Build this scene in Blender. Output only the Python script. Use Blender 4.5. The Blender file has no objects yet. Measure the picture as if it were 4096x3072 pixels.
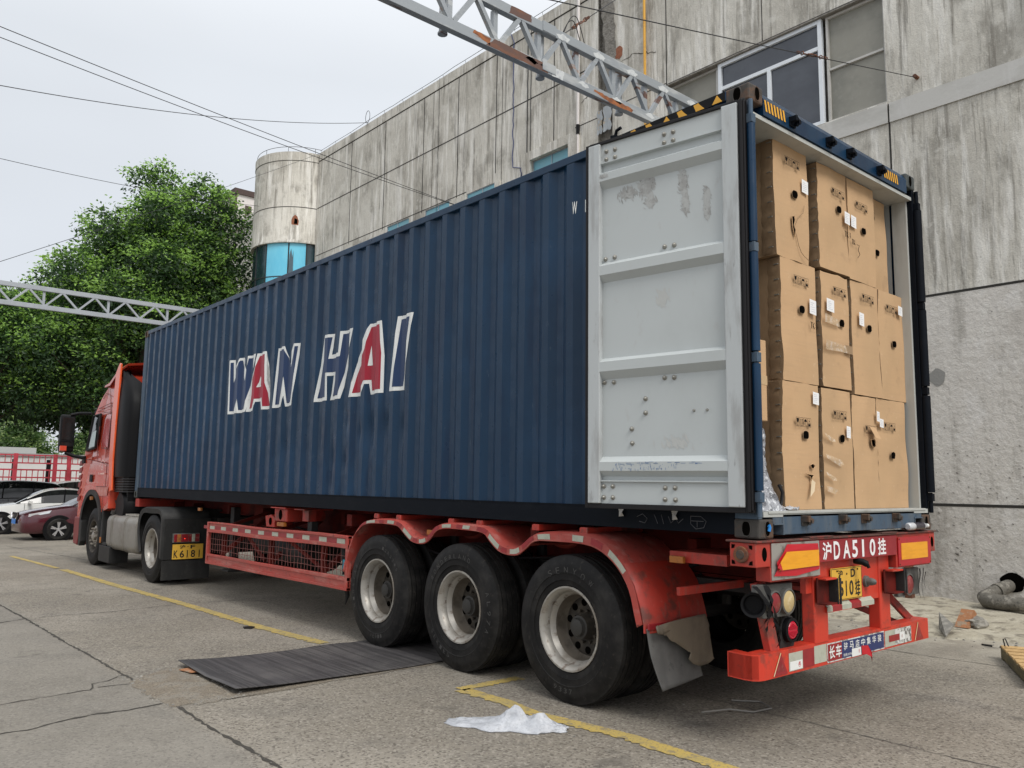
import bpy, bmesh, math, random
from mathutils import Vector, Matrix, noise as mnoise
from math import sin, cos, pi, radians as R
SC = bpy.context.scene
C = SC.collection
# ---------------------------------------------------------------- camera
cam_d = bpy.data.cameras.new('camera'); cam = bpy.data.objects.new('camera', cam_d); C.objects.link(cam)
cam_d.sensor_width = 36.0; cam_d.lens = 3262.88/4096*36; cam_d.clip_start = .05; cam_d.clip_end = 2000
yaw, pit, roll = -.712564417, .122905761, .0136731666
fw = Vector((-sin(yaw)*cos(pit), cos(yaw)*cos(pit), sin(pit))); rt = Vector((cos(yaw), sin(yaw), 0)); up = rt.cross(fw)
r2 = cos(roll)*rt + sin(roll)*up; u2 = -sin(roll)*rt + cos(roll)*up
cam.matrix_world = Matrix(((r2.x, u2.x, -fw.x, -4.36458), (r2.y, u2.y, -fw.y, -2.77092), (r2.z, u2.z, -fw.z, 1.57486), (0, 0, 0, 1)))
SC.camera = cam
# ---------------------------------------------------------------- world: bright overcast sky
SUN_EL, SUN_AZ = R(47), R(190)          # azimuth from +Y clockwise
w = bpy.data.worlds.new('World'); SC.world = w; w.use_nodes = True
nt = w.node_tree; nt.nodes.clear()
out = nt.nodes.new('ShaderNodeOutputWorld'); bg = nt.nodes.new('ShaderNodeBackground')
sky = nt.nodes.new('ShaderNodeTexSky'); sky.sky_type = 'NISHITA'; sky.sun_disc = False
sky.sun_elevation = SUN_EL; sky.sun_rotation = SUN_AZ; sky.dust_density = 5; sky.air_density = 1
tc = nt.nodes.new('ShaderNodeTexCoord'); sep = nt.nodes.new('ShaderNodeSeparateXYZ')
rmp = nt.nodes.new('ShaderNodeValToRGB')
e = rmp.color_ramp.elements
e[0].position = 0; e[0].color = (7.3, 7.55, 8.0, 1)
e[1].position = 1; e[1].color = (15.5, 15.8, 16.2, 1)
for p_, c_ in ((.12, (7.5, 7.9, 8.5, 1)), (.45, (8.25, 8.65, 9.15, 1)), (.62, (11.5, 11.8, 12.2, 1))):
    q_ = rmp.color_ramp.elements.new(p_); q_.color = c_
nz = nt.nodes.new('ShaderNodeTexNoise'); nz.inputs['Scale'].default_value = 1.6; nz.inputs['Detail'].default_value = 3
mr = nt.nodes.new('ShaderNodeMapRange'); mr.inputs['From Min'].default_value = .3; mr.inputs['From Max'].default_value = .7; mr.inputs['To Min'].default_value = .92; mr.inputs['To Max'].default_value = 1.07
mp = nt.nodes.new('ShaderNodeMapping'); mp.inputs['Scale'].default_value = (1, 1, 2.5)
vm = nt.nodes.new('ShaderNodeVectorMath'); vm.operation = 'SCALE'
mix = nt.nodes.new('ShaderNodeMix'); mix.data_type = 'RGBA'; mix.inputs['Factor'].default_value = .9
L = nt.links.new
L(tc.outputs['Generated'], sep.inputs[0]); L(sep.outputs['Z'], rmp.inputs[0])
L(tc.outputs['Generated'], mp.inputs[0]); L(mp.outputs[0], nz.inputs['Vector']); L(nz.outputs['Fac'], mr.inputs['Value'])
L(rmp.outputs['Color'], vm.inputs[0]); L(mr.outputs['Result'], vm.inputs['Scale'])
L(sky.outputs['Color'], mix.inputs['A']); L(vm.outputs[0], mix.inputs['B'])
L(mix.outputs['Result'], bg.inputs['Color']); bg.inputs['Strength'].default_value = .1
L(bg.outputs[0], out.inputs['Surface'])
sd = bpy.data.lights.new('sun', 'SUN'); sd.energy = 2.1; sd.angle = R(26); sd.color = (1, .97, .92)
so = bpy.data.objects.new('sun', sd); C.objects.link(so)
sdir = Vector((sin(SUN_AZ)*cos(SUN_EL), cos(SUN_AZ)*cos(SUN_EL), sin(SUN_EL)))
so.rotation_euler = sdir.to_track_quat('Z', 'Y').to_euler()
SC.view_settings.view_transform = 'Standard'; SC.view_settings.look = 'None'; SC.view_settings.exposure = 0; SC.view_settings.gamma = 1
# ---------------------------------------------------------------- helpers
class MB:
    def __init__(s): s.v = []; s.f = []; s.m = []; s.cm = 0
    def add(s, vs, fs, m=None):
        o = len(s.v); s.v += [tuple(v) for v in vs]
        for f in fs: s.f.append([i+o for i in f]); s.m.append(s.cm if m is None else m)
        return s
    def box(s, x0, x1, y0, y1, z0, z1, m=None):
        if x0 > x1: x0, x1 = x1, x0
        if y0 > y1: y0, y1 = y1, y0
        if z0 > z1: z0, z1 = z1, z0
        return s.add([(x0,y0,z0),(x1,y0,z0),(x1,y1,z0),(x0,y1,z0),(x0,y0,z1),(x1,y0,z1),(x1,y1,z1),(x0,y1,z1)],
            [(3,2,1,0),(4,5,6,7),(0,1,5,4),(1,2,6,5),(2,3,7,6),(3,0,4,7)], m)
    def prism(s, poly, axis, a, b, m=None):
        """poly 2D in the remaining two axes order (x,y,z without axis)"""
        n = len(poly)
        def P(p, t): return (t, p[0], p[1]) if axis == 'x' else (p[0], t, p[1]) if axis == 'y' else (p[0], p[1], t)
        vs = [P(p, a) for p in poly] + [P(p, b) for p in poly]
        fs = [list(range(n))[::-1], list(range(n, 2*n))] + [(i, (i+1) % n, n+(i+1) % n, n+i) for i in range(n)]
        return s.add(vs, fs, m)
    def bar(s, p, q, w, h=None, m=None, upv=(0,0,1)):
        """rectangular bar from p to q; w across, h along up"""
        h = w if h is None else h
        p = Vector(p); q = Vector(q); d = (q-p).normalized(); u = Vector(upv)
        if abs(d.dot(u)) > .98: u = Vector((0,1,0))
        a = d.cross(u).normalized(); u = a.cross(d)
        vs = []
        for c in (p, q):
            for i, j in ((-1,-1),(1,-1),(1,1),(-1,1)): vs.append(c + a*(i*w/2) + u*(j*h/2))
        return s.add(vs, [(3,2,1,0),(4,5,6,7),(0,1,5,4),(1,2,6,5),(2,3,7,6),(3,0,4,7)], m)
    def tube(s, pts, r, n=8, m=None, cap=True, closed=False):
        pts = [Vector(p) for p in pts]; k = len(pts); vs = []; prev = None
        rr = r if isinstance(r, (list, tuple)) else [r]*k
        for i, p in enumerate(pts):
            if closed: d = (pts[(i+1) % k]-pts[i-1])
            else: d = (pts[min(i+1, k-1)]-pts[max(i-1, 0)])
            d.normalize()
            if prev is None:
                u = Vector((0,0,1)) if abs(d.z) < .9 else Vector((1,0,0))
                a = d.cross(u).normalized()
            else:
                a = prev - d*prev.dot(d)
                if a.length < 1e-6: a = d.orthogonal()
                a.normalize()
            prev = a; b = d.cross(a)
            for j in range(n):
                t = 2*pi*j/n; vs.append(p + (a*cos(t) + b*sin(t))*rr[i])
        fs = []
        for i in range(k if closed else k-1):
            for j in range(n):
                i2 = (i+1) % k
                fs.append((i*n+j, i*n+(j+1) % n, i2*n+(j+1) % n, i2*n+j))
        if cap and not closed: fs += [list(range(n))[::-1], list(range((k-1)*n, k*n))]
        return s.add(vs, fs, m)
    def lathe(s, prof, c, axis='x', n=32, m=None, a0=0, a1=2*pi):
        """prof: list of (t along axis, radius)"""
        full = abs(a1-a0-2*pi) < 1e-6; nn = n if full else n+1; vs = []
        for t, r in prof:
            for j in range(nn):
                a = a0 + (a1-a0)*j/n; p, q = r*cos(a), r*sin(a)
                vs.append((c[0]+t, c[1]+p, c[2]+q) if axis == 'x' else (c[0]+p, c[1]+t, c[2]+q) if axis == 'y' else (c[0]+p, c[1]+q, c[2]+t))
        fs = []
        for i in range(len(prof)-1):
            for j in range(n):
                j2 = (j+1) % nn
                fs.append((i*nn+j, i*nn+j2, (i+1)*nn+j2, (i+1)*nn+j))
        return s.add(vs, fs, m)
    def disc(s, c, r, axis='x', n=20, m=None, ry=None):
        ry = ry or r
        vs = []
        for j in range(n):
            a = 2*pi*j/n; p, q = r*cos(a), ry*sin(a)
            vs.append((c[0], c[1]+p, c[2]+q) if axis == 'x' else (c[0]+p, c[1], c[2]+q) if axis == 'y' else (c[0]+p, c[1]+q, c[2]))
        return s.add(vs, [list(range(n))], m)
    def loft(s, secs, m=None, cap=True, closed=True):
        n = len(secs[0]); vs = [p for sec in secs for p in sec]; fs = []
        for i in range(len(secs)-1):
            for j in range(n if closed else n-1):
                j2 = (j+1) % n
                fs.append((i*n+j, i*n+j2, (i+1)*n+j2, (i+1)*n+j))
        if cap: fs += [list(range(n))[::-1], list(range((len(secs)-1)*n, len(secs)*n))]
        return s.add(vs, fs, m)
    def xf(s, M, start=0):
        for i in range(start, len(s.v)): s.v[i] = tuple(M @ Vector(s.v[i]))
        return s
def parent_to(o, parent):
    if parent is not None:
        o.parent = parent; o.matrix_parent_inverse = parent['_w'] and Matrix.Identity(4) if False else INV[parent.name]
INV = {}
def world_inv(name): return INV[name]
def obj(name, mb, mats, parent=None, bevel=0, smooth=None, local=False, label=None):
    me = bpy.data.meshes.new(name); me.from_pydata(mb.v, [], mb.f)
    if not isinstance(mats, (list, tuple)): mats = [mats]
    for x in mats: me.materials.append(x)
    for i, p in enumerate(me.polygons): p.material_index = min(mb.m[i], len(mats)-1)
    bm = bmesh.new(); bm.from_mesh(me); bmesh.ops.recalc_face_normals(bm, faces=bm.faces); bm.to_mesh(me); bm.free()
    if smooth is not None:
        me.polygons.foreach_set('use_smooth', [True]*len(me.polygons)); me.set_sharp_from_angle(angle=R(smooth))
    me.update()
    o = bpy.data.objects.new(name, me); C.objects.link(o)
    if parent is not None:
        o.parent = parent
        if not local: o.matrix_parent_inverse = INV[parent.name]
    INV[o.name] = INV[parent.name] if (parent is not None and not local) else Matrix.Identity(4)
    if parent is not None and not local:
        # children of this object: its own world matrix is identity
        INV[o.name] = Matrix.Identity(4)
    if bevel:
        b = o.modifiers.new('bevel', 'BEVEL'); b.width = bevel; b.segments = 2; b.limit_method = 'ANGLE'; b.angle_limit = R(40); b.harden_normals = False
    if label: o['label'] = label
    return o
def each(name, mb, mats, parent, **k):
    """link every separate piece of mb as an object of its own"""
    par = list(range(len(mb.v)))
    def find(i):
        while par[i] != i: par[i] = par[par[i]]; i = par[i]
        return i
    for f in mb.f:
        for q in f[1:]: par[find(q)] = find(f[0])
    comp = {}
    for f, m in zip(mb.f, mb.m): comp.setdefault(find(f[0]), []).append((f, m))
    out_ = []
    for fs in comp.values():
        ids = sorted({i for f, _ in fs for i in f}); mp_ = {i: j for j, i in enumerate(ids)}
        q = MB(); q.v = [mb.v[i] for i in ids]; q.f = [[mp_[i] for i in f] for f, _ in fs]; q.m = [m for _, m in fs]
        out_.append(obj(name, q, mats, parent, **k))
    return out_
def tag(o, label, cat, group=None):
    o['label'] = label; o['category'] = cat
    if group: o['group'] = group
    return o
def struct(o, kind='structure'):
    o['kind'] = kind; return o
def thing(name, label, cat, loc=(0,0,0), rotz=0, group=None):
    o = bpy.data.objects.new(name, None); C.objects.link(o); o.location = loc; o.rotation_euler = (0,0,rotz); o.empty_display_size = .2
    INV[o.name] = (Matrix.Translation(loc) @ Matrix.Rotation(rotz, 4, 'Z')).inverted()
    return tag(o, label, cat, group)
def copy_tree(o, parent=None):
    c = o.copy(); C.objects.link(c)
    if parent is not None: c.parent = parent
    for ch in list(o.children): copy_tree(ch, c)
    INV[c.name] = INV[o.name]
    return c
# text as mesh pieces laid on a plane: origin o, right vector rx, up vector uz, n = out normal
def text_mb(mb, body, o, rx, uz, h, w=None, m=None, thick=.0015, bold=0, ch_w=None):
    cu = bpy.data.curves.new('t', 'FONT'); cu.body = body; cu.size = 1; cu.offset = bold; cu.resolution_u = 3
    ob = bpy.data.objects.new('t', cu); C.objects.link(ob)
    dg = bpy.context.evaluated_depsgraph_get(); me = bpy.data.meshes.new_from_object(ob.evaluated_get(dg))
    xs = [v.co.x for v in me.vertices]; ys = [v.co.y for v in me.vertices]
    x0, x1, y0, y1 = min(xs), max(xs), min(ys), max(ys); sy = h/(y1-y0); sx = sy if w is None else w/(x1-x0)
    o = Vector(o); rx = Vector(rx); uz = Vector(uz); n = rx.cross(uz)*thick
    mb.add([o + rx*((v.co.x-x0)*sx) + uz*((v.co.y-y0)*sy) + n for v in me.vertices], [list(p.vertices) for p in me.polygons], m)
    bpy.data.objects.remove(ob); bpy.data.curves.remove(cu); bpy.data.meshes.remove(me)
    return (x1-x0)*sx
# ---------------------------------------------------------------- materials
def mat(name, col, rough=.6, metal=0, layers=(), bump=(), coat=0, spec=.5, emit=None, trans=0, alpha=1, sheen=0, rough_var=0):
    """layers: (scale(x,y,z) or s, color, lo, hi, strength, detail); bump: (scale, strength, distance)"""
    m = bpy.data.materials.new(name); m.use_nodes = True; t = m.node_tree; b = t.nodes['Principled BSDF']; ln = t.links.new
    b.inputs['Base Color'].default_value = (*col, 1); b.inputs['Roughness'].default_value = rough; b.inputs['Metallic'].default_value = metal
    b.inputs['Coat Weight'].default_value = coat; b.inputs['Coat Roughness'].default_value = .08
    b.inputs['Specular IOR Level'].default_value = spec; b.inputs['Transmission Weight'].default_value = trans; b.inputs['Alpha'].default_value = alpha
    if emit: b.inputs['Emission Color'].default_value = (*emit[:3], 1); b.inputs['Emission Strength'].default_value = emit[3]
    def coords(scale):
        tcn = t.nodes.new('ShaderNodeTexCoord'); mpn = t.nodes.new('ShaderNodeMapping')
        mpn.inputs['Scale'].default_value = scale if isinstance(scale, (tuple, list)) else (scale,)*3
        ln(tcn.outputs['Object'], mpn.inputs[0]); return mpn.outputs[0]
    cur = None
    for i, ly in enumerate(layers):
        sc, c2, lo, hi, st = ly[:5]; det = ly[5] if len(ly) > 5 else 6
        n = t.nodes.new('ShaderNodeTexNoise'); n.inputs['Scale'].default_value = 1; n.inputs['Detail'].default_value = det; n.inputs['Roughness'].default_value = .62
        mpv = coords(sc)
        mpv.node.inputs['Location'].default_value = (i*7.3+1.7, i*3.1, i*5.9)
        ln(mpv, n.inputs['Vector'])
        r = t.nodes.new('ShaderNodeMapRange'); r.inputs['From Min'].default_value = lo; r.inputs['From Max'].default_value = hi; r.inputs['To Max'].default_value = st; r.interpolation_type = 'SMOOTHSTEP'
        ln(n.outputs['Fac'], r.inputs['Value'])
        mx = t.nodes.new('ShaderNodeMix'); mx.data_type = 'RGBA'; ln(r.outputs['Result'], mx.inputs['Factor'])
        if cur is None: mx.inputs['A'].default_value = (*col, 1)
        else: ln(cur, mx.inputs['A'])
        mx.inputs['B'].default_value = (*c2, 1); cur = mx.outputs['Result']
    if cur is not None: ln(cur, b.inputs['Base Color'])
    if rough_var:
        n = t.nodes.new('ShaderNodeTexNoise'); n.inputs['Scale'].default_value = 1; ln(coords(9), n.inputs['Vector'])
        r = t.nodes.new('ShaderNodeMapRange'); r.inputs['To Min'].default_value = max(0, rough-rough_var); r.inputs['To Max'].default_value = min(1, rough+rough_var)
        r.inputs['From Min'].default_value = .3; r.inputs['From Max'].default_value = .7
        ln(n.outputs['Fac'], r.inputs['Value']); ln(r.outputs['Result'], b.inputs['Roughness'])
    prev = None
    for sc, st, dist in bump:
        n = t.nodes.new('ShaderNodeTexNoise'); n.inputs['Scale'].default_value = 1; n.inputs['Detail'].default_value = 5; ln(coords(sc), n.inputs['Vector'])
        bp = t.nodes.new('ShaderNodeBump'); bp.inputs['Strength'].default_value = st; bp.inputs['Distance'].default_value = dist
        ln(n.outputs['Fac'], bp.inputs['Height'])
        if prev: ln(prev, bp.inputs['Normal'])
        prev = bp.outputs[0]
    if prev: ln(prev, b.inputs['Normal'])
    return m
RED = (.42, .036, .022)
M = {}
M['concrete'] = mat('weathered_concrete_wall', (.63,.605,.54), .9, layers=[
    ((.3,.3,.45), (.47,.445,.39), .42, .6, .8), ((1.5,1.5,1.0), (.29,.272,.235), .5, .64, .7), ((4.5,4.5,.5), (.84,.82,.765), .49, .65, .7), ((9,9,.5), (.17,.155,.13), .53, .7, .7), ((24,24,1.3), (.16,.145,.12), .55, .7, .5),
    ((2.2,2.2,2.6), (.70,.68,.62), .55, .68, .55), ((28,28,9), (.75,.72,.65), .56, .7, .45), (55, (.2,.185,.16), .54, .72, .5)], bump=[((11,11,4), .7, .03), (40, .5, .012)])
M['concrete_low'] = mat('grey_lower_concrete', (.63,.60,.555), .9, layers=[
    ((.5,.5,.5), (.44,.41,.37), .42, .6, .8), ((3,3,.5), (.30,.28,.245), .5, .68, .65), ((11,11,8), (.7,.68,.63), .54, .68, .6), ((1.5,1.5,1.2), (.72,.7,.67), .5, .65, .6), ((20,20,14), (.14,.13,.115), .66, .72, .75), (55, (.3,.28,.25), .52, .74, .5)], bump=[(12, .6, .03), (50, .5, .012)])
M['band'] = mat('smooth_cement_band', (.55,.54,.51), .85, layers=[((1,1,3), (.42,.41,.38), .45, .65, .6), ((6,6,1), (.64,.63,.61), .5, .7, .5)], bump=[(20, .3, .008)])
M['joint'] = mat('dark_joint', (.03,.028,.025), .95)
M['plaster_grey'] = mat('rough_grey_mortar', (.24,.225,.2), .95, layers=[(9, (.14,.13,.11), .45, .65, .7)], bump=[(22, .9, .03)])
M['brick'] = mat('exposed_brick', (.30,.115,.06), .9, layers=[(14, (.25,.09,.05), .4, .6, .8)], bump=[(25, .6, .02)])
M['alu'] = mat('white_aluminium', (.78,.82,.86), .4, .0, layers=[(6, (.6,.62,.64), .5, .75, .4)])
M['glass_dark'] = mat('dark_window_glass', (.055,.062,.078), .12, spec=.7, layers=[((1.2,1.2,2), (.09,.1,.12), .4, .7, .6)])
M['board'] = mat('weathered_board', (.3,.29,.25), .6, layers=[((.9,.9,1.4), (.2,.2,.175), .4, .65, .8), (8, (.35,.34,.3), .5, .7, .4)], spec=.4)
M['glass_blue'] = mat('blue_film_glass', (.1,.42,.62), .22, spec=.6, layers=[((1,1,.8), (.16,.5,.68), .35, .7, .6)])
M['glass_teal'] = mat('dusty_teal_glass', (.17,.42,.52), .5, layers=[(2, (.2,.4,.46), .4, .6, .6)])
M['darkframe'] = mat('dark_metal_frame', (.03,.032,.035), .5)
M['galv'] = mat('grey_painted_steel', (.36,.4,.45), .5, .3, layers=[((2.5,9,9), (.58,.6,.6), .52, .62, .7), ((1.3,6,6), (.16,.05,.02), .6, .66, .85)], rough_var=.1)
M['galv2'] = mat('clean_grey_steel', (.37,.40,.43), .5, .2, layers=[(4, (.30,.325,.35), .4, .7, .6)])
M['rust'] = mat('rusted_steel', (.12,.05,.03), .85, layers=[(12, (.22,.08,.03), .45, .65, .8), (40, (.06,.03,.02), .5, .7, .6)], bump=[(40, .4, .004)])
M['navy'] = mat('navy_container_paint', (.005,.029,.068), .36, coat=0, spec=.34, layers=[((3,.5,1.1), (.009,.043,.10), .42, .68, .7), ((5,5,.9), (.003,.018,.05), .5, .66, .7), ((30,30,7), (.09,.12,.15), .66, .74, .55), ((14,14,3), (.09,.06,.045), .72, .76, .6)], bump=[((3,2,.9), .25, .012)], rough_var=.1)
M['navyrail'] = mat('dark_rail_paint', (.004,.006,.010), .6, spec=.1, layers=[((3,3,6), (.009,.011,.015), .5, .7, .6), (20, (.05,.05,.05), .66, .74, .5)])
M['navydirt'] = mat('worn_navy_sill', (.05,.085,.13), .65, layers=[((9,9,2), (.1,.12,.14), .45, .65, .7), ((5,5,3), (.085,.06,.045), .56, .7, .8), (30, (.03,.04,.05), .55, .7, .5)])
M['casting'] = mat('rusty_corner_casting', (.06,.055,.05), .7, .2, layers=[(7, (.13,.07,.04), .45, .6, .8), (30, (.04,.035,.03), .5, .7, .6)], bump=[(40, .35, .003)])
M['casting2'] = mat('grey_corner_casting', (.06,.07,.07), .6, .2, layers=[(9, (.09,.08,.06), .5, .65, .6)])
M['doorgrey'] = mat('pale_grey_door_paint', (.47,.50,.50), .42, layers=[((1,1.4,1), (.41,.435,.43), .4, .7, .6), ((9,9,5), (.42,.42,.41), .6, .72, .5)], rough_var=.08)
M['doorstile'] = mat('scuffed_grey_stile', (.45,.475,.48), .5, layers=[((8,8,1.6), (.29,.29,.285), .46, .64, .7), ((30,30,6), (.2,.2,.2), .62, .72, .6)])
M['inner'] = mat('grey_container_lining', (.42,.43,.41), .6, layers=[((5,5,1), (.28,.27,.24), .5, .7, .6)])
M['scuff'] = mat('grey_scuff', (.33,.33,.32), .8, layers=[(14, (.43,.44,.43), .42, .58, .9), (40, (.2,.2,.19), .56, .66, .7)])
M['rubber'] = mat('black_rubber', (.010,.009,.010), .55, spec=.3)
M['bolt'] = mat('bolt_steel', (.3,.29,.26), .4, .6)
M['hazard'] = mat('hazard_yellow', (.75,.38,.03), .5, layers=[(30, (.4,.2,.03), .6, .7, .6)])
M['white'] = mat('white_paint', (.75,.76,.74), .5, layers=[(25, (.5,.5,.48), .64, .72, .5)])
M['ltrred'] = mat('crimson_paint', (.33,.004,.022), .4)
M['ltrblue'] = mat('deep_blue_paint', (.006,.028,.095), .38)
def carton_mat():
    m = mat('cardboard', (.53,.34,.185), .85, layers=[((1.5,1.5,.8), (.47,.31,.17), .4, .65, .8), ((3,3,60), (.46,.3,.17), .45, .7, .4), (6, (.40,.26,.145), .58, .72, .6), (26, (.62,.44,.28), .62, .72, .4)], bump=[((4,4,90), .12, .002), (7, .25, .01)])
    return m
M['carton'] = carton_mat()
M['carton2'] = mat('shaded_cardboard_side', (.3,.2,.115), .85, layers=[((1.5,1.5,.8), (.22,.145,.085), .4, .65, .7)], bump=[((80,80,4), .15, .002), (6, .35, .02)])  # darker copy of the cardboard, shade of the side faces painted in
M['ink'] = mat('black_print_ink', (.008,.007,.007), .9, spec=.1)
M['hole'] = mat('dark_hole', (.004,.0035,.003), 1, spec=0)
M['paper'] = mat('white_paper_label', (.8,.8,.8), .7, layers=[((20,20,60), (.55,.57,.6), .58, .7, .5)])
M['tape'] = mat('clear_packing_tape', (.56,.42,.27), .22, alpha=.6, layers=[(30, (.75,.68,.6), .5, .62, .8)], bump=[(40, .5, .004)])
M['red'] = mat('red_chassis_paint', RED, .52, layers=[((3,3,3), (.28,.035,.025), .42, .66, .8), (6, (.11,.04,.03), .5, .66, .85), ((22,22,5), (.2,.09,.07), .56, .7, .6), ((30,30,8), (.5,.2,.16), .62, .74, .4)], rough_var=.1)
M['redbright'] = mat('bright_red_bumper_paint', (.58,.042,.02), .42, layers=[((3,3,3), (.48,.042,.024), .42, .66, .8), (7, (.24,.045,.03), .54, .68, .75), ((30,30,6), (.55,.22,.16), .64, .74, .4)])
M['reddust'] = mat('dusty_red_guard_paint', (.42,.06,.045), .5, layers=[((2,2,3), (.34,.065,.052), .42, .66, .8), ((9,2,9), (.45,.18,.15), .5, .68, .7), (20, (.1,.04,.035), .56, .68, .6), (16, (.22,.05,.04), .64, .74, .5)])
M['redrust'] = mat('rusty_red_deck', (.1,.045,.035), .75, layers=[(8, (.28,.04,.03), .5, .62, .8), (40, (.05,.03,.025), .5, .7, .5)])
M['redshade'] = mat('shaded_red_chassis', (.13,.012,.008), .75, spec=.2, layers=[(4, (.05,.01,.008), .42, .62, .8)])  # darker copy of the red, underbody shade painted in
M['black'] = mat('grimy_black_steel', (.012,.011,.011), .7, layers=[(6, (.03,.027,.025), .5, .7, .6)])
M['tyre'] = mat('tyre_rubber', (.010,.0095,.0095), .62, spec=.2, layers=[((4,4,4), (.032,.03,.028), .42, .66, .8), (26, (.06,.053,.045), .56, .74, .55)], bump=[(60, .15, .002)])
M['tyredeep'] = mat('tyre_groove', (.008,.008,.008), .8)
M['rim'] = mat('dusty_steel_rim', (.38,.36,.325), .42, .35, layers=[(4, (.22,.19,.155), .42, .62, .85), (16, (.14,.10,.075), .55, .68, .8)], rough_var=.12)
M['rimdark'] = mat('dirty_rim_disc', (.045,.038,.03), .75, .1, layers=[(8, (.09,.073,.055), .45, .65, .8), (25, (.035,.03,.025), .5, .7, .6)])
M['hub'] = mat('greasy_hub', (.05,.047,.043), .6, .3)
M['reflwhite'] = mat('dull_white_reflector', (.44,.45,.37), .45, layers=[(18, (.34,.35,.28), .45, .65, .6)])
M['reflred'] = mat('red_reflector', (.3,.02,.025), .4, layers=[(18, (.2,.015,.02), .45, .65, .6)])
M['signred'] = mat('sign_red', (.5,.008,.02), .35)
M['orange'] = mat('orange_reflector', (.82,.36,.012), .35, layers=[((6,6,30), (.7,.28,.01), .45, .6, .5)])
M['plateyel'] = mat('plate_yellow', (.72,.42,.05), .45, layers=[(10, (.62,.36,.06), .4, .7, .6)])
M['plateink'] = mat('plate_black', (.012,.011,.01), .6)
M['lampred'] = mat('red_lamp_lens', (.22,.015,.02), .3, layers=[(20, (.3,.12,.1), .5, .65, .6)])
M['lampbright'] = mat('bright_red_lamp_lens', (.5,.01,.035), .25)
M['lampamb'] = mat('dusty_amber_lens', (.5,.38,.18), .45, layers=[(16, (.6,.5,.32), .5, .65, .7)])
M['amber'] = mat('amber_marker', (.38,.13,.02), .5, layers=[(14,(.2,.08,.03),.45,.62,.8)])
M['greyplastic'] = mat('dusty_grey_plastic', (.085,.085,.08), .6, layers=[(7, (.14,.135,.125), .45, .65, .7)])
M['blackplastic'] = mat('black_plastic', (.007,.007,.008), .5, spec=.14)
M['muddark'] = mat('matt_dark_mudguard', (.022,.022,.022), .55, spec=.22, layers=[((3,3,1.5), (.045,.044,.042), .45, .65, .7), (20, (.07,.065,.058), .6, .74, .5)])
M['flap'] = mat('grey_rubber_flap', (.1,.1,.098), .6, layers=[((4,4,3), (.15,.15,.145), .42, .65, .8), (20, (.05,.05,.05), .6, .7, .5)])
M['flap2'] = mat('muddy_rubber_flap', (.2,.165,.12), .75, layers=[((4,4,3), (.13,.11,.085), .42, .65, .8)])
M['cab'] = mat('orange_red_cab_paint', (.52,.055,.024), .25, coat=.6, layers=[((1.2,1.2,1.2), (.5,.06,.03), .42, .66, .7)])
M['tank'] = mat('dusty_aluminium_tank', (.27,.255,.23), .45, .35, layers=[((3,3,3), (.2,.18,.155), .42, .66, .8), (20, (.36,.34,.3), .6, .75, .5)], rough_var=.1)
M['navysign'] = mat('sign_navy', (.02,.035,.13), .4, layers=[(14, (.1,.12,.2), .6, .7, .5)])
M['peeled'] = mat('peeled_sticker', (.6,.6,.57), .6, layers=[(22, (.12,.11,.1), .48, .56, .9)])
M['stencil'] = mat('worn_white_stencil', (.8,.78,.78), .6, layers=[(16, (.6,.3,.3), .58, .7, .5)])
M['maroonpanel'] = mat('maroon_panel', (.26,.012,.02), .42, layers=[(5, (.35,.03,.03), .45, .65, .6)])
M['yellow'] = mat('worn_yellow_road_paint', (.46,.335,.09), .88, layers=[(3, (.36,.285,.11), .42, .62, .8), (14, (.22,.185,.12), .52, .62, .8), (60, (.19,.16,.11), .53, .62, .7)], bump=[(60, .3, .004)])
M['mat'] = mat('dark_embossed_mat', (.062,.057,.058), .6, layers=[((1.3,1.3,2), (.10,.093,.09), .42, .62, .8), ((26,.6,3), (.022,.02,.021), .44, .58, .75), (9, (.12,.11,.1), .6, .74, .5)], bump=[((110,4,8), .8, .006), ((90,40,8), .4, .004)])
M['dirt'] = mat('brown_grit', (.225,.19,.145), .95, layers=[(5, (.26,.235,.195), .45, .6, .9), (25, (.33,.28,.21), .5, .68, .7), (70, (.1,.08,.06), .5, .66, .8)], bump=[(50, 1, .03)])
M['wire'] = mat('black_cable', (.012,.012,.013), .6)
M['bark'] = mat('tree_bark', (.07,.055,.04), .9, bump=[((10,10,2), .6, .03)])
M['wood'] = mat('pallet_wood', (.55,.36,.16), .8, layers=[((3,30,30), (.42,.26,.11), .42, .65, .8)], bump=[((3,40,40), .3, .004)])
M['woodold'] = mat('mouldy_pallet_wood', (.13,.11,.055), .9, layers=[((4,4,20), (.22,.17,.08), .45, .65, .8), (30, (.05,.045,.03), .5, .65, .7)], bump=[(30, .5, .01)])
M['pipe'] = mat('grimy_pipe', (.13,.12,.1), .75, layers=[(8, (.3,.28,.24), .5, .62, .7), (30, (.05,.045,.04), .5, .65, .7)], bump=[(30, .6, .01)])
M['rubble'] = mat('rubble', (.2,.19,.17), .95, layers=[(9, (.36,.34,.3), .45, .62, .7)], bump=[(25, .7, .02)])
M['rubblebrick'] = mat('brick_rubble', (.33,.15,.07), .95, layers=[(9, (.28,.24,.18), .5, .65, .8)], bump=[(25, .7, .02)])
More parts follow.
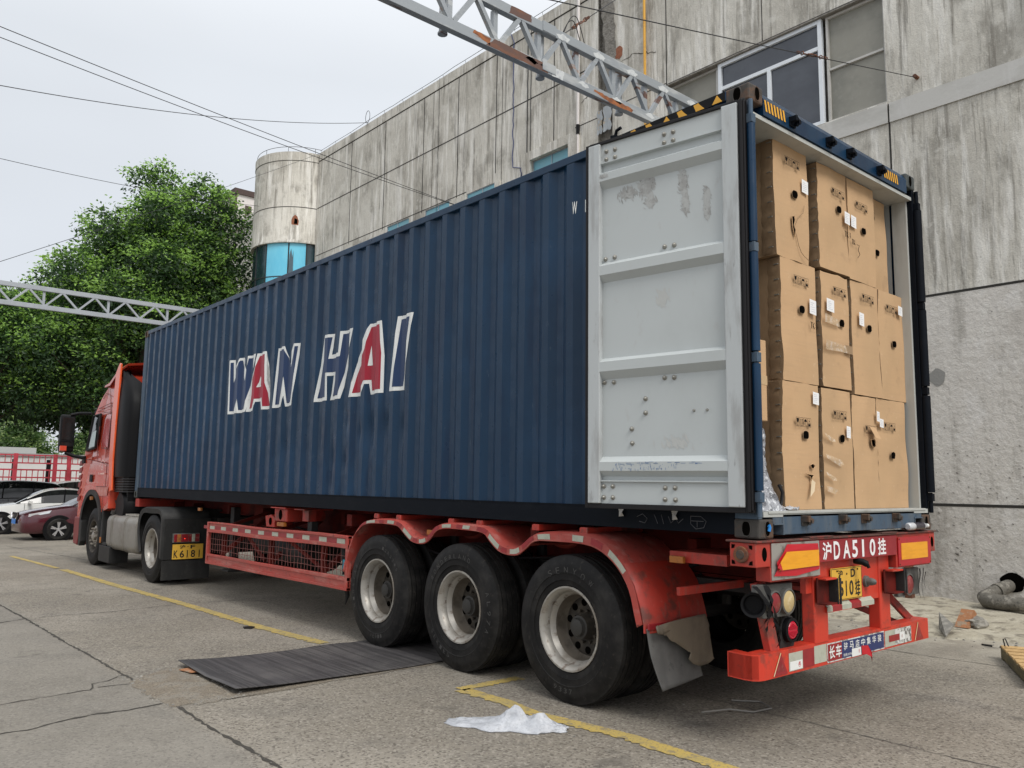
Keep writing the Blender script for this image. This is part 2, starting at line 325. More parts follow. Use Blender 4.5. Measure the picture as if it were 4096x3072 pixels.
# ================================================================ SETTING
def hgt(y):
    """the far end of the yard falls away slightly"""
    for (a, za), (b, zb) in zip(YH[:-1], YH[1:]):
        if a <= y <= b: return za+(zb-za)*(y-a)/(b-a)
    return 0
YH = [(-400,0),(13.5,0),(22,-.17),(30,-.22),(600,-.22)]
def ground_mat():
    m = bpy.data.materials.new('worn_concrete_yard'); m.use_nodes = True; t = m.node_tree; ln = t.links.new; b = t.nodes['Principled BSDF']
    tcn = t.nodes.new('ShaderNodeTexCoord')
    def nz(sc, det=6, ro=.6, off=0):
        mpn = t.nodes.new('ShaderNodeMapping'); mpn.inputs['Scale'].default_value = sc if isinstance(sc, tuple) else (sc,)*3; mpn.inputs['Location'].default_value = (off, off*.7, 0)
        ln(tcn.outputs['Object'], mpn.inputs[0]); n = t.nodes.new('ShaderNodeTexNoise'); n.inputs['Scale'].default_value = 1; n.inputs['Detail'].default_value = det; n.inputs['Roughness'].default_value = ro
        ln(mpn.outputs[0], n.inputs['Vector']); return n.outputs['Fac']
    def rng(v, lo, hi, a=0, c=1):
        r = t.nodes.new('ShaderNodeMapRange'); r.interpolation_type = 'SMOOTHSTEP'; r.inputs['From Min'].default_value = lo; r.inputs['From Max'].default_value = hi
        r.inputs['To Min'].default_value = a; r.inputs['To Max'].default_value = c; ln(v, r.inputs['Value']); return r.outputs['Result']
    def mx(f, a, c):
        n = t.nodes.new('ShaderNodeMix'); n.data_type = 'RGBA'
        ln(f, n.inputs['Factor'])
        for k, q in (('A', a), ('B', c)):
            if isinstance(q, tuple): n.inputs[k].default_value = (*q, 1)
            else: ln(q, n.inputs[k])
        return n.outputs['Result']
    c = mx(rng(nz(.35), .4, .65), (.215,.19,.152), (.298,.268,.222))
    c = mx(rng(nz(1.3, off=3), .45, .68, 0, .8), c, (.185,.166,.138))
    c = mx(rng(nz(22, off=4), .5, .7, 0, .4), c, (.3,.275,.23))
    c = mx(rng(nz(34, off=6), .52, .7, 0, .55), c, (.10,.088,.072))
    c = mx(rng(nz((.6,.25,1), off=9), .58, .72, 0, .6), c, (.12,.11,.1))
    # exposed aggregate: pale and dark stones
    v = t.nodes.new('ShaderNodeTexVoronoi'); v.inputs['Scale'].default_value = 70; ln(tcn.outputs['Object'], v.inputs['Vector'])
    sepc = t.nodes.new('ShaderNodeSeparateColor'); ln(v.outputs['Color'], sepc.inputs[0])
    c = mx(rng(sepc.outputs[0], .8, .88, 0, .45), c, (.42,.385,.33))
    c = mx(rng(sepc.outputs[1], .8, .88, 0, .65), c, (.075,.06,.048))
    v2 = t.nodes.new('ShaderNodeTexVoronoi'); v2.inputs['Scale'].default_value = 26; ln(tcn.outputs['Object'], v2.inputs['Vector'])
    sep2 = t.nodes.new('ShaderNodeSeparateColor'); ln(v2.outputs['Color'], sep2.inputs[0])
    sm = t.nodes.new('ShaderNodeMath'); sm.operation = 'MULTIPLY'; ln(rng(sep2.outputs[0], .9, .93), sm.inputs[0]); ln(rng(v2.outputs['Distance'], .3, .12), sm.inputs[1])
    c = mx(sm.outputs[0], c, (.08,.07,.06))
    # patches: left bays smoother and greyer; near the wall paler
    sx = t.nodes.new('ShaderNodeSeparateXYZ'); ln(tcn.outputs['Object'], sx.inputs[0])
    c = mx(rng(sx.outputs['X'], -2.2, -2.35, 0, .55), c, mx(rng(nz(2.2, off=5), .4, .65), (.222,.207,.18), (.18,.168,.146)))
    c = mx(rng(sx.outputs['X'], 3.2, 5.2, 0, .75), c, mx(rng(nz((2.2,2.2,2), off=7), .42, .62), (.42,.385,.315), (.28,.25,.2)))
    # faint oil drips under the trailer
    c = mx(rng(nz(2.1, off=13), .60, .70, 0, .6), c, (.09,.08,.068))
    c = mx(rng(nz(160, 2), .5, .75, 0, .3), c, (.1,.09,.075))
    ln(c, b.inputs['Base Color']); b.inputs['Roughness'].default_value = .88
    bp = t.nodes.new('ShaderNodeBump'); bp.inputs['Strength'].default_value = .8; bp.inputs['Distance'].default_value = .012; ln(nz(55), bp.inputs['Height'])
    bp2 = t.nodes.new('ShaderNodeBump'); bp2.inputs['Strength'].default_value = .45; bp2.inputs['Distance'].default_value = .03; ln(nz(4), bp2.inputs['Height']); ln(bp.outputs[0], bp2.inputs['Normal'])
    ln(bp2.outputs[0], b.inputs['Normal'])
    return m
M['ground'] = ground_mat()
g = MB(); g.add([(x, y, z) for y, z in YH for x in (-400,400)], [(2*i,2*i+1,2*i+3,2*i+2) for i in range(len(YH)-1)]); struct(obj('ground', g, M['ground']))
# joints and cracks in the slabs: jagged dark ribbons
def ribbon(pts, w0, z=.004, seed=1, step=.05, jit=.012, wj=.6, flat=True):
    rnd = random.Random(seed); P = []
    for (a, b) in zip(pts[:-1], pts[1:]):
        a = Vector((*a, 0)); b = Vector((*b, 0)); n = max(1, int((b-a).length/step))
        for i in range(n): P.append(a.lerp(b, i/n) + Vector((rnd.uniform(-jit, jit), rnd.uniform(-jit, jit), 0)))
    P.append(Vector((*pts[-1], 0))); mb = MB(); vs = []
    for i, p in enumerate(P):
        d = (P[min(i+1, len(P)-1)]-P[max(i-1, 0)]).normalized(); n = Vector((-d.y, d.x, 0))
        ww = w0*(1+wj*rnd.uniform(-1, 1))/2; zz = z+(hgt(p.y) if flat else 0); vs += [p+n*ww+Vector((0,0,zz)), p-n*ww*rnd.uniform(.6,1.3)+Vector((0,0,zz))]
    mb.add(vs, [(2*i, 2*i+1, 2*i+3, 2*i+2) for i in range(len(P)-1)]); return mb
M['crack'] = mat('dark_crack', (.045,.04,.033), .95, layers=[(30, (.1,.09,.07), .5, .65, .6)])
M['crackdirt'] = mat('earthy_joint_filling', (.13,.11,.08), .95, layers=[(25, (.05,.045,.035), .45, .6, .8)])
M['thincrack'] = mat('filled_joint', (.1,.092,.078), .95, layers=[(18, (.2,.18,.155), .45, .62, .8)])
for i, (pts, wd, jt, mk) in enumerate([
    ([(-2.37,12),(-2.34,9.26),(-2.30,7.95),(-2.28,6.13),(-2.25,5.27),(-2.24,4.45),(-2.22,4.1)], .022, .007, 'crack'),
    ([(-2.22,3.27),(-2.23,2.73),(-2.22,2.18),(-2.21,1.67),(-2.2,-3)], .024, .007, 'crack'),
    ([(-2.3,7.95),(-1.87,7.98),(-1.41,7.92),(-1,8),(-.53,8.09),(.4,8.0)], .02, .012, 'thincrack'),
    ([(-5,7.9),(-3.4,7.85),(-2.6,7.8),(-2.3,7.95)], .02, .012, 'crack'),
    ([(-7,4.05),(-3.19,4.03),(-2.82,4.09),(-2.57,4.11),(-2.52,4.29),(-2.4,4.33),(-2.25,4.46)], .012, .012, 'crack'),
    ([(-2.51,4.15),(-2.37,4.13),(-2.24,4.12)], .01, .008, 'crack'),
    ([(-8,3.3),(-3.31,3.28),(-3.13,3.27),(-2.89,3.37),(-2.69,3.39),(-2.52,3.36),(-2.28,3.39)], .02, .012, 'crack'),
    ([(.9,3.2),(.95,.44),(.97,-.09),(.96,-.63),(.99,-1.08),(1,-4)], .014, .006, 'thincrack'),
    ([(3.9,3.2),(3.95,.66),(3.97,.42),(4.01,.12),(4.0,-3)], .012, .006, 'thincrack'),
    ([(-6,16.4),(1,16.1),(9,16)], .03, .01, 'thincrack'), ([(-.2,22),(.1,16),(.2,12)], .03, .01, 'thincrack')]):
    struct(obj('joint', ribbon(pts, wd, seed=i, jit=jt, z=.003), M[mk]))
dt = MB()
def blob(pts, z, seed, sub=6, jit=.03):
    rnd = random.Random(seed); P = []
    n = len(pts)
    for i in range(n):
        a = Vector(pts[i]); b = Vector(pts[(i+1) % n])
        for k in range(sub): P.append(a.lerp(b, k/sub) + Vector((rnd.uniform(-jit, jit), rnd.uniform(-jit, jit))))
    return [(p.x, p.y, z) for p in P]
b_ = blob([(-2.26,4.18),(-1.96,4.46),(-1.77,4.5),(-1.76,3.95),(-1.76,3.28),(-2.0,3.2),(-2.26,3.26),(-2.3,3.6)], .0025, 3)
cpt = (sum(p[0] for p in b_)/len(b_), sum(p[1] for p in b_)/len(b_), .03)
dt.add(b_ + [cpt], [(i, (i+1) % len(b_), len(b_)) for i in range(len(b_))])
struct(obj('gritty_patch', dt, M['dirt']))
d2 = MB(); b_ = blob([(-1.9,3.2),(-1,3.24),(.3,3.25),(.3,3.33),(-1.0,3.34),(-1.9,3.34)], .003, 8, jit=.02); d2.add(b_, [list(range(len(b_)))]); struct(obj('gritty_edge', d2, M['dirt']))
# small stones and grit on the yard
rnd = random.Random(5); st = MB()
def stone(mb, x, y, s, rnd):
    vs = []
    for dx, dy, dz in ((-1,-1,0),(1,-1,0),(1,1,0),(-1,1,0),(-.6,-.6,1),(.6,-.5,1.2),(.5,.6,.9),(-.6,.5,1)):
        vs.append((x+dx*s*rnd.uniform(.6,1.1), y+dy*s*rnd.uniform(.6,1.1), dz*s*rnd.uniform(.5,1)))
    mb.add(vs, [(3,2,1,0),(4,5,6,7),(0,1,5,4),(1,2,6,5),(2,3,7,6),(3,0,4,7)])
for i in range(260): stone(st, rnd.uniform(-2.3,-1.72), rnd.uniform(3.2,4.5), rnd.uniform(.003,.014), rnd)
for i in range(420):
    stone(st, rnd.uniform(-4.5,6), rnd.uniform(-1.8,14), rnd.uniform(.002,.009), rnd)
for i in range(160): stone(st, rnd.gauss(-2.23,.05), rnd.uniform(1,6), rnd.uniform(.002,.007), rnd)
for i in range(250): stone(st, rnd.uniform(4.8,7.9), rnd.uniform(-.5,3), rnd.uniform(.004,.02), rnd)
struct(obj('loose_grit', st, M['rubble']), 'stuff')
# yellow paint lines
def paint(pts, w0, seed):
    return ribbon(pts, w0, z=.0045, seed=seed, step=.03, jit=.0015, wj=.07)
for i, (pts, wd) in enumerate([([(-.82,17.6),(-.78,13.6)], .1), ([(-.76,13.3),(-.66,10.6),(-.5,7.9),(-.44,5.9),(-.33,4.68)], .135),
     ([(-.36,2.4),(-.34,1.9),(-.38,1.58),(-.26,.8),(-.27,-.2),(-.27,-2.5)], .13), ([(-.37,2.42),(.25,2.42)], .11), ([(-6,17.9),(-1.5,17.7)], .08)]):
    struct(obj('painted_line', paint(pts, wd, 40+i), M['yellow']))
# ---------------------------------------------------------------- factory building
bld = thing('factory_building', 'weathered grey concrete factory with a round glazed stair tower behind the container lorry', 'building', (8,6,0))
W = MB()      # slots: 0 concrete 1 low 2 band 3 joint
ys = [-9, .3, 2.62, 3.6, 6.92, 8.39, 8.8, 9.63, 10.9, 12.25, 13.43, 14.12, 15.3, 16.1, 17.25, 21.75]
holes = [(2.62,6.92,7.63,9.5),(9.63,10.9,7.5,9.14),(12.25,13.43,7.5,9.02),(14.12,15.3,7.5,9.05),(16.1,17.25,7.5,9.05)]
zc = [-.4, 1.375, 4.43, 7.27, 7.5, 7.63, 9.02, 9.05, 9.14, 9.5, 10.72, 12.38]
for ya, yb in zip(ys[:-1], ys[1:]):
    for za, zb in zip(zc[:-1], zc[1:]):
        if any(h[0] <= ya+.001 and yb <= h[1]+.001 and h[2] <= za+.001 and zb <= h[3]+.001 for h in holes): continue
        x0 = 8.0; m_ = 1 if zb <= 4.44 else 0
        if 8.38 < ya < 8.5 and za >= 4.4: x0 = 8.12; m_ = 4      # broken out plaster channel
        W.add([(x0,ya,za),(x0,yb,za),(x0,yb,zb),(x0,ya,zb)], [(0,3,2,1)], m_)
# hole reveals
for (ya, yb, za, zb) in holes:
    for q in ([(8,ya,za),(8,yb,za),(8.3,yb,za),(8.3,ya,za)], [(8,ya,zb),(8.3,ya,zb),(8.3,yb,zb),(8,yb,zb)], [(8,ya,za),(8.3,ya,za),(8.3,ya,zb),(8,ya,zb)], [(8,yb,za),(8,yb,zb),(8.3,yb,zb),(8.3,yb,za)]):
        W.add(q, [(0,1,2,3)], 4)  # reveals in darker mortar, recess shade painted in
W.add([(8,8.39,4.43),(8.12,8.39,4.43),(8.12,8.39,12.38),(8,8.39,12.38)], [(0,1,2,3)], 4)
W.add([(8,8.8,4.43),(8.12,8.8,4.43),(8.12,8.8,12.38),(8,8.8,12.38)], [(0,1,2,3)], 4)
# joints: vertical and horizontal dark grooves, drawn slightly irregular
def jbox(y0, z0, y1, z1, wd=.022): 
    if abs(y1-y0) > abs(z1-z0): W.box(7.996, 8.0, min(y0,y1), max(y0,y1), z0-wd/2, z0+wd/2, 3)
    else: W.box(7.9955, 8.0, y0-wd/2, y0+wd/2, min(z0,z1), max(z0,z1), 3)
for y in (19.5,17.5,15.47,13.87,12.28,10.19): jbox(y, 9.02 if y not in (12.28,10.19) else 9.25, y, 12.36, .025)
jbox(12.05, 7, 12.05, 12.36, .012); jbox(15.02, 9.05, 15.02, 12.36, .01)
jbox(6.94, 9.55, 6.94, 12.36, .02); jbox(4.78, 9.56, 4.78, 12.36, .014); jbox(2.6, 4.45, 2.6, 7.58, .026)
jbox(8.8, 10.73, 21.7, 10.73, .028); jbox(6.94, 9.58, 8.39, 9.58, .018); jbox(13.45, 9.08, 21.7, 9.08, .022); jbox(8.8, 9.5, 9.5, 9.5, .018)
jbox(-9, 4.43, 8.39, 4.43, .035); jbox(-9, 1.375, 8.39, 1.375, .04); jbox(8.8, 12.385, 21.7, 12.385, .03)
# smooth cement band under the big window, continuing to the right
W.box(7.97, 7.9945, 2.615, 8.39, 7.27, 7.6, 2); W.box(7.975, 7.9945, -9, 2.585, 7.27, 7.585, 2)
W.box(7.9, 8.0, 9.35, 9.63, 7.0, 9.36, 0); W.box(7.9, 8.0, 10.9, 11.12, 7.0, 9.36, 0); W.box(7.9, 8.0, 9.63, 10.9, 9.145, 9.36, 0)
W.box(7.95, 8, 12.05, 12.25, 7, 8.99, 0); W.box(7.95, 8, 13.43, 14.12, 7, 9.0, 0)
W.box(7.975, 8.0, 2.6, 6.95, 9.502, 9.53, 4); W.box(7.985, 8.0, 2.6, 6.95, 9.535, 9.55, 3)  # dark strips paint the shadow line at the big window's top
wall = obj('wall', W, [M['concrete'], M['concrete_low'], M['band'], M['joint'], M['plaster_grey']], bld)
p = MB(); p.box(7.985, 8.45, -9, 21.7, 12.385+.015, 12.67)
rnd = random.Random(2)
obj('parapet', p, M['concrete'], bld)
core = MB(); core.box(8.3, 20, -9, 25.4, -.4, 12.3); core.box(8.9, 20, 25.4, 41, -.4, 12.3); core.box(8.8, 9.3, 25.4, 41, 12.3, 12.62)
obj('building_block', core, M['concrete'], bld)
sh = MB(); sh.box(9.45, 12.5, 32.6, 36, 12.62, 14.55, 0); sh.box(9.35, 12.6, 32.5, 36.1, 14.55, 14.8, 1)
sh.box(9.42, 9.452, 33.2, 33.28, 12.62, 14.55, 1); sh.box(9.42, 9.5, 32.56, 32.66, 12.62, 14.55, 1); sh.box(10.5, 10.58, 32.57, 32.6, 12.62, 14.55, 1); sh.box(9.9, 10.2, 32.57, 32.6, 13.3, 14.1, 1)
obj('rooftop_hut', sh, [mat('off_white_hut', (.62,.58,.56), .7), mat('brown_trim', (.06,.035,.03), .7)], bld)
# broken plaster: irregular rough edge, brick patch, bent sheet metal cover
def poly_slab(pts, x0, x1, seed, jit, mkey, name, sub=4):
    q = blob(pts, 0, seed, sub, jit); mb = MB(); mb.prism([(a, b) for a, b, _ in q], 'x', x0, x1); return obj(name, mb, M[mkey], bld)
poly_slab([(8.5,12.36),(8.36,12.0),(8.3,11.4),(8.27,10.75),(8.3,10.3),(8.42,10.05),(8.55,10.3),(8.6,10.9),(8.66,11.6),(8.74,12.36)], 7.988, 8.11, 4, .03, 'plaster_grey', 'rough_plaster', 5)
poly_slab([(8.28,10.86),(8.16,10.9),(8.09,10.78),(8.13,10.62),(8.2,10.6),(8.3,10.66)], 7.99, 8.02, 9, .015, 'brick', 'exposed_brick', 3)
for pts, s in (([(8.6,10.3),(8.56,9.8),(8.6,9.3)], 3), ([(8.72,11.9),(8.66,11.0),(8.78,10.4)], 5), ([(8.3,10.5),(7.8,10.55),(7.2,10.35)], 9), ([(9.3,10.0),(9.0,10.2),(8.82,10.15)], 19)):
    r_ = ribbon(pts, .014, z=0, seed=s, jit=.02, flat=False); v = MB(); v.add([(7.9935 if s in (9,19) else 7.985, a, b) for a, b, _ in r_.v], r_.f); obj('crack', v, M['crack'], bld)
sm_ = MB()
for (a0, b0, a1, b1) in ((8.8,9.62,8.66,9.1),(8.62,9.66,8.4,9.12)):
    vs = []; n = 6
    for i in range(n+1):
        for j in range(5):
            y = a0+(a1-a0)*j/4; z = b0+(b1-b0)*i/n; vs.append((7.97-.018*sin(i*1.7+j*2)-.03*(i == n)*(j in (0,4)), y+.01*sin(i*2.1), z-.03*(i == n)*abs(j-2)/2))
    sm_.add(vs, [(i*5+j, i*5+j+1, (i+1)*5+j+1, (i+1)*5+j) for i in range(n) for j in range(4)])
obj('crumpled_sheet_cover', sm_, mat('crumpled_sheet', (.36,.38,.39), .45, .3, layers=[(9, (.45,.35,.22), .55, .65, .8)]), bld, smooth=60)
# small round wall marks
pm = MB()
for (y, z, r_) in ((2.08,3.21,.12),): 
    q = [(y+r_*cos(a)*(1+.15*sin(3*a+1)), z+r_*sin(a)*(1+.12*cos(4*a))) for a in [2*pi*i/22 for i in range(22)]]; pm.prism(q, 'x', 7.994, 8.0)
obj('mortar_patch', pm, mat('grey_mortar_patch', (.27,.265,.25), .95, bump=[(40,.5,.01)]), bld)
ck = MB()
rnd = random.Random(77)
for i in range(260):
    y = rnd.uniform(-1.5, 2.5); z = rnd.gauss(1.75, .33) if i % 3 else rnd.uniform(.4, 1.3); s = rnd.uniform(.003, .013)*(1 if i % 9 else 1.7)
    if abs(z-1.375) < .04: continue
    q = [(y+s*rnd.uniform(.7,1.8)*cos(a), z+s*rnd.uniform(.5,1)*sin(a)+s*.5*cos(a)) for a in (0,1.2,2.3,3.3,4.3,5.4)]; ck.prism(q, 'x', 7.9955, 8.0)
obj('pitted_plaster', ck, mat('dark_chip', (.22,.205,.185), .95), bld)
# windows
def window(y0, y1, z0, z1, x=8.1, frame='darkframe', glass='glass_teal', mull=(), trans=(), fw_=.05, glasses=None):
    f = MB(); d_ = .04 if fw_ > .02 else .012; f.box(x-d_, x+.04, y0, y0+fw_, z0, z1); f.box(x-d_, x+.04, y1-fw_, y1, z0, z1); f.box(x-d_+.002, x+.04, y0+fw_, y1-fw_, z0, z0+fw_); f.box(x-d_+.002, x+.04, y0+fw_, y1-fw_, z1-fw_, z1)
    for a in mull: f.box(x-d_+.004, x+.03, a[0]-fw_/2, a[0]+fw_/2, a[1], a[2])
    for a in trans: f.box(x-.03, x+.03, a[1], a[2], a[0]-fw_/2, a[0]+fw_/2)
    o = obj('window', f, M[frame], bld, bevel=.004)
    p_ = MB(); p_.add([(x+.01,y0,z0),(x+.01,y1,z0),(x+.01,y1,z1),(x+.01,y0,z1)], [(0,1,2,3)]); obj('pane', p_, M[glass], o)
    return o
window(10.9-1.27, 10.9, 7.5, 9.14, 8.02, mull=[(10.27,7.5,9.14)], fw_=.018, frame='galv')
window(12.25, 13.43, 7.5, 9.02, 8.02, mull=[(12.8,7.5,9.02)], fw_=.018, frame='galv')
window(14.12, 15.3, 7.5, 9.05, 8.02, mull=[(14.7,7.5,9.05)], fw_=.018, frame='galv')
window(16.1, 17.25, 7.5, 9.05, 8.02, mull=[(16.7,7.5,9.05)], fw_=.018, frame='galv')
window(3.68, 5.75, 7.63, 9.5, 8.06, 'alu', 'glass_dark', mull=[(4.69,7.68,8.97)], trans=[(9.0,3.73,5.70)], fw_=.07)
window(2.62, 3.62, 7.63, 9.5, 8.1, 'band', 'board', trans=[(8.56,2.67,3.57)], fw_=.04)
window(5.8, 6.92, 7.63, 9.5, 8.13, 'band', 'board', fw_=.04)
# stair tower: half round bay
TW = MB(); c0 = (8.3, 23.42, 0); A0, A1 = R(-265), R(-78)
TW.lathe([(9.5,1.60),(9.5,1.69),(9.56,1.69),(9.62,1.66),(12.36,1.66),(12.36,1.675),(12.66,1.68),(12.66,1.4)], c0, 'z', 48, 0, A0, A1)
TW.lathe([(10.72,1.664),(10.745,1.664)], c0, 'z', 48, 1, A0, A1); TW.lathe([(12.345,1.664),(12.36,1.677)], c0, 'z', 48, 1, A0, A1)
tb_ = MB(); tb_.lathe([(-.4,1.66),(4.4,1.66),(4.4,1.5)], c0, 'z', 48, 0, A0, A1); obj('tower_base', tb_, M['concrete'], bld, smooth=35)
tw = obj('stair_tower', TW, [M['concrete'], M['joint']], bld, smooth=35)
M['glass_cyan'] = mat('sky_reflection_glass', (.13,.56,.78), .15, spec=.8, layers=[((1.4,1.4,.7), (.2,.66,.84), .4, .65, .7)])  # blue film glass with the sky's reflection painted in
M['glass_deep'] = mat('tree_reflection_glass', (.015,.035,.045), .1, spec=.8, layers=[((2,2,.8), (.03,.07,.085), .45, .6, .7)])  # dark panes: reflection of the trees painted into the glass colour
for (a, b, k) in ((-265,-180,'glass_deep'),(-180,-159.6,'glass_deep'),(-159.6,-130,'glass_cyan'),(-130,-109.3,'glass_cyan'),(-109.3,-78,'glass_deep')):
    for (za, zb) in ((4.4,8.36),(8.36,9.5)):
        q = MB(); q.lathe([(za,1.6),(zb,1.6)], c0, 'z', 8, 0, R(a), R(b)); obj('tower_pane', q, M[k], tw, smooth=40)
fr = MB()
for a in (-180,-159.6,-130,-109.3): 
    fr.bar((8.3+1.605*cos(R(a)), 23.42+1.605*sin(R(a)), 4.4), (8.3+1.605*cos(R(a)), 23.42+1.605*sin(R(a)), 9.5), .035, .03)
fr.lathe([(8.345,1.6),(8.345,1.612),(8.375,1.612),(8.375,1.6)], c0, 'z', 48, 0, A0, A1)
obj('tower_frame', fr, M['darkframe'], tw)
sd_ = MB()
pa = lambda a, z, r=1.612: (8.3+r*cos(R(a)), 23.42+r*sin(R(a)), z)
sd_.add([pa(-129.5,8.38), pa(-124,8.38), pa(-124.2,9.25), pa(-125.2,9.0), pa(-127,9.3), pa(-128.6,9.1)], [range(6)]); obj('broken_glass_shard', sd_, mat('dusty_shard', (.08,.13,.16), .4), tw)
bh = MB(); q = [(-127.8,10.12),(-120,10.1),(-119.6,10.25),(-121.5,10.4),(-124,10.46),(-126.8,10.38),(-127.9,10.28)]
bh.add([pa(a, z, 1.664) for a, z in q], [range(7)], 0); bh.add([pa(a, z, 1.667) for a, z in ((-125,10.14),(-121,10.14),(-121.2,10.3),(-124.5,10.34))], [range(4)], 1)
obj('wall_opening', bh, [M['brick'], M['hole']], tw)
# lightning strip on the parapet
lr = MB(); rnd = random.Random(4)
P_ = [(7.98, 21.6-i*.5, 12.745+rnd.uniform(-.015,.02)) for i in range(62)]
lr.tube(P_, .007, 5)
for i in range(0, 62, 2): lr.tube([P_[i], (P_[i][0]+.03, P_[i][1], 12.66)], .006, 4)
arc = [(8.3+1.62*cos(R(a)), 23.42+1.62*sin(R(a)), 12.85) for a in range(-200, -88, 8)]
lr.tube(arc, .009, 5)
for i in range(0, len(arc), 4): lr.tube([arc[i], (arc[i][0], arc[i][1], 12.66)], .008, 4)
obj('lightning_strip', lr, M['wire'], bld)
# pipes and cords on the wall
def wtube(name, pts, r, mkey, label, cat, n=8):
    mb = MB(); mb.tube(pts, r, n); return tag(obj(name, mb, M[mkey] if isinstance(mkey, str) else mkey, smooth=50), label, cat)
wp = thing('downpipe', 'thin white plastic pipe running down the concrete wall beside the broken plaster strip', 'pipe', (7.95,9.34,7))
mb = MB(); mb.tube([(7.93,9.34,12.75),(7.93,9.35,9.45)], .032, 10); mb.tube([(7.93,9.35,9.3),(7.93,9.36,6.5)], .028, 10); obj('pipe', mb, mat('white_pvc', (.72,.68,.66), .5), wp, smooth=50)
mb = MB(); mb.tube([(7.93,9.35,9.5),(7.93,9.35,9.28)], .042, 10); obj('coupling', mb, M['blackplastic'], wp, smooth=50)
M['gasyellow'] = mat('yellow_gas_pipe_paint', (.72,.38,.04), .5, layers=[(8, (.55,.28,.05), .5, .7, .6)])
wtube('gas_pipe', [(7.94,7.46,12.9),(7.94,7.45,10.7),(7.94,7.44,8.6),(7.94,7.42,6.2)], .028, 'gasyellow', 'yellow painted gas pipe fixed upright on the concrete wall', 'pipe', 10)
def wob(y, z0, z1, s, a=.02):
    rnd = random.Random(s); n = 24; return [(7.985, y+rnd.uniform(-a,a)+.12*sin(i/n*5+s)*a*3, z0+(z1-z0)*i/n) for i in range(n+1)]
wtube('blue_rope', [(7.98,11.75,12.72)]+wob(11.62,12.4,9.2,1)+wob(11.3,9.1,7.6,2), .011, mat('blue_cord', (.03,.05,.16), .6), 'thin blue cord hanging down the concrete wall left of the twin dark cables', 'cord', 5)
cg = 'dark cables hanging on the wall'
wtube('hanging_cable', wob(11.1,12.7,7.4,3,.006), .012, 'wire', 'left one of the two straight dark cables fixed down the concrete wall', 'cable', 5)['group'] = cg
wtube('hanging_cable', wob(10.98,12.7,7.3,5,.006), .009, 'wire', 'right one of the two straight dark cables fixed down the concrete wall', 'cable', 5)['group'] = cg
wtube('hanging_wire', wob(14.75,12.7,8.6,7,.02), .006, 'wire', 'thin loose wire hanging down the wall above the third small window', 'wire', 4)
wtube('drainpipe', [(7.93,.56,7.9),(7.93,.56,13)], .05, 'wire', 'dark drainpipe at the far right edge of the upper wall', 'pipe', 8)
dr = MB(); dr.box(7.95,8.0,3.05,3.12,0,1.15); dr.box(7.9,7.95,3.0,3.2,0,.02)
# steel post at wall seen behind the trailer
ps = thing('steel_post', 'rusty grey steel post standing against the wall behind the trailer lamps', 'post', (7.7,2.55,0))
mb = MB(); mb.box(7.62,7.72,2.42,2.52,0,1.35,0); mb.box(7.66,7.9,2.52,2.56,0,1.35,1); obj('post', mb, [M['rust'], M['galv']], ps)
mb = MB(); mb.box(7.7,7.8,2.3,2.42,.72,.84); obj('lug', mb, M['rust'], ps)
# drain pipe in the ground at right
dp = thing('drain_pipe', 'thick grimy grey drain pipe bending out of a hole at the foot of the wall', 'pipe', (7.4,1.4,0))
mb = MB(); mb.tube([(8.2,1.25,.36),(7.9,1.33,.3),(7.68,1.4,.24),(7.5,1.43,.19),(7.4,1.37,.17),(7.38,1.25,.165),(7.4,.9,.165),(7.44,.3,.165),(7.5,-3,.165)], [.085,.085,.085,.095,.1,.1,.085,.085,.085], 16); obj('pipe', mb, M['pipe'], dp, smooth=60)
mb = MB(); mb.tube([(7.8,1.35,.275),(7.75,1.37,.26)], .1, 16); mb.tube([(7.385,1.2,.165),(7.39,1.12,.165)], .1, 16); each('collar', mb, M['pipe'], dp, smooth=50)
mb = MB(); mb.prism([(1.25+.15*cos(a)*(1+.1*sin(5*a)), .37+.13*sin(a)) for a in [2*pi*i/20 for i in range(20)]], 'x', 7.99, 8.0); obj('wall_hole', mb, M['hole'], dp)
# rough raised slab and rubble by the wall
rs = MB(); rnd = random.Random(12); nx, ny = 26, 40; vs = []
for i in range(nx+1):
    for j in range(ny+1):
        x = 5.35+(8.02-5.35)*i/nx; y = -4+8.5*j/ny
        if i == 0: x += .12*mnoise.noise(Vector((y*2.1,3,0)))+(-.35 if .85<y<1.2 else 0)
        z = .012+.05*min(1, (x-5.2)/1.5)+.022*mnoise.noise(Vector((x*2.5,y*2.5,1)))+.01*mnoise.noise(Vector((x*9,y*9,2)))
        if i == 0: z = -.005
        vs.append((x, y, z))
rs.add(vs, [(i*(ny+1)+j, (i+1)*(ny+1)+j, (i+1)*(ny+1)+j+1, i*(ny+1)+j+1) for i in range(nx) for j in range(ny)])
M['roughslab'] = mat('broken_pale_screed', (.36,.325,.25), .95, layers=[((2.2,2.2,2), (.45,.415,.33), .42, .62, .8), (5, (.15,.13,.1), .5, .64, .85), (22, (.6,.57,.48), .58, .7, .5)], bump=[(12,.6,.04),(40,.5,.01)])
struct(obj('rough_slab', rs, M['roughslab'], smooth=60))
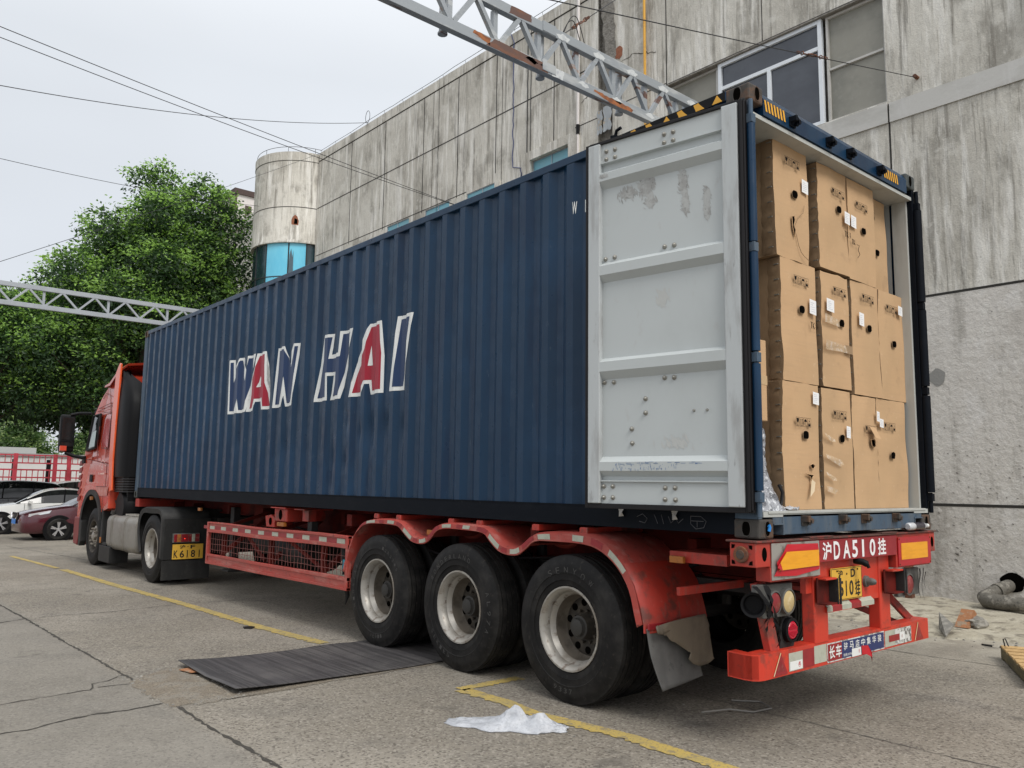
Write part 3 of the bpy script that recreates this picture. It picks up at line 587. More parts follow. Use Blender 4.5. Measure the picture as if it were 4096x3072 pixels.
def rock(name, c, s, seed, mkey, label, cat, flat=1.0):
    bm = bmesh.new(); bmesh.ops.create_icosphere(bm, subdivisions=3, radius=1)
    for v in bm.verts:
        d = 1+.35*mnoise.noise(v.co*1.5+Vector((seed,0,0)))+.15*mnoise.noise(v.co*4+Vector((seed,0,0)))
        v.co = Vector((v.co.x*s[0]*d+c[0], v.co.y*s[1]*d+c[1], max(.0, (v.co.z*d*.8+.6))*s[2]+c[2]))
    mb = MB(); mb.v = [tuple(v.co) for v in bm.verts]; mb.f = [[v.index for v in f.verts] for f in bm.faces]; mb.m = [0]*len(mb.f); bm.free()
    return tag(obj(name, mb, M[mkey], smooth=25), label, cat)
rock('rubble_chunk', (5.95,.98,.03), (.17,.1,.085), 3, 'rubble', 'grey lump of broken concrete on the rough slab beside the tilted paving piece', 'rubble')
mb = MB(); mb.prism([(5.72,.04),(5.8,.03),(6.02,.17),(5.95,.22)], 'y', 1.0, 1.14); tag(obj('brick_fragment', mb, M['rubblebrick']), 'flat brown fragment leaning on the broken concrete lump near the wall', 'rubble')
mb = MB(); mb.add([(5.0,.95,.02),(5.5,1.22,.03),(5.85,1.35,.15),(5.4,1.02,.09),(5.0,.95,.04),(5.5,1.22,.05),(5.85,1.35,.17),(5.4,1.02,.11)], [(0,1,2,3),(4,5,6,7),(0,1,5,4),(1,2,6,5),(2,3,7,6),(3,0,4,7)]); tag(obj('tilted_slab', mb, M['rubble']), 'thin dark slab of broken paving tilted up between trailer bumper and rubble', 'rubble')
for x, y, l, a, nme, lb in ((5.0,.55,.12,.2,'rubble_scrap','small black scrap lying left of its twin on the pale concrete'),(5.0,.38,.12,.1,'rubble_scrap','small black scrap lying nearest the pallet on the pale concrete')):
    mb = MB(); mb.prism([(x-.03,y-l/2),(x+.03,y-l/3),(x+.02,y+l/2),(x-.02,y+l/3)], 'z', 0, .012); tag(obj(nme, mb, M['rubber']), lb, 'scrap', 'black scraps near the pallet')
# ================================================================ SHIPPING CONTAINER
CL, CW, Z0, Z1 = 12.192, 2.438, 1.27, 4.166
con = thing('shipping_container', 'long navy blue corrugated shipping container with its rear door open, resting on the red trailer', 'container', (0,0,Z0))
def corr(y):
    t = (y-3.528) % .278
    return 0 if t < .072 else .036*(t-.072)/.068 if t < .14 else .036 if t < .21 else .036*(.278-t)/.068
ybr = []
k0 = int((0.2-3.528)/.278)-1
for k in range(k0, 40):
    for o_ in (0, .072, .14, .21): 
        y = 3.528+k*.278+o_
        if .2 < y < 12.0: ybr.append(round(y, 4))
ybr = [.17]+ybr+[12.03]
dents = [(6.55,1.98,.07,.16,.02),(4.55,2.12,.09,.18,.045),(4.75,2.1,.05,.1,.03),(4.25,2.15,.06,.12,.035),(3.95,2.12,.05,.13,.03),(5.32,1.85,.06,.18,.035),(5.35,1.6,.05,.1,.02),(5.0,2.25,.05,.1,.02),(7.95,2.1,.05,.14,.015),(5.05,1.8,.07,.1,.03),(7.0,2.05,.05,.1,.012),(5.6,2.1,.05,.15,.015)]
def sidex(y, z):
    d = 0
    for (a, b, sa, sb, am) in dents:
        if abs(y-a) < .3 and abs(z-b) < .5: d += .8*am*math.exp(-((y-a)/sa)**2-((z-b)/sb)**2)
    return .004+corr(y)+d+.002*mnoise.noise(Vector((y*2, z*1.5, 0)))
nzr = 60; zl = [1.44+(4.095-1.44)*i/nzr for i in range(nzr+1)]
# denser y in dented zone
yy = []
for a, b in zip(ybr[:-1], ybr[1:]):
    yy.append(a)
    if 3.5 < a < 8.2: yy += [a+(b-a)*.33, a+(b-a)*.66]
yy.append(ybr[-1])
sw = MB(); n = len(yy)
sw.add([(sidex(y, z), y, z) for z in zl for y in yy], [(i*n+j, (i+1)*n+j, (i+1)*n+j+1, i*n+j+1) for i in range(nzr) for j in range(n-1)])
obj('side_wall', sw, M['navy'], con)
sw = MB(); n = len(ybr)
sw.add([(CW-.004-corr(y), y, z) for z in (1.44, 4.095) for y in ybr], [(j, j+1, n+j+1, n+j) for j in range(n-1)]); obj('side_wall', sw, M['navy'], con)
ln_ = MB(); ln_.add([(CW-.065,.19,1.44),(CW-.065,12,1.44),(CW-.065,12,4.09),(CW-.065,.19,4.09)], [(0,1,2,3)]); ln_.add([(.085,.19,1.44),(.085,12,1.44),(.085,12,4.09),(.085,.19,4.09)], [(0,1,2,3)])
each('inner_lining', ln_, M['inner'], con)
fw_ = MB(); xs = [.1+i*.0675 for i in range(34)]
fw_.add([(x, 12.15-(.04 if i % 4 in (1,2) else 0), z) for z in (1.44, 4.09) for i, x in enumerate(xs)], [(j, j+1, 35-1+j+1, 35-1+j) for j in range(33)]); obj('front_wall', fw_, M['navy'], con)
rf = MB(); rf.box(.02, CW-.02, .1, 12.1, 4.12, 4.15); obj('roof', rf, M['navy'], con)
fl = MB(); fl.box(.05, CW-.05, .0, 12.1, 1.40, 1.432); obj('floor_boards', fl, M['inner'], con)
for nm, x0, x1, mk in (('left',0,.06,0),('right',CW-.06,CW,0)):
    r_ = MB(); r_.box(x0, x1, .17, 12.02, 4.095, 4.16); obj('top_rail', r_, M['navy'], con, bevel=.006)
    r_ = MB(); s = 1 if x0 == 0 else -1; xo = 0 if s > 0 else CW
    r_.prism([(xo+s*.003,1.3),(xo+s*.003,1.42),(xo+s*.0,1.44),(xo+s*.05,1.44),(xo+s*.05,1.432),(xo+s*.012,1.418),(xo+s*.012,1.31),(xo+s*.055,1.30),(xo+s*.055,1.29),(xo+s*.003,1.29)], 'y', .17, 12.02); obj('bottom_rail', r_, M['navyrail'], con)
xm = MB()
for i in range(38): xm.box(.06, CW-.06, .4+i*.305, .45+i*.305, 1.29, 1.40)
each('floor_cross_beam', xm, M['navyrail'], con)
# corner posts: outer J bar, inner grey return
for s, xo in ((1,0),(-1,CW)):
    p_ = MB(); p_.box(xo+s*.004, xo+s*.05, .008, .17, Z0+.118, Z1-.118, 0); p_.box(xo+s*.05, xo+s*.075, .05, .17, 1.43, 4.0, 1)
    obj('corner_post', p_, [M['navyrail'] if s < 0 else M['navydirt'], M['inner']], con, bevel=.003)
    p_ = MB(); p_.box(xo+s*.004, xo+s*.1, 12.03, 12.18, Z0+.118, Z1-.118); obj('corner_post', p_, M['navydirt'], con, bevel=.004)
# castings
def casting(x0, y0, z0, sx, sy, mk):
    """x0,y0 = outer corner; sx, sy = +-1 inward directions"""
    mb = MB(); mb.box(x0, x0+sx*.162, y0, y0+sy*.178, z0, z0+.118)
    o = obj('corner_casting', mb, mk, con, bevel=.012)
    h = MB()
    def oval(c, ax, ra, rb, proud):
        q = []
        for i in range(20):
            a = 2*pi*i/20; q.append((c[0]+ra*abs(cos(a))**.7*(1 if cos(a) > 0 else -1), c[1]+rb*sin(a)))
        return q
    q = oval((y0+sy*.089, z0+.06), 'x', .027, .042, 0); h.prism(q, 'x', x0-sx*.0015, x0+sx*.01)
    q = oval((x0+sx*.09, z0+.06), 'y', .026, .042, 0); h.prism(q, 'y', y0-sy*.0015, y0+sy*.01)
    each('casting_hole', h, M['hole'], o)
    # raised worn lip round the holes
    l_ = MB()
    q = oval((y0+sy*.089, z0+.06), 'x', .031, .047, 0); l_.tube([(x0-sx*.0005, a, b) for a, b in q], .0035, 5, closed=True)
    q = oval((x0+sx*.09, z0+.06), 'y', .030, .047, 0); l_.tube([(a, y0-sy*.0005, b) for a, b in q], .0035, 5, closed=True)
    each('casting_lip', l_, mk, o, smooth=60)
    return o
cA = casting(0, 0, Z0, 1, 1, M['casting']); casting(CW, 0, Z0, -1, 1, M['casting']); casting(0, 0, Z1-.118, 1, 1, M['casting']); casting(CW, 0, Z1-.118, -1, 1, M['casting2'])
casting(0, CL, Z0, 1, -1, M['casting2']); casting(0, CL, Z1-.118, 1, -1, M['casting']); casting(CW, CL, Z0, -1, -1, M['casting']); casting(CW, CL, Z1-.118, -1, -1, M['casting'])
mb = MB(); mb.tube([(.1,-.002,1.315),(.105,-.004,1.34),(.098,-.002,1.352)], .013, 8); obj('blue_seal', mb, mat('blue_plastic', (.02,.22,.6), .4), con, smooth=60)
# header and sill
h_ = MB(); h_.prism([(0,3.985),(0,4.105),(.012,4.115),(.012,4.15),(.12,4.15),(.12,3.985)], 'x', .162, CW-.162, 0) if False else None
h_.add([], []) ; 
vs = [(y, z) for y, z in ((.0,3.99),(.0,4.10),(.03,4.15),(.17,4.15),(.17,3.985))]
h_.v = []; h_.f = []; h_.m = []
h_.prism(vs, 'x', .162, CW-.162, 0); h_.box(.055, CW-.055, .012, .6, 3.955, 3.983, 1); h_.box(.055, CW-.055, .6, 12, 4.06, 4.09, 1)
obj('door_header', h_, [M['navy'], M['inner']], con)
s_ = MB(); s_.box(.265, 2.14, 0, .12, 1.29, 1.418); s_.box(.162, .265, .004, .12, 1.352, 1.418); s_.box(2.14, CW-.162, .004, .12, 1.36, 1.418)
s_.box(.162, .265, .06, .12, 1.29, 1.352); s_.box(2.14, 2.276, .06, .12, 1.29, 1.36)
obj('door_sill', s_, M['navydirt'], con, bevel=.005)
s_ = MB(); s_.box(.1, CW-.1, -.006, .1, 1.42, 1.436); obj('threshold_plate', s_, M['inner'], con, bevel=.002)
s_ = MB(); s_.box(.262, .272, -.005, .06, 1.29, 1.355); s_.box(2.133, 2.143, -.005, .06, 1.29, 1.365); s_.box(.162, .272, -.004, .06, 1.352, 1.36); s_.box(2.133, 2.276, -.004, .06, 1.361, 1.369); each('pocket_frame', s_, M['navydirt'], con)
hz = MB()
for i in range(7):
    for x0 in (.17, 1.86):
        x = x0+i*.037; hz.add([(x,-.003,4.005),(x+.02,-.003,4.005),(x+.037,-.003,4.095),(x+.017,-.003,4.095)] if False else [(x+.017,-.003,4.02),(x+.037,-.003,4.02),(x+.02,-.003,4.095),(x,-.003,4.095)], [(0,1,2,3)])
for i in range(8):
    y = .2+i*.14; k = [(y,4.1),(y+.07,4.1),(y+.09,4.15),(y+.05,4.155),(y+.03,4.13)] if i % 3 else [(y,4.1),(y+.08,4.1),(y+.04,4.155)]
    hz.add([(-.003,a,b) for a, b in k], [list(range(len(k)))])
obj('hazard_stripes', hz, M['hazard'], con)
bs_ = MB(); bs_.box(-.0015, 0, .18, 1.4, 4.095, 4.16); obj('hazard_backing', bs_, M['blackplastic'], con)
# locking bar keepers on header and sill
for z, xs_, mk in ((4.045, (.51,1.0,1.3,1.78), 'navyrail'), (1.375, (.513,.994,1.313,1.792), 'casting')):
    for x in xs_:
        k_ = MB(); k_.box(x-.035, x+.035, -.012, 0, z-.035, z+.03); k_.box(x-.035, x-.012, -.055, -.012, z-.01, z+.028); k_.box(x+.014, x+.035, -.05, -.012, z-.02, z+.012)
        k_.bar((x-.03,-.045,z+.022), (x+.045,-.04,z-.004), .016, .018); k_.tube([(x+.02,-.03,z-.03),(x+.02,-.03,z+.03)], .01, 8)
        obj('lock_keeper', k_, M[mk], con, bevel=.002)
# hinge tubes on both posts
for s, xo, mk in ((1,-.008,'navy'),(-1,CW-.014,'navyrail')):
    t_ = MB()
    for za, zb in ((1.56,2.33),(2.41,3.03),(3.1,3.87)): t_.tube([(xo,-.012,za),(xo,-.012,zb)], .027 if s > 0 else .034, 14)
    each('hinge_tube', t_, M['navy'] if s > 0 else M['navyrail'], con, smooth=50)
    for z in (1.52, 2.37, 3.065, 3.905):
        t_ = MB(); t_.box(xo-.022, xo+.024, -.034, .03, z-.03, z+.03); t_.tube([(xo,-.012,z-.038 if z > 1.6 else z-.12),(xo,-.012,z+.038 if z < 3.8 else z+.13)], .017, 8)
        obj('hinge_lug', t_, M['navydirt'] if s > 0 else M['navyrail'], con, bevel=.003)
# ---------------------------------------------------------------- painted lettering draped on the corrugation
def drape(mb, poly, off, m):
    bm = bmesh.new(); vs = [bm.verts.new((0, a, b)) for a, b in poly]; bm.faces.new(vs)
    bmesh.ops.triangulate(bm, faces=bm.faces, ngon_method='EAR_CLIP')
    lo, hi = min(a for a, _ in poly), max(a for a, _ in poly)
    for y in yy:
        if lo < y < hi: bmesh.ops.bisect_plane(bm, geom=bm.verts[:]+bm.edges[:]+bm.faces[:], plane_co=(0,y,0), plane_no=(0,1,0), dist=1e-5)
    for i in range(int(2.4*20), int(3.3*20)):
        z = i/20; bmesh.ops.bisect_plane(bm, geom=bm.verts[:]+bm.edges[:]+bm.faces[:], plane_co=(0,0,z), plane_no=(0,0,1), dist=1e-5)
    bm.verts.ensure_lookup_table(); bm.verts.index_update()
    mb.add([(sidex(v.co.y, v.co.z)-off, v.co.y, v.co.z) for v in bm.verts], [[v.index for v in f.verts] for f in bm.faces], m); bm.free()
T_, B_ = 3.235, 2.485; t_, b_i = 3.2, 2.525
LT = [
 ('W', [(8.30,T_),(8.17,T_),(8.14,3.05),(7.96,T_),(7.87,T_),(7.70,3.04),(7.69,T_),(7.42,T_),(7.69,2.49),(7.71,B_),(7.97,B_),(7.98,2.6),(8.03,B_),(8.27,B_)],
       [[(8.255,t_),(8.205,t_),(8.19,2.92),(7.955,t_),(7.915,t_),(7.735,2.9),(7.675,t_),(7.49,t_),(7.71,2.60),(7.735,b_i),(7.945,b_i),(7.975,2.68),(8.06,b_i),(8.235,b_i)]], 1),
 ('A', [(7.40,T_),(7.12,T_),(7.10,2.83),(6.94,B_),(7.18,B_),(7.21,2.6),(7.40,2.6),(7.45,B_),(7.68,B_),(7.64,2.70),(7.44,3.05)],
       [[(7.36,t_),(7.15,t_),(7.13,2.83),(7.0,b_i),(7.15,b_i),(7.18,2.64),(7.42,2.64),(7.47,b_i),(7.62,b_i),(7.58,2.7)]], 2),
 ('N', [(6.81,T_),(6.58,T_),(6.555,3.17),(6.47,3.0),(6.33,T_),(6.22,T_),(6.28,2.8),(6.33,B_),(6.54,B_),(6.57,2.62),(6.62,B_),(6.86,B_)],
       [[(6.78,t_),(6.6,t_),(6.39,2.9),(6.33,3.1),(6.305,t_),(6.26,t_),(6.31,2.8),(6.36,b_i),(6.52,b_i),(6.58,2.86),(6.66,b_i),(6.82,b_i)]], 1),
 ('H', [(5.62,T_),(5.38,T_),(5.42,3.0),(5.23,3.0),(5.20,T_),(4.92,T_),(5.17,B_),(5.42,B_),(5.37,2.76),(5.47,2.76),(5.46,B_),(5.76,B_)],
       [[(5.56,t_),(5.42,t_),(5.46,2.955),(5.19,2.955),(5.16,t_),(4.98,t_),(5.21,b_i),(5.37,b_i),(5.315,2.80),(5.51,2.80),(5.50,b_i),(5.71,b_i)]], 1),
 ('A', [(4.60,T_),(4.35,T_),(4.31,2.86),(4.31,B_),(4.57,B_),(4.59,2.6),(4.65,2.6),(4.73,B_),(4.97,B_),(4.89,2.71),(4.84,2.9)],
       [[(4.585,t_),(4.385,t_),(4.345,2.9),(4.345,b_i),(4.54,b_i),(4.56,2.64),(4.67,2.64),(4.76,b_i),(4.905,b_i),(4.85,2.72),(4.67,2.97)]], 2),
 ('I', [(4.06,T_),(3.78,T_),(3.93,B_),(4.16,B_)], [[(4.02,t_),(3.83,t_),(3.965,b_i),(4.11,b_i)]], 1)]
for nm, outp, inn, mi in LT:
    mb = MB(); drape(mb, outp, .002, 0)
    for q in inn: drape(mb, q, .004, mi)
    if nm == 'A' and outp[0][0] > 6: drape(mb, [(7.31,2.93),(7.2,2.79),(7.39,2.79)], .006, 0)
    elif nm == 'A': drape(mb, [(4.575,3.0),(4.54,2.79),(4.61,2.79)], .006, 0)
    obj('letter', mb, [M['white'], M['ltrblue'], M['ltrred']], con)
for ch, y0, w_ in (('W',1.592,.038),('H',1.488,.05)):
    mb = MB(); text_mb(mb, ch, (0, y0, 3.675), (0,-1,0), (0,0,1), .1, w_, bold=.02)
    mb.v = [(sidex(v[1], v[2])-.002, v[1], v[2]) for v in mb.v]; obj('small_letter', mb, M['white'], con)
# ---------------------------------------------------------------- open door
dvec = Vector((-.182,1.135,0)).normalized(); nin = Vector((-dvec.y, dvec.x, 0))
DM = Matrix(((dvec.x, nin.x, 0, -.06), (dvec.y, nin.y, 0, 0), (0,0,1,0), (0,0,0,1)))
def dobj(name, mb, mats, parent, **k): mb.xf(DM); return obj(name, mb, mats, parent, **k)
ds = MB(); ds.box(.02, 1.215, -.06, -.045, 1.43, 4.03); door = dobj('door', ds, M['navy'], con, label='open left door folded back, pale grey inside, scuffed')
g_ = MB(); g_.box(.0, .052, -.045, -.012, 1.424, 4.036); g_.box(1.193, 1.225, -.045, -.012, 1.424, 4.036); g_.box(.052, 1.193, -.045, -.012, 1.424, 1.458); g_.box(.052, 1.193, -.045, -.012, 4.018, 4.04)
g_.box(.012, .03, -.012, .006, 1.43, 4.03); g_.box(.0, .012, -.03, .0, 1.44, 4.02)
dobj('door_gasket', g_, M['rubber'], door, bevel=.003)
pn = MB(); prof = [(-.028,1.458),(-.028,1.604),(-.012,1.606),(-.012,1.612),(-.042,1.618),(-.042,1.64),(0,1.678),(0,1.738),(-.042,1.775),(-.042,2.309),(0,2.363),(0,2.43),(-.042,2.458),(-.042,3.0),(0,3.048),(0,3.115),(-.042,3.145),(-.042,3.684),(0,3.735),(0,3.79),(-.042,3.815),(-.042,3.866),(-.012,3.87),(-.012,3.876),(-.028,3.88),(-.028,4.018)]
n = len(prof); pn.add([(s, a, b) for s in (.155, 1.099) for a, b in prof], [(i, i+1, n+i+1, n+i) for i in range(n-1)])
dobj('door_panel', pn, M['doorgrey'], door, bevel=.0)
for a, b in ((.05,.158),(1.096,1.193)):
    q = MB(); q.box(a, b, -.044, .002, 1.458, 4.019); dobj('door_stile', q, M['doorstile'], door, bevel=.006)
bt = [(1.055,3.96),(.982,3.957),(.587,3.96),(.518,3.959),(1.055,3.90),(.982,3.90),(.587,3.90),(.518,3.90),(1.071,3.17),(.995,3.173),(.599,3.177),(.527,3.176),(1.079,2.291),(1.003,2.287),(.608,2.29),(.537,2.287),(.753,2.159),(.753,2.064),(.861,1.96),(.858,1.864),(1.077,1.574),(1.004,1.575),(1.077,1.499),(1.004,1.499),(.603,1.569),(.532,1.57),(.605,1.495),(.53,1.494)]
def bolt_mb(s, z, t, prof):
    q = MB(); q.lathe(prof, (0,0,0), 'y', 12); q.v = [(v[0]+s, v[1]+t, v[2]+z) for v in q.v]; return q
for s, z in bt: dobj('bolt', bolt_mb(min(s, 1.08), z, -.028 if (z > 3.88 or z < 1.6) else -.042, [(0,.017),(.004,.017),(.006,.0125),(.016,.010),(.02,.004),(.02,0)]), M['bolt'], door, smooth=50)
for s, z in ((.399,2.063),(.307,2.063)): dobj('bolt', bolt_mb(s, z, -.042, [(0,.01),(.008,.008),(.009,0)]), M['bolt'], door, smooth=50)
M['smear'] = mat('faint_smear', (.47,.48,.465), .6)
q = MB(); rnd = random.Random(31)
def smear(mb, c, sx, sz, n_, t, m, ln=.024, tilt=1.1):
    for _ in range(int(n_*1.6)):
        a = rnd.gauss(0, .36)*sx; b = rnd.gauss(0, .36)*sz; l = ln*rnd.uniform(.4,1.3); w_ = l*rnd.uniform(.12,.4); an = tilt+rnd.gauss(0,.35)
        dx, dz = cos(an), sin(an); cx, cz = c[0]+a, c[1]+b
        t2 = t+rnd.uniform(0, .0006)
        mb.add([(cx-dx*l, t2, cz-dz*l), (cx-dz*w_, t2, cz+dx*w_), (cx+dx*l, t2, cz+dz*l), (cx+dz*w_, t2, cz-dx*w_)], [(0,1,2,3)], m)
for c, sx, sz, n_ in (((.885,3.615),.085,.05,110),((.735,3.64),.07,.09,230),((.705,3.515),.045,.05,110),((.455,3.60),.035,.09,200),((.44,3.45),.028,.07,130),((.285,3.46),.025,.07,100),((.285,3.37),.02,.06,110)): smear(q, c, sx, sz, n_, -.0412, 0)
smear(q, (.62,2.83), .07, .08, 40, -.0414, 2, .03); smear(q, (.52,1.86), .16, .05, 60, -.0414, 2, .025); smear(q, (1.06,3.77), .035, .02, 50, .0012, 0, .012, .3)
dobj('scuff_marks', q, [M['scuff'], M['scuff'], M['smear']], door)
q = MB()
for i in range(70):
    s = rnd.uniform(.5,1.0); z = rnd.choice((1.722,1.70,1.692))+rnd.gauss(0,.006); l = rnd.uniform(.004,.02); q.add([(s,.0012,z-l/2),(s+.0025,.0012,z-l/2),(s+.003,.0012,z+l/2),(s+.0005,.0012,z+l/2)], [(0,1,2,3)])
for i in range(26):
    s = rnd.uniform(.25,.95); z = 1.725+rnd.gauss(0,.003); l = rnd.uniform(.01,.04); q.add([(s,.0012,z),(s+l,.0012,z),(s+l,.0012,z+.0025),(s,.0012,z+.0025)], [(0,1,2,3)])
dobj('blue_scratches', q, mat('blue_scratch', (.12,.2,.36), .6), door)
q = MB(); q.box(.985,1.03,-.08,-.04,4.03,4.075); q.tube([(1.01,-.07,4.07),(.99,-.06,4.11),(.95,-.055,4.12)], .012, 8); dobj('lock_bar_cam', q, M['navyrail'], door)
# chalk scrawl and peeled tape on the bottom rail
q = MB()
for pts in ([(.95,1.37),(.9,1.39),(.86,1.36),(.88,1.33),(.93,1.34)],[(.8,1.39),(.77,1.33)],[(.74,1.39),(.72,1.33)],[(.68,1.38),(.66,1.34),(.62,1.37),(.6,1.34),(.56,1.37)],[(.5,1.39),(.42,1.39),(.38,1.36),(.4,1.32),(.46,1.31),(.5,1.34),(.5,1.39)],[(.5,1.36),(.4,1.36)],[(.45,1.36),(.45,1.32)]):
    q.tube([(.001,a,b) for a, b in pts], .002, 4)
obj('chalk_scrawl', q, mat('faint_chalk', (.12,.12,.13), .9), con)
q = MB()
for (a, b) in ((1.12,1.40),(.655,1.395)):
    q.add([(-.003,a,b+.03),(-.003,a-.06,b+.028),(-.02,a-.05,b-.005),(-.01,a-.06,b-.03),(-.016,a-.02,b-.035),(-.003,a-.01,b)], [(0,1,2,3,4,5)])
each('peeled_tape', q, mat('old_tape', (.42,.4,.37), .6), con)
# ================================================================ CARTONS
def slab_quad(mb, x0, x1, z0, z1, y, m=None): mb.add([(x0,y,z0),(x1,y,z0),(x1,y,z1),(x0,y,z1)], [(0,1,2,3)], m)
def symbols(mb, x, z, s, y):
    """four handling marks, each in a frame; s = frame size"""
    for i in range(4):
        a = x+i*s*1.08; w_ = s*.96; e = s*.05; hh = s*1.35
        for q in ((a,a+w_,z,z+e),(a,a+w_,z+hh-e,z+hh),(a,a+e,z,z+hh),(a+w_-e,a+w_,z,z+hh)): slab_quad(mb, *q, y)
        c = a+w_/2; y2 = y-.0004
        if i == 0:
            mb.add([(c-.36*s,y2,z+1.2*s),(c-.25*s,y2,z+.7*s),(c,y2,z+.52*s),(c+.25*s,y2,z+.7*s),(c+.36*s,y2,z+1.2*s)], [range(5)]); slab_quad(mb, c-.04*s, c+.04*s, z+.18*s, z+.55*s, y); slab_quad(mb, c-.22*s, c+.22*s, z+.12*s, z+.2*s, y)
        elif i == 1:
            for d in (-.2, .2):
                slab_quad(mb, c+d*s-.035*s, c+d*s+.035*s, z+.3*s, z+1.0*s, y); mb.add([(c+d*s-.13*s,y2,z+.95*s),(c+d*s+.13*s,y2,z+.95*s),(c+d*s,y2,z+1.2*s)], [(0,1,2)])
            slab_quad(mb, c-.34*s, c+.34*s, z+.15*s, z+.22*s, y)
        elif i == 2:
            mb.add([(c-.38*s,y2,z+.75*s),(c-.28*s,y2,z+1.02*s),(c,y2,z+1.18*s),(c+.28*s,y2,z+1.02*s),(c+.38*s,y2,z+.75*s)], [range(5)]); slab_quad(mb, c-.03*s, c+.03*s, z+.2*s, z+.8*s, y); slab_quad(mb, c+.03*s, c+.16*s, z+.18*s, z+.24*s, y)
        else:
            slab_quad(mb, c-.32*s, c+.32*s, z+.12*s, z+.5*s, y); slab_quad(mb, c-.32*s, c+.32*s, z+.58*s, z+.64*s, y); slab_quad(mb, c-.04*s, c+.04*s, z+.9*s, z+1.2*s, y); mb.add([(c-.14*s,y2,z+.95*s),(c+.14*s,y2,z+.95*s),(c,y2,z+.7*s)], [(0,2,1)])
def carton(label, x0, x1, z0, z1, y, seed, sym, paper, hole, depth=1.05, flute=True, extra=None, lean=0):
    rnd = random.Random(seed)
    t = thing('cardboard_box', label, 'cardboard box', ((x0+x1)/2, y+depth/2, z0), group='tall cardboard boxes packed in the container')
    nx, nz_, ny = 10, 22, 10; mb = MB()
    def P(u, v, w_):      # u across, v up, w depth  -> bulged, slightly crushed carton
        x = x0+(x1-x0)*u; z = z0+(z1-z0)*v; yy_ = y+depth*w_
        bx = mnoise.noise(Vector((seed*3.1, v*3, w_*3)))*.008; by = mnoise.noise(Vector((u*2.5, v*3, seed*1.7)))*.012
        if w_ < .01: yy_ += by - .008*sin(pi*u)*sin(pi*v)
        if u < .01 or u > .99: x += bx*(1 if u > .5 else -1) - (.004 if u < .01 else -.004)*sin(pi*v)
        if v > .97 and (u < .05 or u > .95): z -= .008*abs(mnoise.noise(Vector((seed, u*9, w_*4))))*2
        if v > .99: z += .006*mnoise.noise(Vector((u*4, w_*4, seed)))
        if u < .01 and w_ < .01: x += .008*mnoise.noise(Vector((v*14, seed, 5))); yy_ += .01*abs(mnoise.noise(Vector((v*12, seed, 9))))
        x += lean*v
        return (x, yy_, z)
    def face(fn, na, nb, m):
        mb.add([fn(i/na, j/nb) for j in range(nb+1) for i in range(na+1)], [(j*(na+1)+i, j*(na+1)+i+1, (j+1)*(na+1)+i+1, (j+1)*(na+1)+i) for j in range(nb) for i in range(na)], m)
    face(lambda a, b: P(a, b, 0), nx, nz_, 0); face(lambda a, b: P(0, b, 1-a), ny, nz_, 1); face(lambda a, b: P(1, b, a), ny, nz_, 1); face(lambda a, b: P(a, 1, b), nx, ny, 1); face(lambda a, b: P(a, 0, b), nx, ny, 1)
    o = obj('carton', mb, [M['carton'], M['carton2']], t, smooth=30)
    yf = y-.022
    if flute:   # stapled joint flap down the left edge
        f = MB(); n_ = 30; vs = []
        for i in range(n_+1):
            v = i/n_; z = z0+(z1-z0)*(.01+.98*v); dd = .012*abs(sin(v*pi*8+seed)); vs += [(x0-.008-dd+lean*v, y+.012, z), (x0-.011-dd*.5+lean*v, y+.05, z), (x0-.006+lean*v, y+.085+dd, z)]
        f.add(vs, [(3*i+j, 3*i+j+1, 3*i+j+4, 3*i+j+3) for i in range(n_) for j in range(2)]); obj('stapled_flap', f, M['carton2'], t, smooth=60)
        s_ = MB()
        for i in range(8):
            z = z0+(z1-z0)*(.06+.125*i); s_.box(x0-.02+lean*.5, x0-.012+lean*.5, y+.008, y+.04, z-.004, z+.003)
        each('staple', s_, M['bolt'], t)
    if sym:
        s_ = MB(); symbols(s_, sym[0], sym[1], .046, yf); obj('handling_symbols', s_, M['ink'], t)
    if paper:
        for (px, pz, pw, ph) in paper:
            pz += ph*.15; ph *= .76; pw *= .88
            s_ = MB(); s_.add([(px,yf-.002,pz),(px+pw,yf-.002,pz-.006),(px+pw+.003,yf-.002,pz+ph-.006),(px+.003,yf-.002,pz+ph)], [(0,1,2,3)], 0)
            for r_ in range(5): slab_quad(s_, px+pw*.18, px+pw*rnd.uniform(.5,.88), pz+ph*(.15+.15*r_), pz+ph*(.15+.15*r_)+.002, yf-.0026, 1)
            obj('paper_label', s_, [M['paper'], mat('grey_ink', (.45,.46,.52), .8) if 'gi' not in M else M['gi']], t)
    if hole:
        s_ = MB()
        q = [(hole[0]+.037*(1 if cos(a) > 0 else -1)*abs(cos(a))**.6*rnd.uniform(.92,1.08), hole[1]+.027*(1 if sin(a) > 0 else -1)*abs(sin(a))**.7*rnd.uniform(.9,1.1)+.004*cos(a)) for a in [2*pi*i/18 for i in range(18)]]
        s_.add([(a, yf-.001, b) for a, b in q], [range(18)], 0); s_.tube([(a, yf-.0005, b) for a, b in q], .0014, 4, closed=True, m=1); obj('hand_hole', s_, [M['hole'], M['carton2']], t)
    return t, yf
M['gi'] = mat('grey_ink', (.45,.46,.52), .8)
Yb = .12
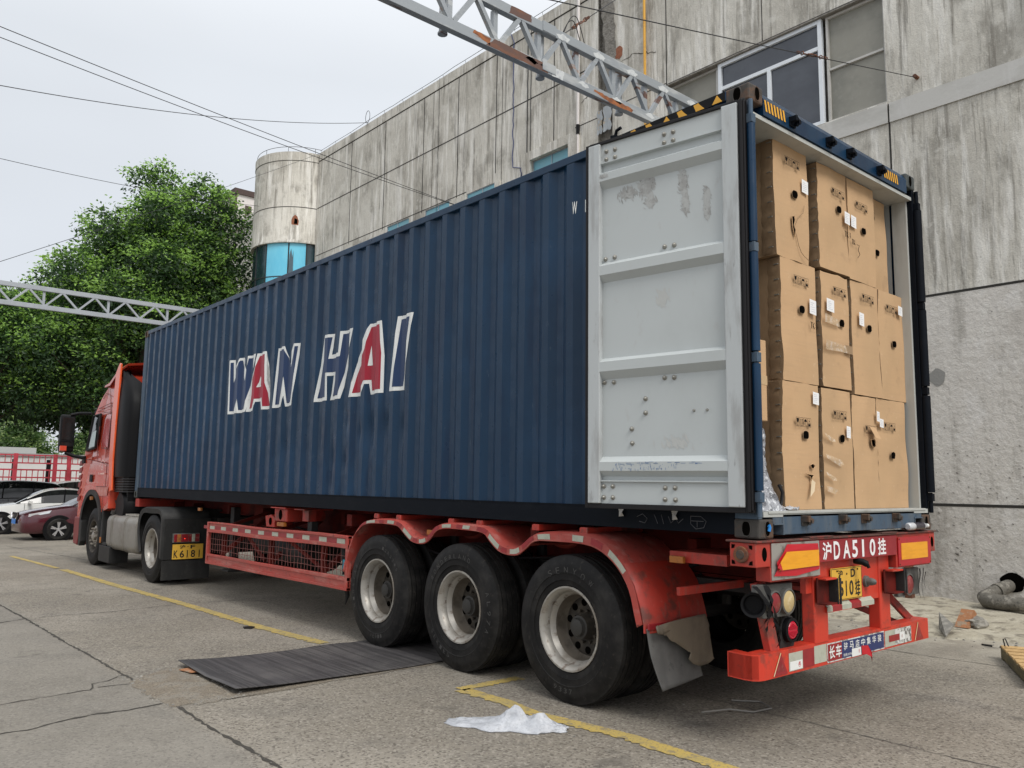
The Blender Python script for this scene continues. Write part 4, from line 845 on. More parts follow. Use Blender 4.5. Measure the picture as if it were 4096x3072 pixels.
CT = [   # label, x0,x1,z0,z1, symbols(x,z), papers, hole
 ('bottom row box nearest the left door, with a torn slot and dangling scrap', .50,.955,1.437,2.29,(.625,1.99),[(.85,2.14,.09,.11)],(.745,1.935)),
 ('second box from left in bottom row, clear tape shreds on its left edge', 1.015,1.43,1.437,2.285,(1.13,2.07),[(1.31,1.93,.065,.11)],(1.245,1.935)),
 ('third box from left in bottom row, hand hole torn through the printed symbols', 1.455,1.83,1.437,2.27,(1.6,1.99),[(1.79,2.08,.05,.1)],(1.72,1.925)),
 ('rightmost box of the bottom row, beside the grey container lining', 1.842,2.328,1.437,2.275,(1.91,2.03),[(1.835,2.04,.07,.085)],(2.04,1.84)),
 ('leftmost box of the middle row, marked TK:3 in black pen', .52,.975,2.295,3.14,(.65,2.97),[(.845,2.77,.1,.135)],(.745,2.80)),
 ('second box from left in middle row, wrapped across with clear tape', 1.05,1.45,2.30,3.14,(1.19,2.98),[(1.085,2.83,.12,.12)],(1.3,2.78)),
 ('third box from left in middle row, white label left of its hand hole', 1.50,1.94,2.28,3.15,(1.63,3.0),[(1.57,2.79,.085,.13)],(1.73,2.80)),
 ('rightmost middle row box, white label at the right end of its symbols', 1.945,2.39,2.28,3.15,(2.03,2.98),[(2.24,2.97,.085,.1)],(2.145,2.73)),
 ('top left box with a long crease and ragged gash below its hand hole', .465,.90,3.142,3.985,(.575,3.80),[(.79,3.635,.095,.125)],(.695,3.61)),
 ('second box from left in top row, with a split stapled left edge', 1.045,1.48,3.165,4.02 if False else 3.952,(1.21,3.735),[(1.39,3.545,.09,.12)],(1.31,3.645)),
 ('third box from left in top row, pen marked with a large 3', 1.484,1.915,3.155,3.948,(1.575,3.72),[(1.49,3.54,.09,.12)],(1.69,3.56))]
boxes = []
for i, (lb, a, b, c_, d_, sy, pp, hh) in enumerate(CT): boxes.append(carton(lb, a, b, c_, d_, Yb + (.0 if i not in (9,10) else -.005), 11+i*3, sy, pp, hh, flute=i in (0,1,2,4,5,6,8,9)))
carton('box at the right end of the top row, set further back behind its neighbour', 1.88, 2.285, 3.165, 3.945, .19, 61, (1.86,3.75), None, (2.07,3.48), flute=False)
def pen(t, name, strokes, y, r=.0022, mk='ink'):
    s_ = MB()
    for q in strokes: s_.tube([(a, y, b) for a, b in q], r, 4)
    obj(name, s_, M[mk], t)
def tk(x, z, s):
    return [[(x,z+s),(x+.5*s,z+s*.97)],[(x+.25*s,z+s),(x+.25*s,z)],[(x+.7*s,z+s),(x+.7*s,z)],[(x+1.2*s,z+s),(x+.75*s,z+.5*s),(x+1.2*s,z)],[(x+1.45*s,z+.7*s),(x+1.5*s,z+.68*s)],[(x+1.45*s,z+.3*s),(x+1.5*s,z+.28*s)],[(x+1.7*s,z+s),(x+2.0*s,z+.95*s),(x+1.85*s,z+.6*s),(x+2.05*s,z+.3*s),(x+1.8*s,z+.05*s)]]
pen(boxes[4][0], 'pen_writing', tk(.855, 2.685, .045), boxes[4][1])
pen(boxes[9][0], 'pen_writing', tk(1.385, 3.455, .045), boxes[9][1])
pen(boxes[10][0], 'pen_writing', tk(1.495, 3.42, .04)[:6]+[[(1.57,3.43),(1.61,3.43),(1.59,3.39),(1.615,3.36),(1.58,3.33)]], boxes[10][1])
# gashes, creases, tape
def gash(t, y, pts, r): 
    s_ = MB(); s_.add([(a, y-.001, b) for a, b in pts], [range(len(pts))]); s_.tube([(a, y-.002, b) for a, b in pts], .003, 4, closed=True, m=1); obj('torn_hole', s_, [M['hole'], M['carton']], t)
gash(boxes[8][0], boxes[8][1], [(.645,3.44),(.675,3.45),(.685,3.42),(.67,3.38),(.69,3.35),(.68,3.30),(.665,3.33),(.65,3.37)], 1)
gash(boxes[0][0], boxes[0][1], [(.79,1.735),(.82,1.745),(.85,1.73),(.83,1.71),(.8,1.715)], 1); gash(boxes[0][0], boxes[0][1], [(.73,1.675),(.83,1.668),(.815,1.655),(.80,1.63),(.785,1.655)], 1)
gash(boxes[2][0], boxes[2][1], [(1.675,1.95),(1.74,1.95),(1.755,1.90),(1.72,1.885),(1.69,1.91)], 1)
pen(boxes[8][0], 'crease', [[(.70,3.33),(.73,3.25),(.76,3.21),(.79,3.1915),(.87,3.165)],[(.70,3.4),(.74,3.46),(.80,3.50),(.82,3.56)]], boxes[8][1]+.001, .0022, 'carton2')
s_ = MB(); s_.add([(.80,boxes[0][1]-.003,1.64),(.83,boxes[0][1]-.012,1.62),(.80,boxes[0][1]-.02,1.56),(.755,boxes[0][1]-.015,1.52),(.77,boxes[0][1]-.01,1.56)], [range(5)]); obj('dangling_scrap', s_, mat('pale_scrap', (.62,.5,.34), .8), boxes[0][0])
s_ = MB(); s_.add([(1.665,boxes[2][1]-.003,2.045),(1.76,boxes[2][1]-.003,2.04),(1.775,boxes[2][1]-.035,1.955),(1.69,boxes[2][1]-.035,1.96)], [range(4)]); obj('folded_flap', s_, M['carton'], boxes[2][0])
def tape(t, y, pts): s_ = MB(); s_.add([(a, y-.002-.008*(i % 2), b) for i, (a, b) in enumerate(pts)], [range(len(pts))]); obj('tape_strip', s_, M['tape'], t)
b5 = boxes[5]
tape(b5[0], b5[1], [(1.05,2.76),(1.05,2.82),(1.25,2.80),(1.25,2.745)]); tape(b5[0], b5[1], [(1.05,2.56),(1.05,2.63),(1.35,2.62),(1.35,2.565)])
s_ = MB(); slab_quad(s_, 1.34, 1.445, 2.565, 2.625, b5[1]-.003); obj('brown_tape_patch', s_, M['carton2'], b5[0])
for z in (1.95,1.68): tape(boxes[1][0], boxes[1][1], [(1.0,z+.015),(1.0,z-.01),(1.09,z-.045),(1.135,z-.045),(1.13,z-.025)])
tape(boxes[1][0], boxes[1][1], [(1.0,1.82),(1.0,1.79),(1.2,1.735),(1.24,1.75),(1.22,1.78)]); tape(boxes[1][0], boxes[1][1], [(1.0,1.60),(1.0,1.56),(1.12,1.54),(1.15,1.57)])
# narrow carton at the left
t = thing('small_cardboard_box', 'narrow taped carton wedged between left container wall and the box stacks', 'cardboard box', (.2,.4,2.0))
mb = MB(); mb.box(.075, .335, .13, .75, 2.005, 2.535); obj('carton', mb, M['carton'], t, bevel=.006)
mb = MB(); mb.box(.073, .337, .128, .752, 2.24, 2.30); mb.box(.19,.22,.127,.7,2.0,2.538); obj('tape_strip', mb, mat('brown_tape', (.52,.36,.2), .35), t)
# bubble wrap bundle inside
M['bubble'] = mat('bubble_wrap', (.34,.35,.38), .25, spec=.8, layers=[(26, (.7,.72,.75), .52, .62, .9), (22, (.08,.085,.1), .52, .6, .8)], bump=[(110, 1, .01), (12, .6, .03)])
M['bubblewhite'] = mat('clear_bubble_wrap', (.58,.60,.64), .3, spec=.7, alpha=.72, layers=[(10, (.74,.76,.80), .45, .62, .8), (50, (.40,.42,.46), .5, .64, .5)], bump=[(150, 1, .006), (14, .5, .02)])
def cloth(name, pts_fn, nu, nv, mk, label, cat, thick=.004):
    mb = MB(); mb.add([pts_fn(i/nu, j/nv) for j in range(nv+1) for i in range(nu+1)], [(j*(nu+1)+i, j*(nu+1)+i+1, (j+1)*(nu+1)+i+1, (j+1)*(nu+1)+i) for j in range(nv) for i in range(nu)])
    o = obj(name, mb, M[mk], smooth=70)
    if thick: m_ = o.modifiers.new('solid', 'SOLIDIFY'); m_.thickness = thick
    return tag(o, label, cat)
def wrapf(u, v):
    a = pi*(1.05*u)-.05; z = 1.437+(2.0-1.437)*v; r = .145-.05*v+.10*(1-v)**4+.012*sin(u*23+v*5)
    zz = z if v > .02 else 1.438
    x = .235+r*cos(pi-a)*(1+.1*sin(v*9)); y = .22-r*sin(a)*.85
    if v > .93: x = .235+(x-.235)*(1-v)/.07*.8; 
    return (max(x+.008*mnoise.noise(Vector((u*9,v*12,1))), .07), y+.012*mnoise.noise(Vector((u*9,v*14,5))), zz+.008*mnoise.noise(Vector((u*12,v*9,7)))*(v > .05))
cloth('bubble_wrapped_bundle', wrapf, 60, 60, 'bubble', 'silvery bubble wrapped bundle standing on the container floor under the narrow carton', 'bubble wrap')
mb = MB(); mb.tube([(.33,.06,1.60),(.345,.045,1.55),(.34,.05,1.49),(.3,.045,1.455),(.24,.05,1.45)], .012, 6); tag(obj('black_strap', mb, M['rubber'], smooth=50), 'curved black strap lying against the bubble wrapped bundle in the container', 'strap')
def tail(u, v): return (.3+.24*u, .03+.12*v+.02*sin(u*7), 1.44+.03*abs(mnoise.noise(Vector((u*6,v*6,3))))+.012*sin(u*14+v*9)**2)
cloth('bubble_wrap_sheet', tail, 24, 14, 'bubblewhite', 'loose end of bubble wrap spilling over the container floor at the left boxes', 'bubble wrap', .002)
mb = MB(); mb.add([(.1,.12,2.83),(.17,.1,2.86),(.2,.09,2.82),(.15,.1,2.77),(.1,.12,2.76)], [range(5)]); m_ = obj('green_leaf_bag', mb, mat('yellow_green_plastic', (.45,.5,.05), .5)); tag(m_, 'scrap of yellow green plastic poking out beside the middle row of boxes', 'plastic scrap'); so_ = m_.modifiers.new('solid','SOLIDIFY'); so_.thickness = .01
# wrap on the yard: crumpled heap with a raised peak
def heap(u, v):
    L_ = Vector((-.95,1.80,0)); Rr = Vector((-.47,1.14,0)); ax = (Rr-L_); sd = Vector((-ax.y, ax.x, 0)).normalized()
    wd = .15*(sin(pi*(.06+.9*u))**.6)*(1+.15*sin(u*19)); s = (v-.5)*2
    h = .052*(1-s*s)**.6*sin(pi*(.03+.94*u))**.6*(.45+.9*u) + .085*math.exp(-((u-.60)/(.05 if u > .6 else .13))**2-((s-.1)/.35)**2) + .05*math.exp(-((u-.78)/.08)**2-((s)/.5)**2)
    h += .010*mnoise.noise(Vector((u*9,v*6,2)))*(1-s*s) + .006*mnoise.noise(Vector((u*24,v*14,5)))*(1-s*s)+.007*abs(sin(u*26+s*3))*(1-s*s)*(u > .5)
    p = L_+ax*u+sd*(-s*wd) + Vector((.012*mnoise.noise(Vector((u*14,v*9,8))), .02*mnoise.noise(Vector((u*16,v*9,9))), 0))
    return (p.x, p.y, max(.005, h+.002*mnoise.noise(Vector((u*60,v*36,3)))*(1-s*s)))
cloth('bubble_wrap_heap', heap, 90, 40, 'bubblewhite', 'crumpled heap of clear bubble wrap lying on the yard beside the yellow line', 'bubble wrap', .003)
# bottle on the trailer deck
bt = thing('plastic_bottle', 'clear plastic bottle with dark liquid and white cap lying on the rear deck', 'bottle', (2.15,-.02,1.275))
def lathe_x(prof, c, mk, name, **k): q = MB(); q.lathe(prof, c, 'x', 18); return obj(name, q, M[mk], bt, smooth=50)
M['petclear'] = mat('cloudy_clear_plastic', (.55,.56,.58), .2, spec=.8, layers=[((20,9,9), (.3,.3,.32), .45, .6, .8)]); M['cola'] = mat('dark_bottle_label', (.035,.03,.04), .25)
bc = (1.97,-.018,1.303)
lathe_x([(0,0),(0,.02),(.01,.028),(.09,.029)], bc, 'petclear', 'bottle_base'); 
lathe_x([(.09,.029)]+[(.09+.012*i, .0295-.0022*(i % 2)) for i in range(1,13)]+[(.25,.029)], bc, 'cola', 'bottle_body')
lathe_x([(.25,.029),(.285,.024),(.315,.013),(.33,.012)], bc, 'petclear', 'bottle_neck'); lathe_x([(.33,0),(.33,.0145),(.355,.0145),(.355,0)], bc, 'white', 'cap')
# ================================================================ SEMI-TRAILER
tr = thing('semi_trailer', 'red three axle skeletal semi trailer with mesh side guard, carrying the blue container', 'trailer', (1.22,3,0))
def TE(name, mb, mk, **k): return each(name, mb, M[mk], tr, **k)
def T(name, mb, mk, **k): return obj(name, mb, M[mk] if isinstance(mk, str) else mk, k.pop('parent', tr), **k)
# rear cross beam
b = MB(); b.box(-.045, .11, 0, .178, 1.105, 1.248); b.box(2.375, 2.485, 0, .178, 1.10, 1.248); b.box(.11, 2.375, .002, .16, 1.10, 1.248); T('rear_beam', b, 'red', bevel=.004)
b = MB(); b.box(-.055, 2.495, -.014, .2, 1.25, 1.262); b.box(.55, .85, -.02, .3, 1.262, 1.27); b.box(1.55, 1.8, -.02, .3, 1.262, 1.27); T('deck_plate', b, 'redrust', bevel=.002)
b = MB(); b.box(.11, .68, -.001, .10, 1.012, 1.10); b.box(1.80, 2.37, .0, .10, 1.005, 1.10); TE('lamp_beam', b, 'red', bevel=.003)
b = MB(); b.prism([(.05+.026*cos(2*pi*i/20), 1.18+.042*sin(2*pi*i/20)) for i in range(20)], 'y', -.0015, .01); b.prism([(2.435+.024*cos(2*pi*i/20), 1.175+.04*sin(2*pi*i/20)) for i in range(20)], 'y', -.0015, .01); TE('beam_hole', b, 'hole')
b = MB(); b.prism([(.095+.05*cos(2*pi*i/24), 1.178+.05*sin(2*pi*i/24)) for i in range(24)], 'x', -.062, -.04)
T('twist_lock', b, 'rust', bevel=.006); b = MB(); b.prism([(.095+.028*cos(2*pi*i/20), 1.178+.028*sin(2*pi*i/20)) for i in range(20)], 'x', -.066, -.04); T('twist_lock_pin', b, 'casting', bevel=.003)
b = MB()
for (y, z) in ((.02,1.235),(.165,1.235),(.02,1.118),(.165,1.118)):
    sy = 1 if y < .1 else -1; sz = -1 if z > 1.18 else 1
    b.add([(-.0465,y,z),(-.0465,y+sy*.026,z),(-.0465,y+sy*.02,z+sz*.02),(-.0465,y,z+sz*.026)], [(0,1,2,3)])
TE('corner_hole', b, 'hole')
# conspicuity panels
b = MB(); b.box(.118, .682, -.008, -.0012, 1.022, 1.242); lp_ = T('reflector_board', b, mat('bare_aluminium_sheet', (.42,.4,.37), .4, .5, layers=[(12,(.2,.16,.13),.5,.65,.8)]), bevel=.001)
b = MB(); b.add([(.285,-.012,1.232),(.655,-.014,1.226),(.674,-.016,1.12),(.66,-.016,1.062),(.38,-.016,1.036),(.125,-.016,1.048),(.165,-.018,1.09),(.15,-.022,1.13),(.235,-.018,1.185)], [range(9)], 0)
b.add([(.262,-.0235,1.188),(.648,-.0235,1.186),(.648,-.0235,1.086),(.168,-.0265,1.080),(.185,-.0265,1.13)], [range(5)], 1)
b.add([(.165,-.030,1.125),(.135,-.036,1.10),(.20,-.032,1.075),(.178,-.032,1.12)], [range(4)], 0)
obj('peeling_reflector_sheet', b, [M['signred'], M['orange']], lp_)
b = MB(); b.box(1.822, 2.382, -.010, -.0012, 1.015, 1.226); rp_ = T('reflector_board', b, mat('reflector_red', (.42,.012,.02), .35, layers=[(9,(.3,.02,.02),.5,.7,.6)]), bevel=.001)
b = MB(); b.box(1.866, 2.322, -.012, -.0102, 1.062, 1.182); obj('reflector_band', b, M['orange'], rp_)
b = MB()
for x in (1.835,2.368):
    for z in (1.028,1.213): b.prism([(x+.006*cos(a), z+.006*sin(a)) for a in [2*pi*i/8 for i in range(8)]], 'y', -.014, -.01)
each('screw', b, M['rust'], rp_)
b = MB(); b.box(.69, 1.80, -.006, .0008, 1.103, 1.242); mp_ = T('number_board', b, 'maroonpanel', bevel=.001)
b = MB()
for ch, x, w_ in (('沪',.722,.115),('D',.868,.085),('A',.995,.098),('5',1.12,.08),('1',1.262,.03),('0',1.375,.085),('挂',1.50,.125)):
    text_mb(b, ch, (x,-.0065,1.112), (1,0,0), (0,0,1), .118, w_, bold=.022)
obj('stencil_lettering', b, M['stencil'], mp_)
# posts, back plate, number plate
for x0, x1 in ((.69,.868),(1.612,1.775)):
    b = MB(); b.box(x0, x1, .045, .135, .575, 1.10); T('rear_post', b, 'redbright', bevel=.008)
b = MB(); b.box(.86, 1.62, .055, .07, .80, 1.10); b.box(.62, .69, .06, .1, .9, 1.1); T('plate_backing', b, 'redbright')
b = MB(); b.box(.905, 1.335, .038, .044, .828, 1.045); pl = T('number_plate', b, 'plateyel', bevel=.002)
b = MB(); text_mb(b, '沪', (1.0,.0375,.975), (1,0,0), (0,0,1), .056, .062, bold=.025); text_mb(b, 'D', (1.175,.0375,.975), (1,0,0), (0,0,1), .056, .062, bold=.025)
b.prism([(1.12+.007*cos(a), 1.0+.007*sin(a)) for a in [2*pi*i/8 for i in range(8)]], 'y', .0355, .038)
for ch, x, w_ in (('5',1.01,.058),('1',1.10,.014),('0',1.15,.058),('挂',1.232,.072)): text_mb(b, ch, (x,.0375,.853), (1,0,0), (0,0,1), .102, w_, bold=.018)
for za, zb, xa, xb in ((.833,.836,.91,1.33),(1.037,1.04,.91,1.33),(.836,1.037,.91,.913),(.836,1.037,1.327,1.33)): slab_quad(b, xa, xb, za, zb, .0365)
obj('plate_characters', b, M['plateink'], pl)
b = MB(); b.tube([(1.22,.03,1.085),(1.22,-.03,1.08),(1.24,-.05,1.065)], .022, 10); b.tube([(1.24,-.05,1.07),(1.245,-.06,1.04)], .012, 8); T('plate_lamp', b, 'blackplastic', smooth=50)
b = MB()
for x, z in ((.985,1.025),(1.27,1.025),(.985,.85),(1.27,.85)): b.lathe([(-.006,0),(-.006,.005),(0,.006)], (x,.037,z), 'y', 8)
each('plate_bolt', b, M['blackplastic'], pl)
b = MB(); b.lathe([(0,.04),(-.02,.038),(-.022,.028),(-.05,.026),(-.075,.018),(-.085,0)], (1.415,.055,.93), 'y', 18); T('coupling_cap', b, 'greyplastic', smooth=45)
# reflective strip under the plate
b = MB(); xs_ = [.868,.905,1.02,1.14,1.27,1.40,1.50] ; 
xs_ = [.83,.90,1.03,1.16,1.30,1.49]
for i in range(5):
    b.add([(xs_[i],.03,.768),(xs_[i+1],.03,.768),(xs_[i+1],.03,.80),(xs_[i],.03,.80),(xs_[i],.055,.822),(xs_[i+1],.055,.822)], [(0,1,2,3),(3,2,5,4)], i % 2)
b.box(.83, 1.49, .031, .1, .765, .799, 2)
obj('reflective_strip', b, [M['reflwhite'], M['reflred'], M['redbright']], tr)
# dock brackets (U channels)
for x0, x1, mk in ((.64,.85,'flap'),(1.59,1.83,'flap')):
    b = MB(); b.box(x0+.05, x1, .02, .03, .83, 1.0, 0); b.box(x1-.012, x1, -.045, .02, .828, .995, 1); b.box(x1, x1+.018, -.055, -.045, .828, .997, 1); b.box(x0+.06, x1-.012, -.04, .02, .988, 1.0, 2); b.box(x0+.06, x1-.012, -.04, .02, .83, .84, 0)
    if x0 < 1: b.v = [(v[0], v[1], v[2]) for v in b.v]
    obj('dock_bracket', b, [M['redshade'], M['muddark'], M['redbright']], tr, bevel=.003)
# bumper bar with rounded left end
b = MB(); sec = []
path = [(.03,.26),(.02,.14),(.03,.09),(.06,.062),(.10,.05),(1.2,.05),(2.41,.05)]
prof_ = []
n = len(path); ins = [(min(x+.1, .2) if i < 2 else x, y+.03 if y > .1 else y+.055) for i, (x, y) in enumerate(path)]
zs = [(.428,0),(.442,-.0),(.568,0),(.583,0)]
vs = []
for (x, y) in path: vs += [(x, y, .432), (x, y, .582)]
b.add(vs, [(2*i, 2*i+2, 2*i+3, 2*i+1) for i in range(n-1)])
b.box(.10, 2.41, .051, .16, .430, .584); b.prism([(.03,.26),(.02,.14),(.03,.09),(.06,.062),(.10,.051),(.10,.16),(.12,.26)], 'z', .432, .582)
b.box(2.395, 2.41, .16, .22, .44, .59)
bp_ = T('bumper_bar', b, 'redbright', bevel=.006)
def sticker(name, pts, mk, y=.0462, parent=None): q = MB(); q.add([(a, y, c) for a, c in pts], [range(len(pts))]); return obj(name, q, M[mk], parent or bp_)
def rect(a, c, d, e_): return [(a,d),(c,d),(c,e_),(a,e_)]
for pts in ([(.277,.572),(.195,.442),(.352,.442)], [(2.222,.571),(2.158,.441),(2.306,.441)]):
    q = MB(); q.add([(a,.045,c) for a, c in pts], [(0,1,2)], 0); q.tube([(a,.0455,c) for a, c in pts[:2]], .003, 4, m=1)
    cx, cz = sum(p[0] for p in pts)/3, sum(p[1] for p in pts)/3
    q.add([((a-cx)*.55+cx,.0445,(c-cz)*.55+cz) for a, c in pts], [(0,1,2)], 2); obj('reflector_triangle', q, [M['reflred'], M['lampamb'], M['lampred']], bp_)
sticker('reflective_tape', rect(.372,.536,.448,.558), 'reflwhite', .0478); sticker('reflective_tape', rect(.536,.678,.448,.56), 'reflred', .0478); sticker('reflective_tape', rect(.678,.835,.455,.566), 'reflwhite', .0478)
q = MB(); slab_quad(q, .381, .528, .452, .506, .046, 0); text_mb(q, 'E', (.485,.0458,.476), (1,0,0), (0,0,1), .02, .018, m=1); q.tube([(.493+.012*cos(a),.0455,.478+.014*sin(a)) for a in [2*pi*i/12 for i in range(12)]], .0012, 4, closed=True, m=1); obj('inspection_sticker', q, [M['white'], M['signred']], bp_)
q = MB(); slab_quad(q, .842, 1.656, .44, .564, .0475, 0); slab_quad(q, .85, 1.035, .448, .556, .0465, 1); slab_quad(q, 1.035, 1.648, .448, .556, .0466, 2); sg = obj('maker_sign', q, [M['peeled'], M['reflred'], M['navysign']], bp_)
q = MB()
for ch, x in (('长',.862),('车',.95)): text_mb(q, ch, (x,.0458,.462), (1,0,0), (0,0,1), .084, .076, bold=.02)
for i, ch in enumerate('驻马店中集华骏'): text_mb(q, ch, (1.058+i*.082,.0458,.497), (1,0,0), (0,0,1), .05, .056, bold=.012)
text_mb(q, '销售:0396-', (1.05,.0458,.456), (1,0,0), (0,0,1), .02, .13); text_mb(q, '0396-3868888', (1.46,.0458,.458), (1,0,0), (0,0,1), .018, .16) if 0 else None
obj('sign_lettering', q, M['white'], sg)
q = MB(); slab_quad(q, 1.17, 1.30, .44, .494, .045, 0); text_mb(q, 'E', (1.265,.0448,.46), (1,0,0), (0,0,1), .02, .016, m=1); obj('inspection_sticker', q, [M['white'], M['signred']], bp_)
q = MB(); q.add([(1.305,.044,.50),(1.40,.044,.492),(1.44,.036,.44),(1.465,.05,.37),(1.43,.03,.41),(1.37,.04,.435),(1.31,.044,.442)], [range(7)]); obj('torn_red_sticker', q, M['signred'], bp_)
q = MB(); slab_quad(q, 1.669, 2.10, .444, .558, .0478, 0); slab_quad(q, 1.83, 2.10, .446, .556, .0465, 1); slab_quad(q, 1.73, 1.95, .475, .52, .0455, 2); slab_quad(q, 1.90, 1.985, .472, .528, .0445, 3); text_mb(q, 'E', (1.93,.044,.49), (1,0,0), (0,0,1), .018, .015, m=2); obj('peeled_tape_patch', q, [M['reflwhite'], M['peeled'], M['reflred'], M['white']], bp_)
# braces behind bumper
b = MB(); b.bar((.27,.10,.575),(.22,.16,.99),.10,.05); b.bar((2.28,.14,.585),(2.0,.4,1.0),.07,.05); b.bar((1.2,1.3,1.15),(2.36,.2,.5),.09,.05); b.bar((.8,.14,.95),(.85,1.2,1.05),.08,.12) ; b.bar((1.7,.14,.95),(1.65,1.2,1.05),.08,.12)
TE('bumper_brace', b, 'red', bevel=.004)
# chassis beams
for x in (.72, 1.60):
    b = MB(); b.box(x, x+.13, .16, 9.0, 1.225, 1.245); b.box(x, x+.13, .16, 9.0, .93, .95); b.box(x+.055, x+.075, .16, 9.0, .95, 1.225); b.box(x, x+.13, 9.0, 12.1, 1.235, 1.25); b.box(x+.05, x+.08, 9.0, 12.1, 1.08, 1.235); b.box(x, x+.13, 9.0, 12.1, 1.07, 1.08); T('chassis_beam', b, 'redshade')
b = MB()
for y in (.9,2.2,3.5,4.9,6.0,7.2,8.3,9.5,11,11.9): b.box(.6, 1.86, y, y+.08, 1.08, 1.2)
for y in (2.0,4.9): b.box(.06, 2.38, y, y+.1, 1.12, 1.24)
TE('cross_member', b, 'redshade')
b = MB(); b.box(.02, 2.41, 11.95, 12.15, 1.12, 1.255); T('front_bolster', b, 'red', bevel=.004)
b = MB()
for y in (1.60,2.92,4.235): b.tube([(.3,y,.535),(2.1,y,.535)], .075, 12); b.box(.62,.9,y-.5,y+.5,.70,.76); b.box(1.5,1.78,y-.5,y+.5,.70,.76); b.tube([(.78,y-.2,.6),(.78,y-.2,1.1)], .06, 10); b.tube([(1.65,y-.2,.6),(1.65,y-.2,1.1)], .06, 10)
b.box(.6, 1.9, .3, 5.0, .86, .93)
T('axle_assembly', b, 'black')
# mid bolster seen above the guard
b = MB(); b.box(.04, .55, 6.38, 6.72, 1.10, 1.255); T('container_bolster', b, 'red', bevel=.01)
b = MB(); b.prism([(6.55+.055*cos(a)*.8, 1.18+.06*sin(a)) for a in [2*pi*i/18 for i in range(18)]], 'x', .036, .05); b.prism([(6.86+.035*cos(a), 1.09+.045*sin(a)) for a in [2*pi*i/18 for i in range(18)]], 'x', .052, .062); TE('bolster_hole', b, 'hole')
b = MB(); b.box(.0, .62, 6.36, 6.75, 1.255, 1.268); b.prism([(6.75,1.02),(6.98,1.02),(7.02,1.15),(6.86,1.17),(6.75,1.13)], 'x', .06, .3); T('bolster_plate', b, 'red', bevel=.004)
b = MB(); b.box(.03, .4, 5.92, 6.18, 1.25, 1.262); b.box(.1, .2, 5.95, 6.1, 1.12, 1.25); T('stop_bracket', b, 'red', bevel=.004)
b = MB(); b.box(.12, .2, 5.9, 6.0, .98, 1.12); T('stop_foot', b, 'black')
b = MB(); b.box(.02, .06, 6.42, 6.60, 1.045, 1.09); T('marker_lamp', b, 'amber', bevel=.003)
for y, z in ((3.46,1.13),(.66,1.10),(9.25,1.16)): b = MB(); b.box(.05, .08, y-.055, y+.055, z-.022, z+.022); T('marker_lamp', b, 'amber', bevel=.003)
b = MB(); b.box(.1,.65,.3,.75,1.08,1.15) ; b.bar((.02,.62,.9),(.75,.5,.93),.03,.05); T('fender_bracket', b, 'red')
# ------------------------------- wave mudguard
low = [(4.88,.66),(4.834,.782),(4.72,.99),(4.585,1.105),(4.45,1.16),(4.2,1.178),(4.0,1.175),(3.87,1.163),(3.76,1.098),(3.66,1.045),(3.55,1.025),(3.43,1.032),(3.34,1.075),(3.24,1.155),(3.1,1.182),(2.87,1.183),(2.6,1.172),(2.5,1.107),(2.395,1.04),(2.28,1.015),(2.15,1.022),(2.05,1.078),(1.95,1.14),(1.77,1.151),(1.43,1.15),(1.25,1.107),(1.10,1.007),(1.0,.87),(.955,.72),(.93,.635)]
upp = [(4.83,.66),(4.79,.80),(4.68,1.03),(4.56,1.15),(4.43,1.205),(4.2,1.228),(3.98,1.23),(3.83,1.215),(3.715,1.155),(3.62,1.10),(3.54,1.082),(3.45,1.088),(3.36,1.13),(3.26,1.205),(3.1,1.236),(2.85,1.238),(2.56,1.226),(2.455,1.165),(2.36,1.105),(2.27,1.082),(2.17,1.088),(2.07,1.14),(1.97,1.20),(1.78,1.226),(1.42,1.23),(1.22,1.185),(1.05,1.06),(.94,.91),(.895,.75),(.87,.665)]
def subdiv(p, n=3):
    o = []
    for i in range(len(p)-1):
        p0 = p[max(i-1,0)]; p1 = p[i]; p2 = p[i+1]; p3 = p[min(i+2,len(p)-1)]
        for k in range(n):
            t = k/n; o.append(tuple(.5*((2*b_)+(-a_+c_)*t+(2*a_-5*b_+4*c_-d_)*t*t+(-a_+3*b_-3*c_+d_)*t**3) for a_, b_, c_, d_ in zip(p0,p1,p2,p3)))
    o.append(p[-1]); return o
L_s, U_s = subdiv(low), subdiv(upp); N_ = len(L_s)
def fender(xo, s, name='mudguard'):
    b = MB(); vs = []
    for i in range(N_):
        (ly, lz), (uy, uz) = L_s[i], U_s[i]
        my, mz = (ly+uy)/2, (lz+uz)/2
        vs += [(xo+s*.012, ly*1.0, lz), (xo, ly*.93+uy*.07, lz*.93+uz*.07), (xo, ly*.2+uy*.8, lz*.2+uz*.8), (xo+s*.035, uy, uz), (xo+s*.32, uy-.0, uz+.012), (xo+s*.60, uy, uz), (xo+s*.62, my, mz)]
    b.add(vs, [(7*i+j, 7*i+j+1, 7*i+7+j+1, 7*i+7+j) for i in range(N_-1) for j in range(6)])
    o = T(name, b, 'reddust' if s > 0 else 'red', smooth=40); m_ = o.modifiers.new('solid', 'SOLIDIFY'); m_.thickness = .004
    return o
fd = fender(-.035, 1); _f = fender(2.475, -1); _f.data.materials[0] = M['redshade']  # far mudguard takes the red with shade painted in
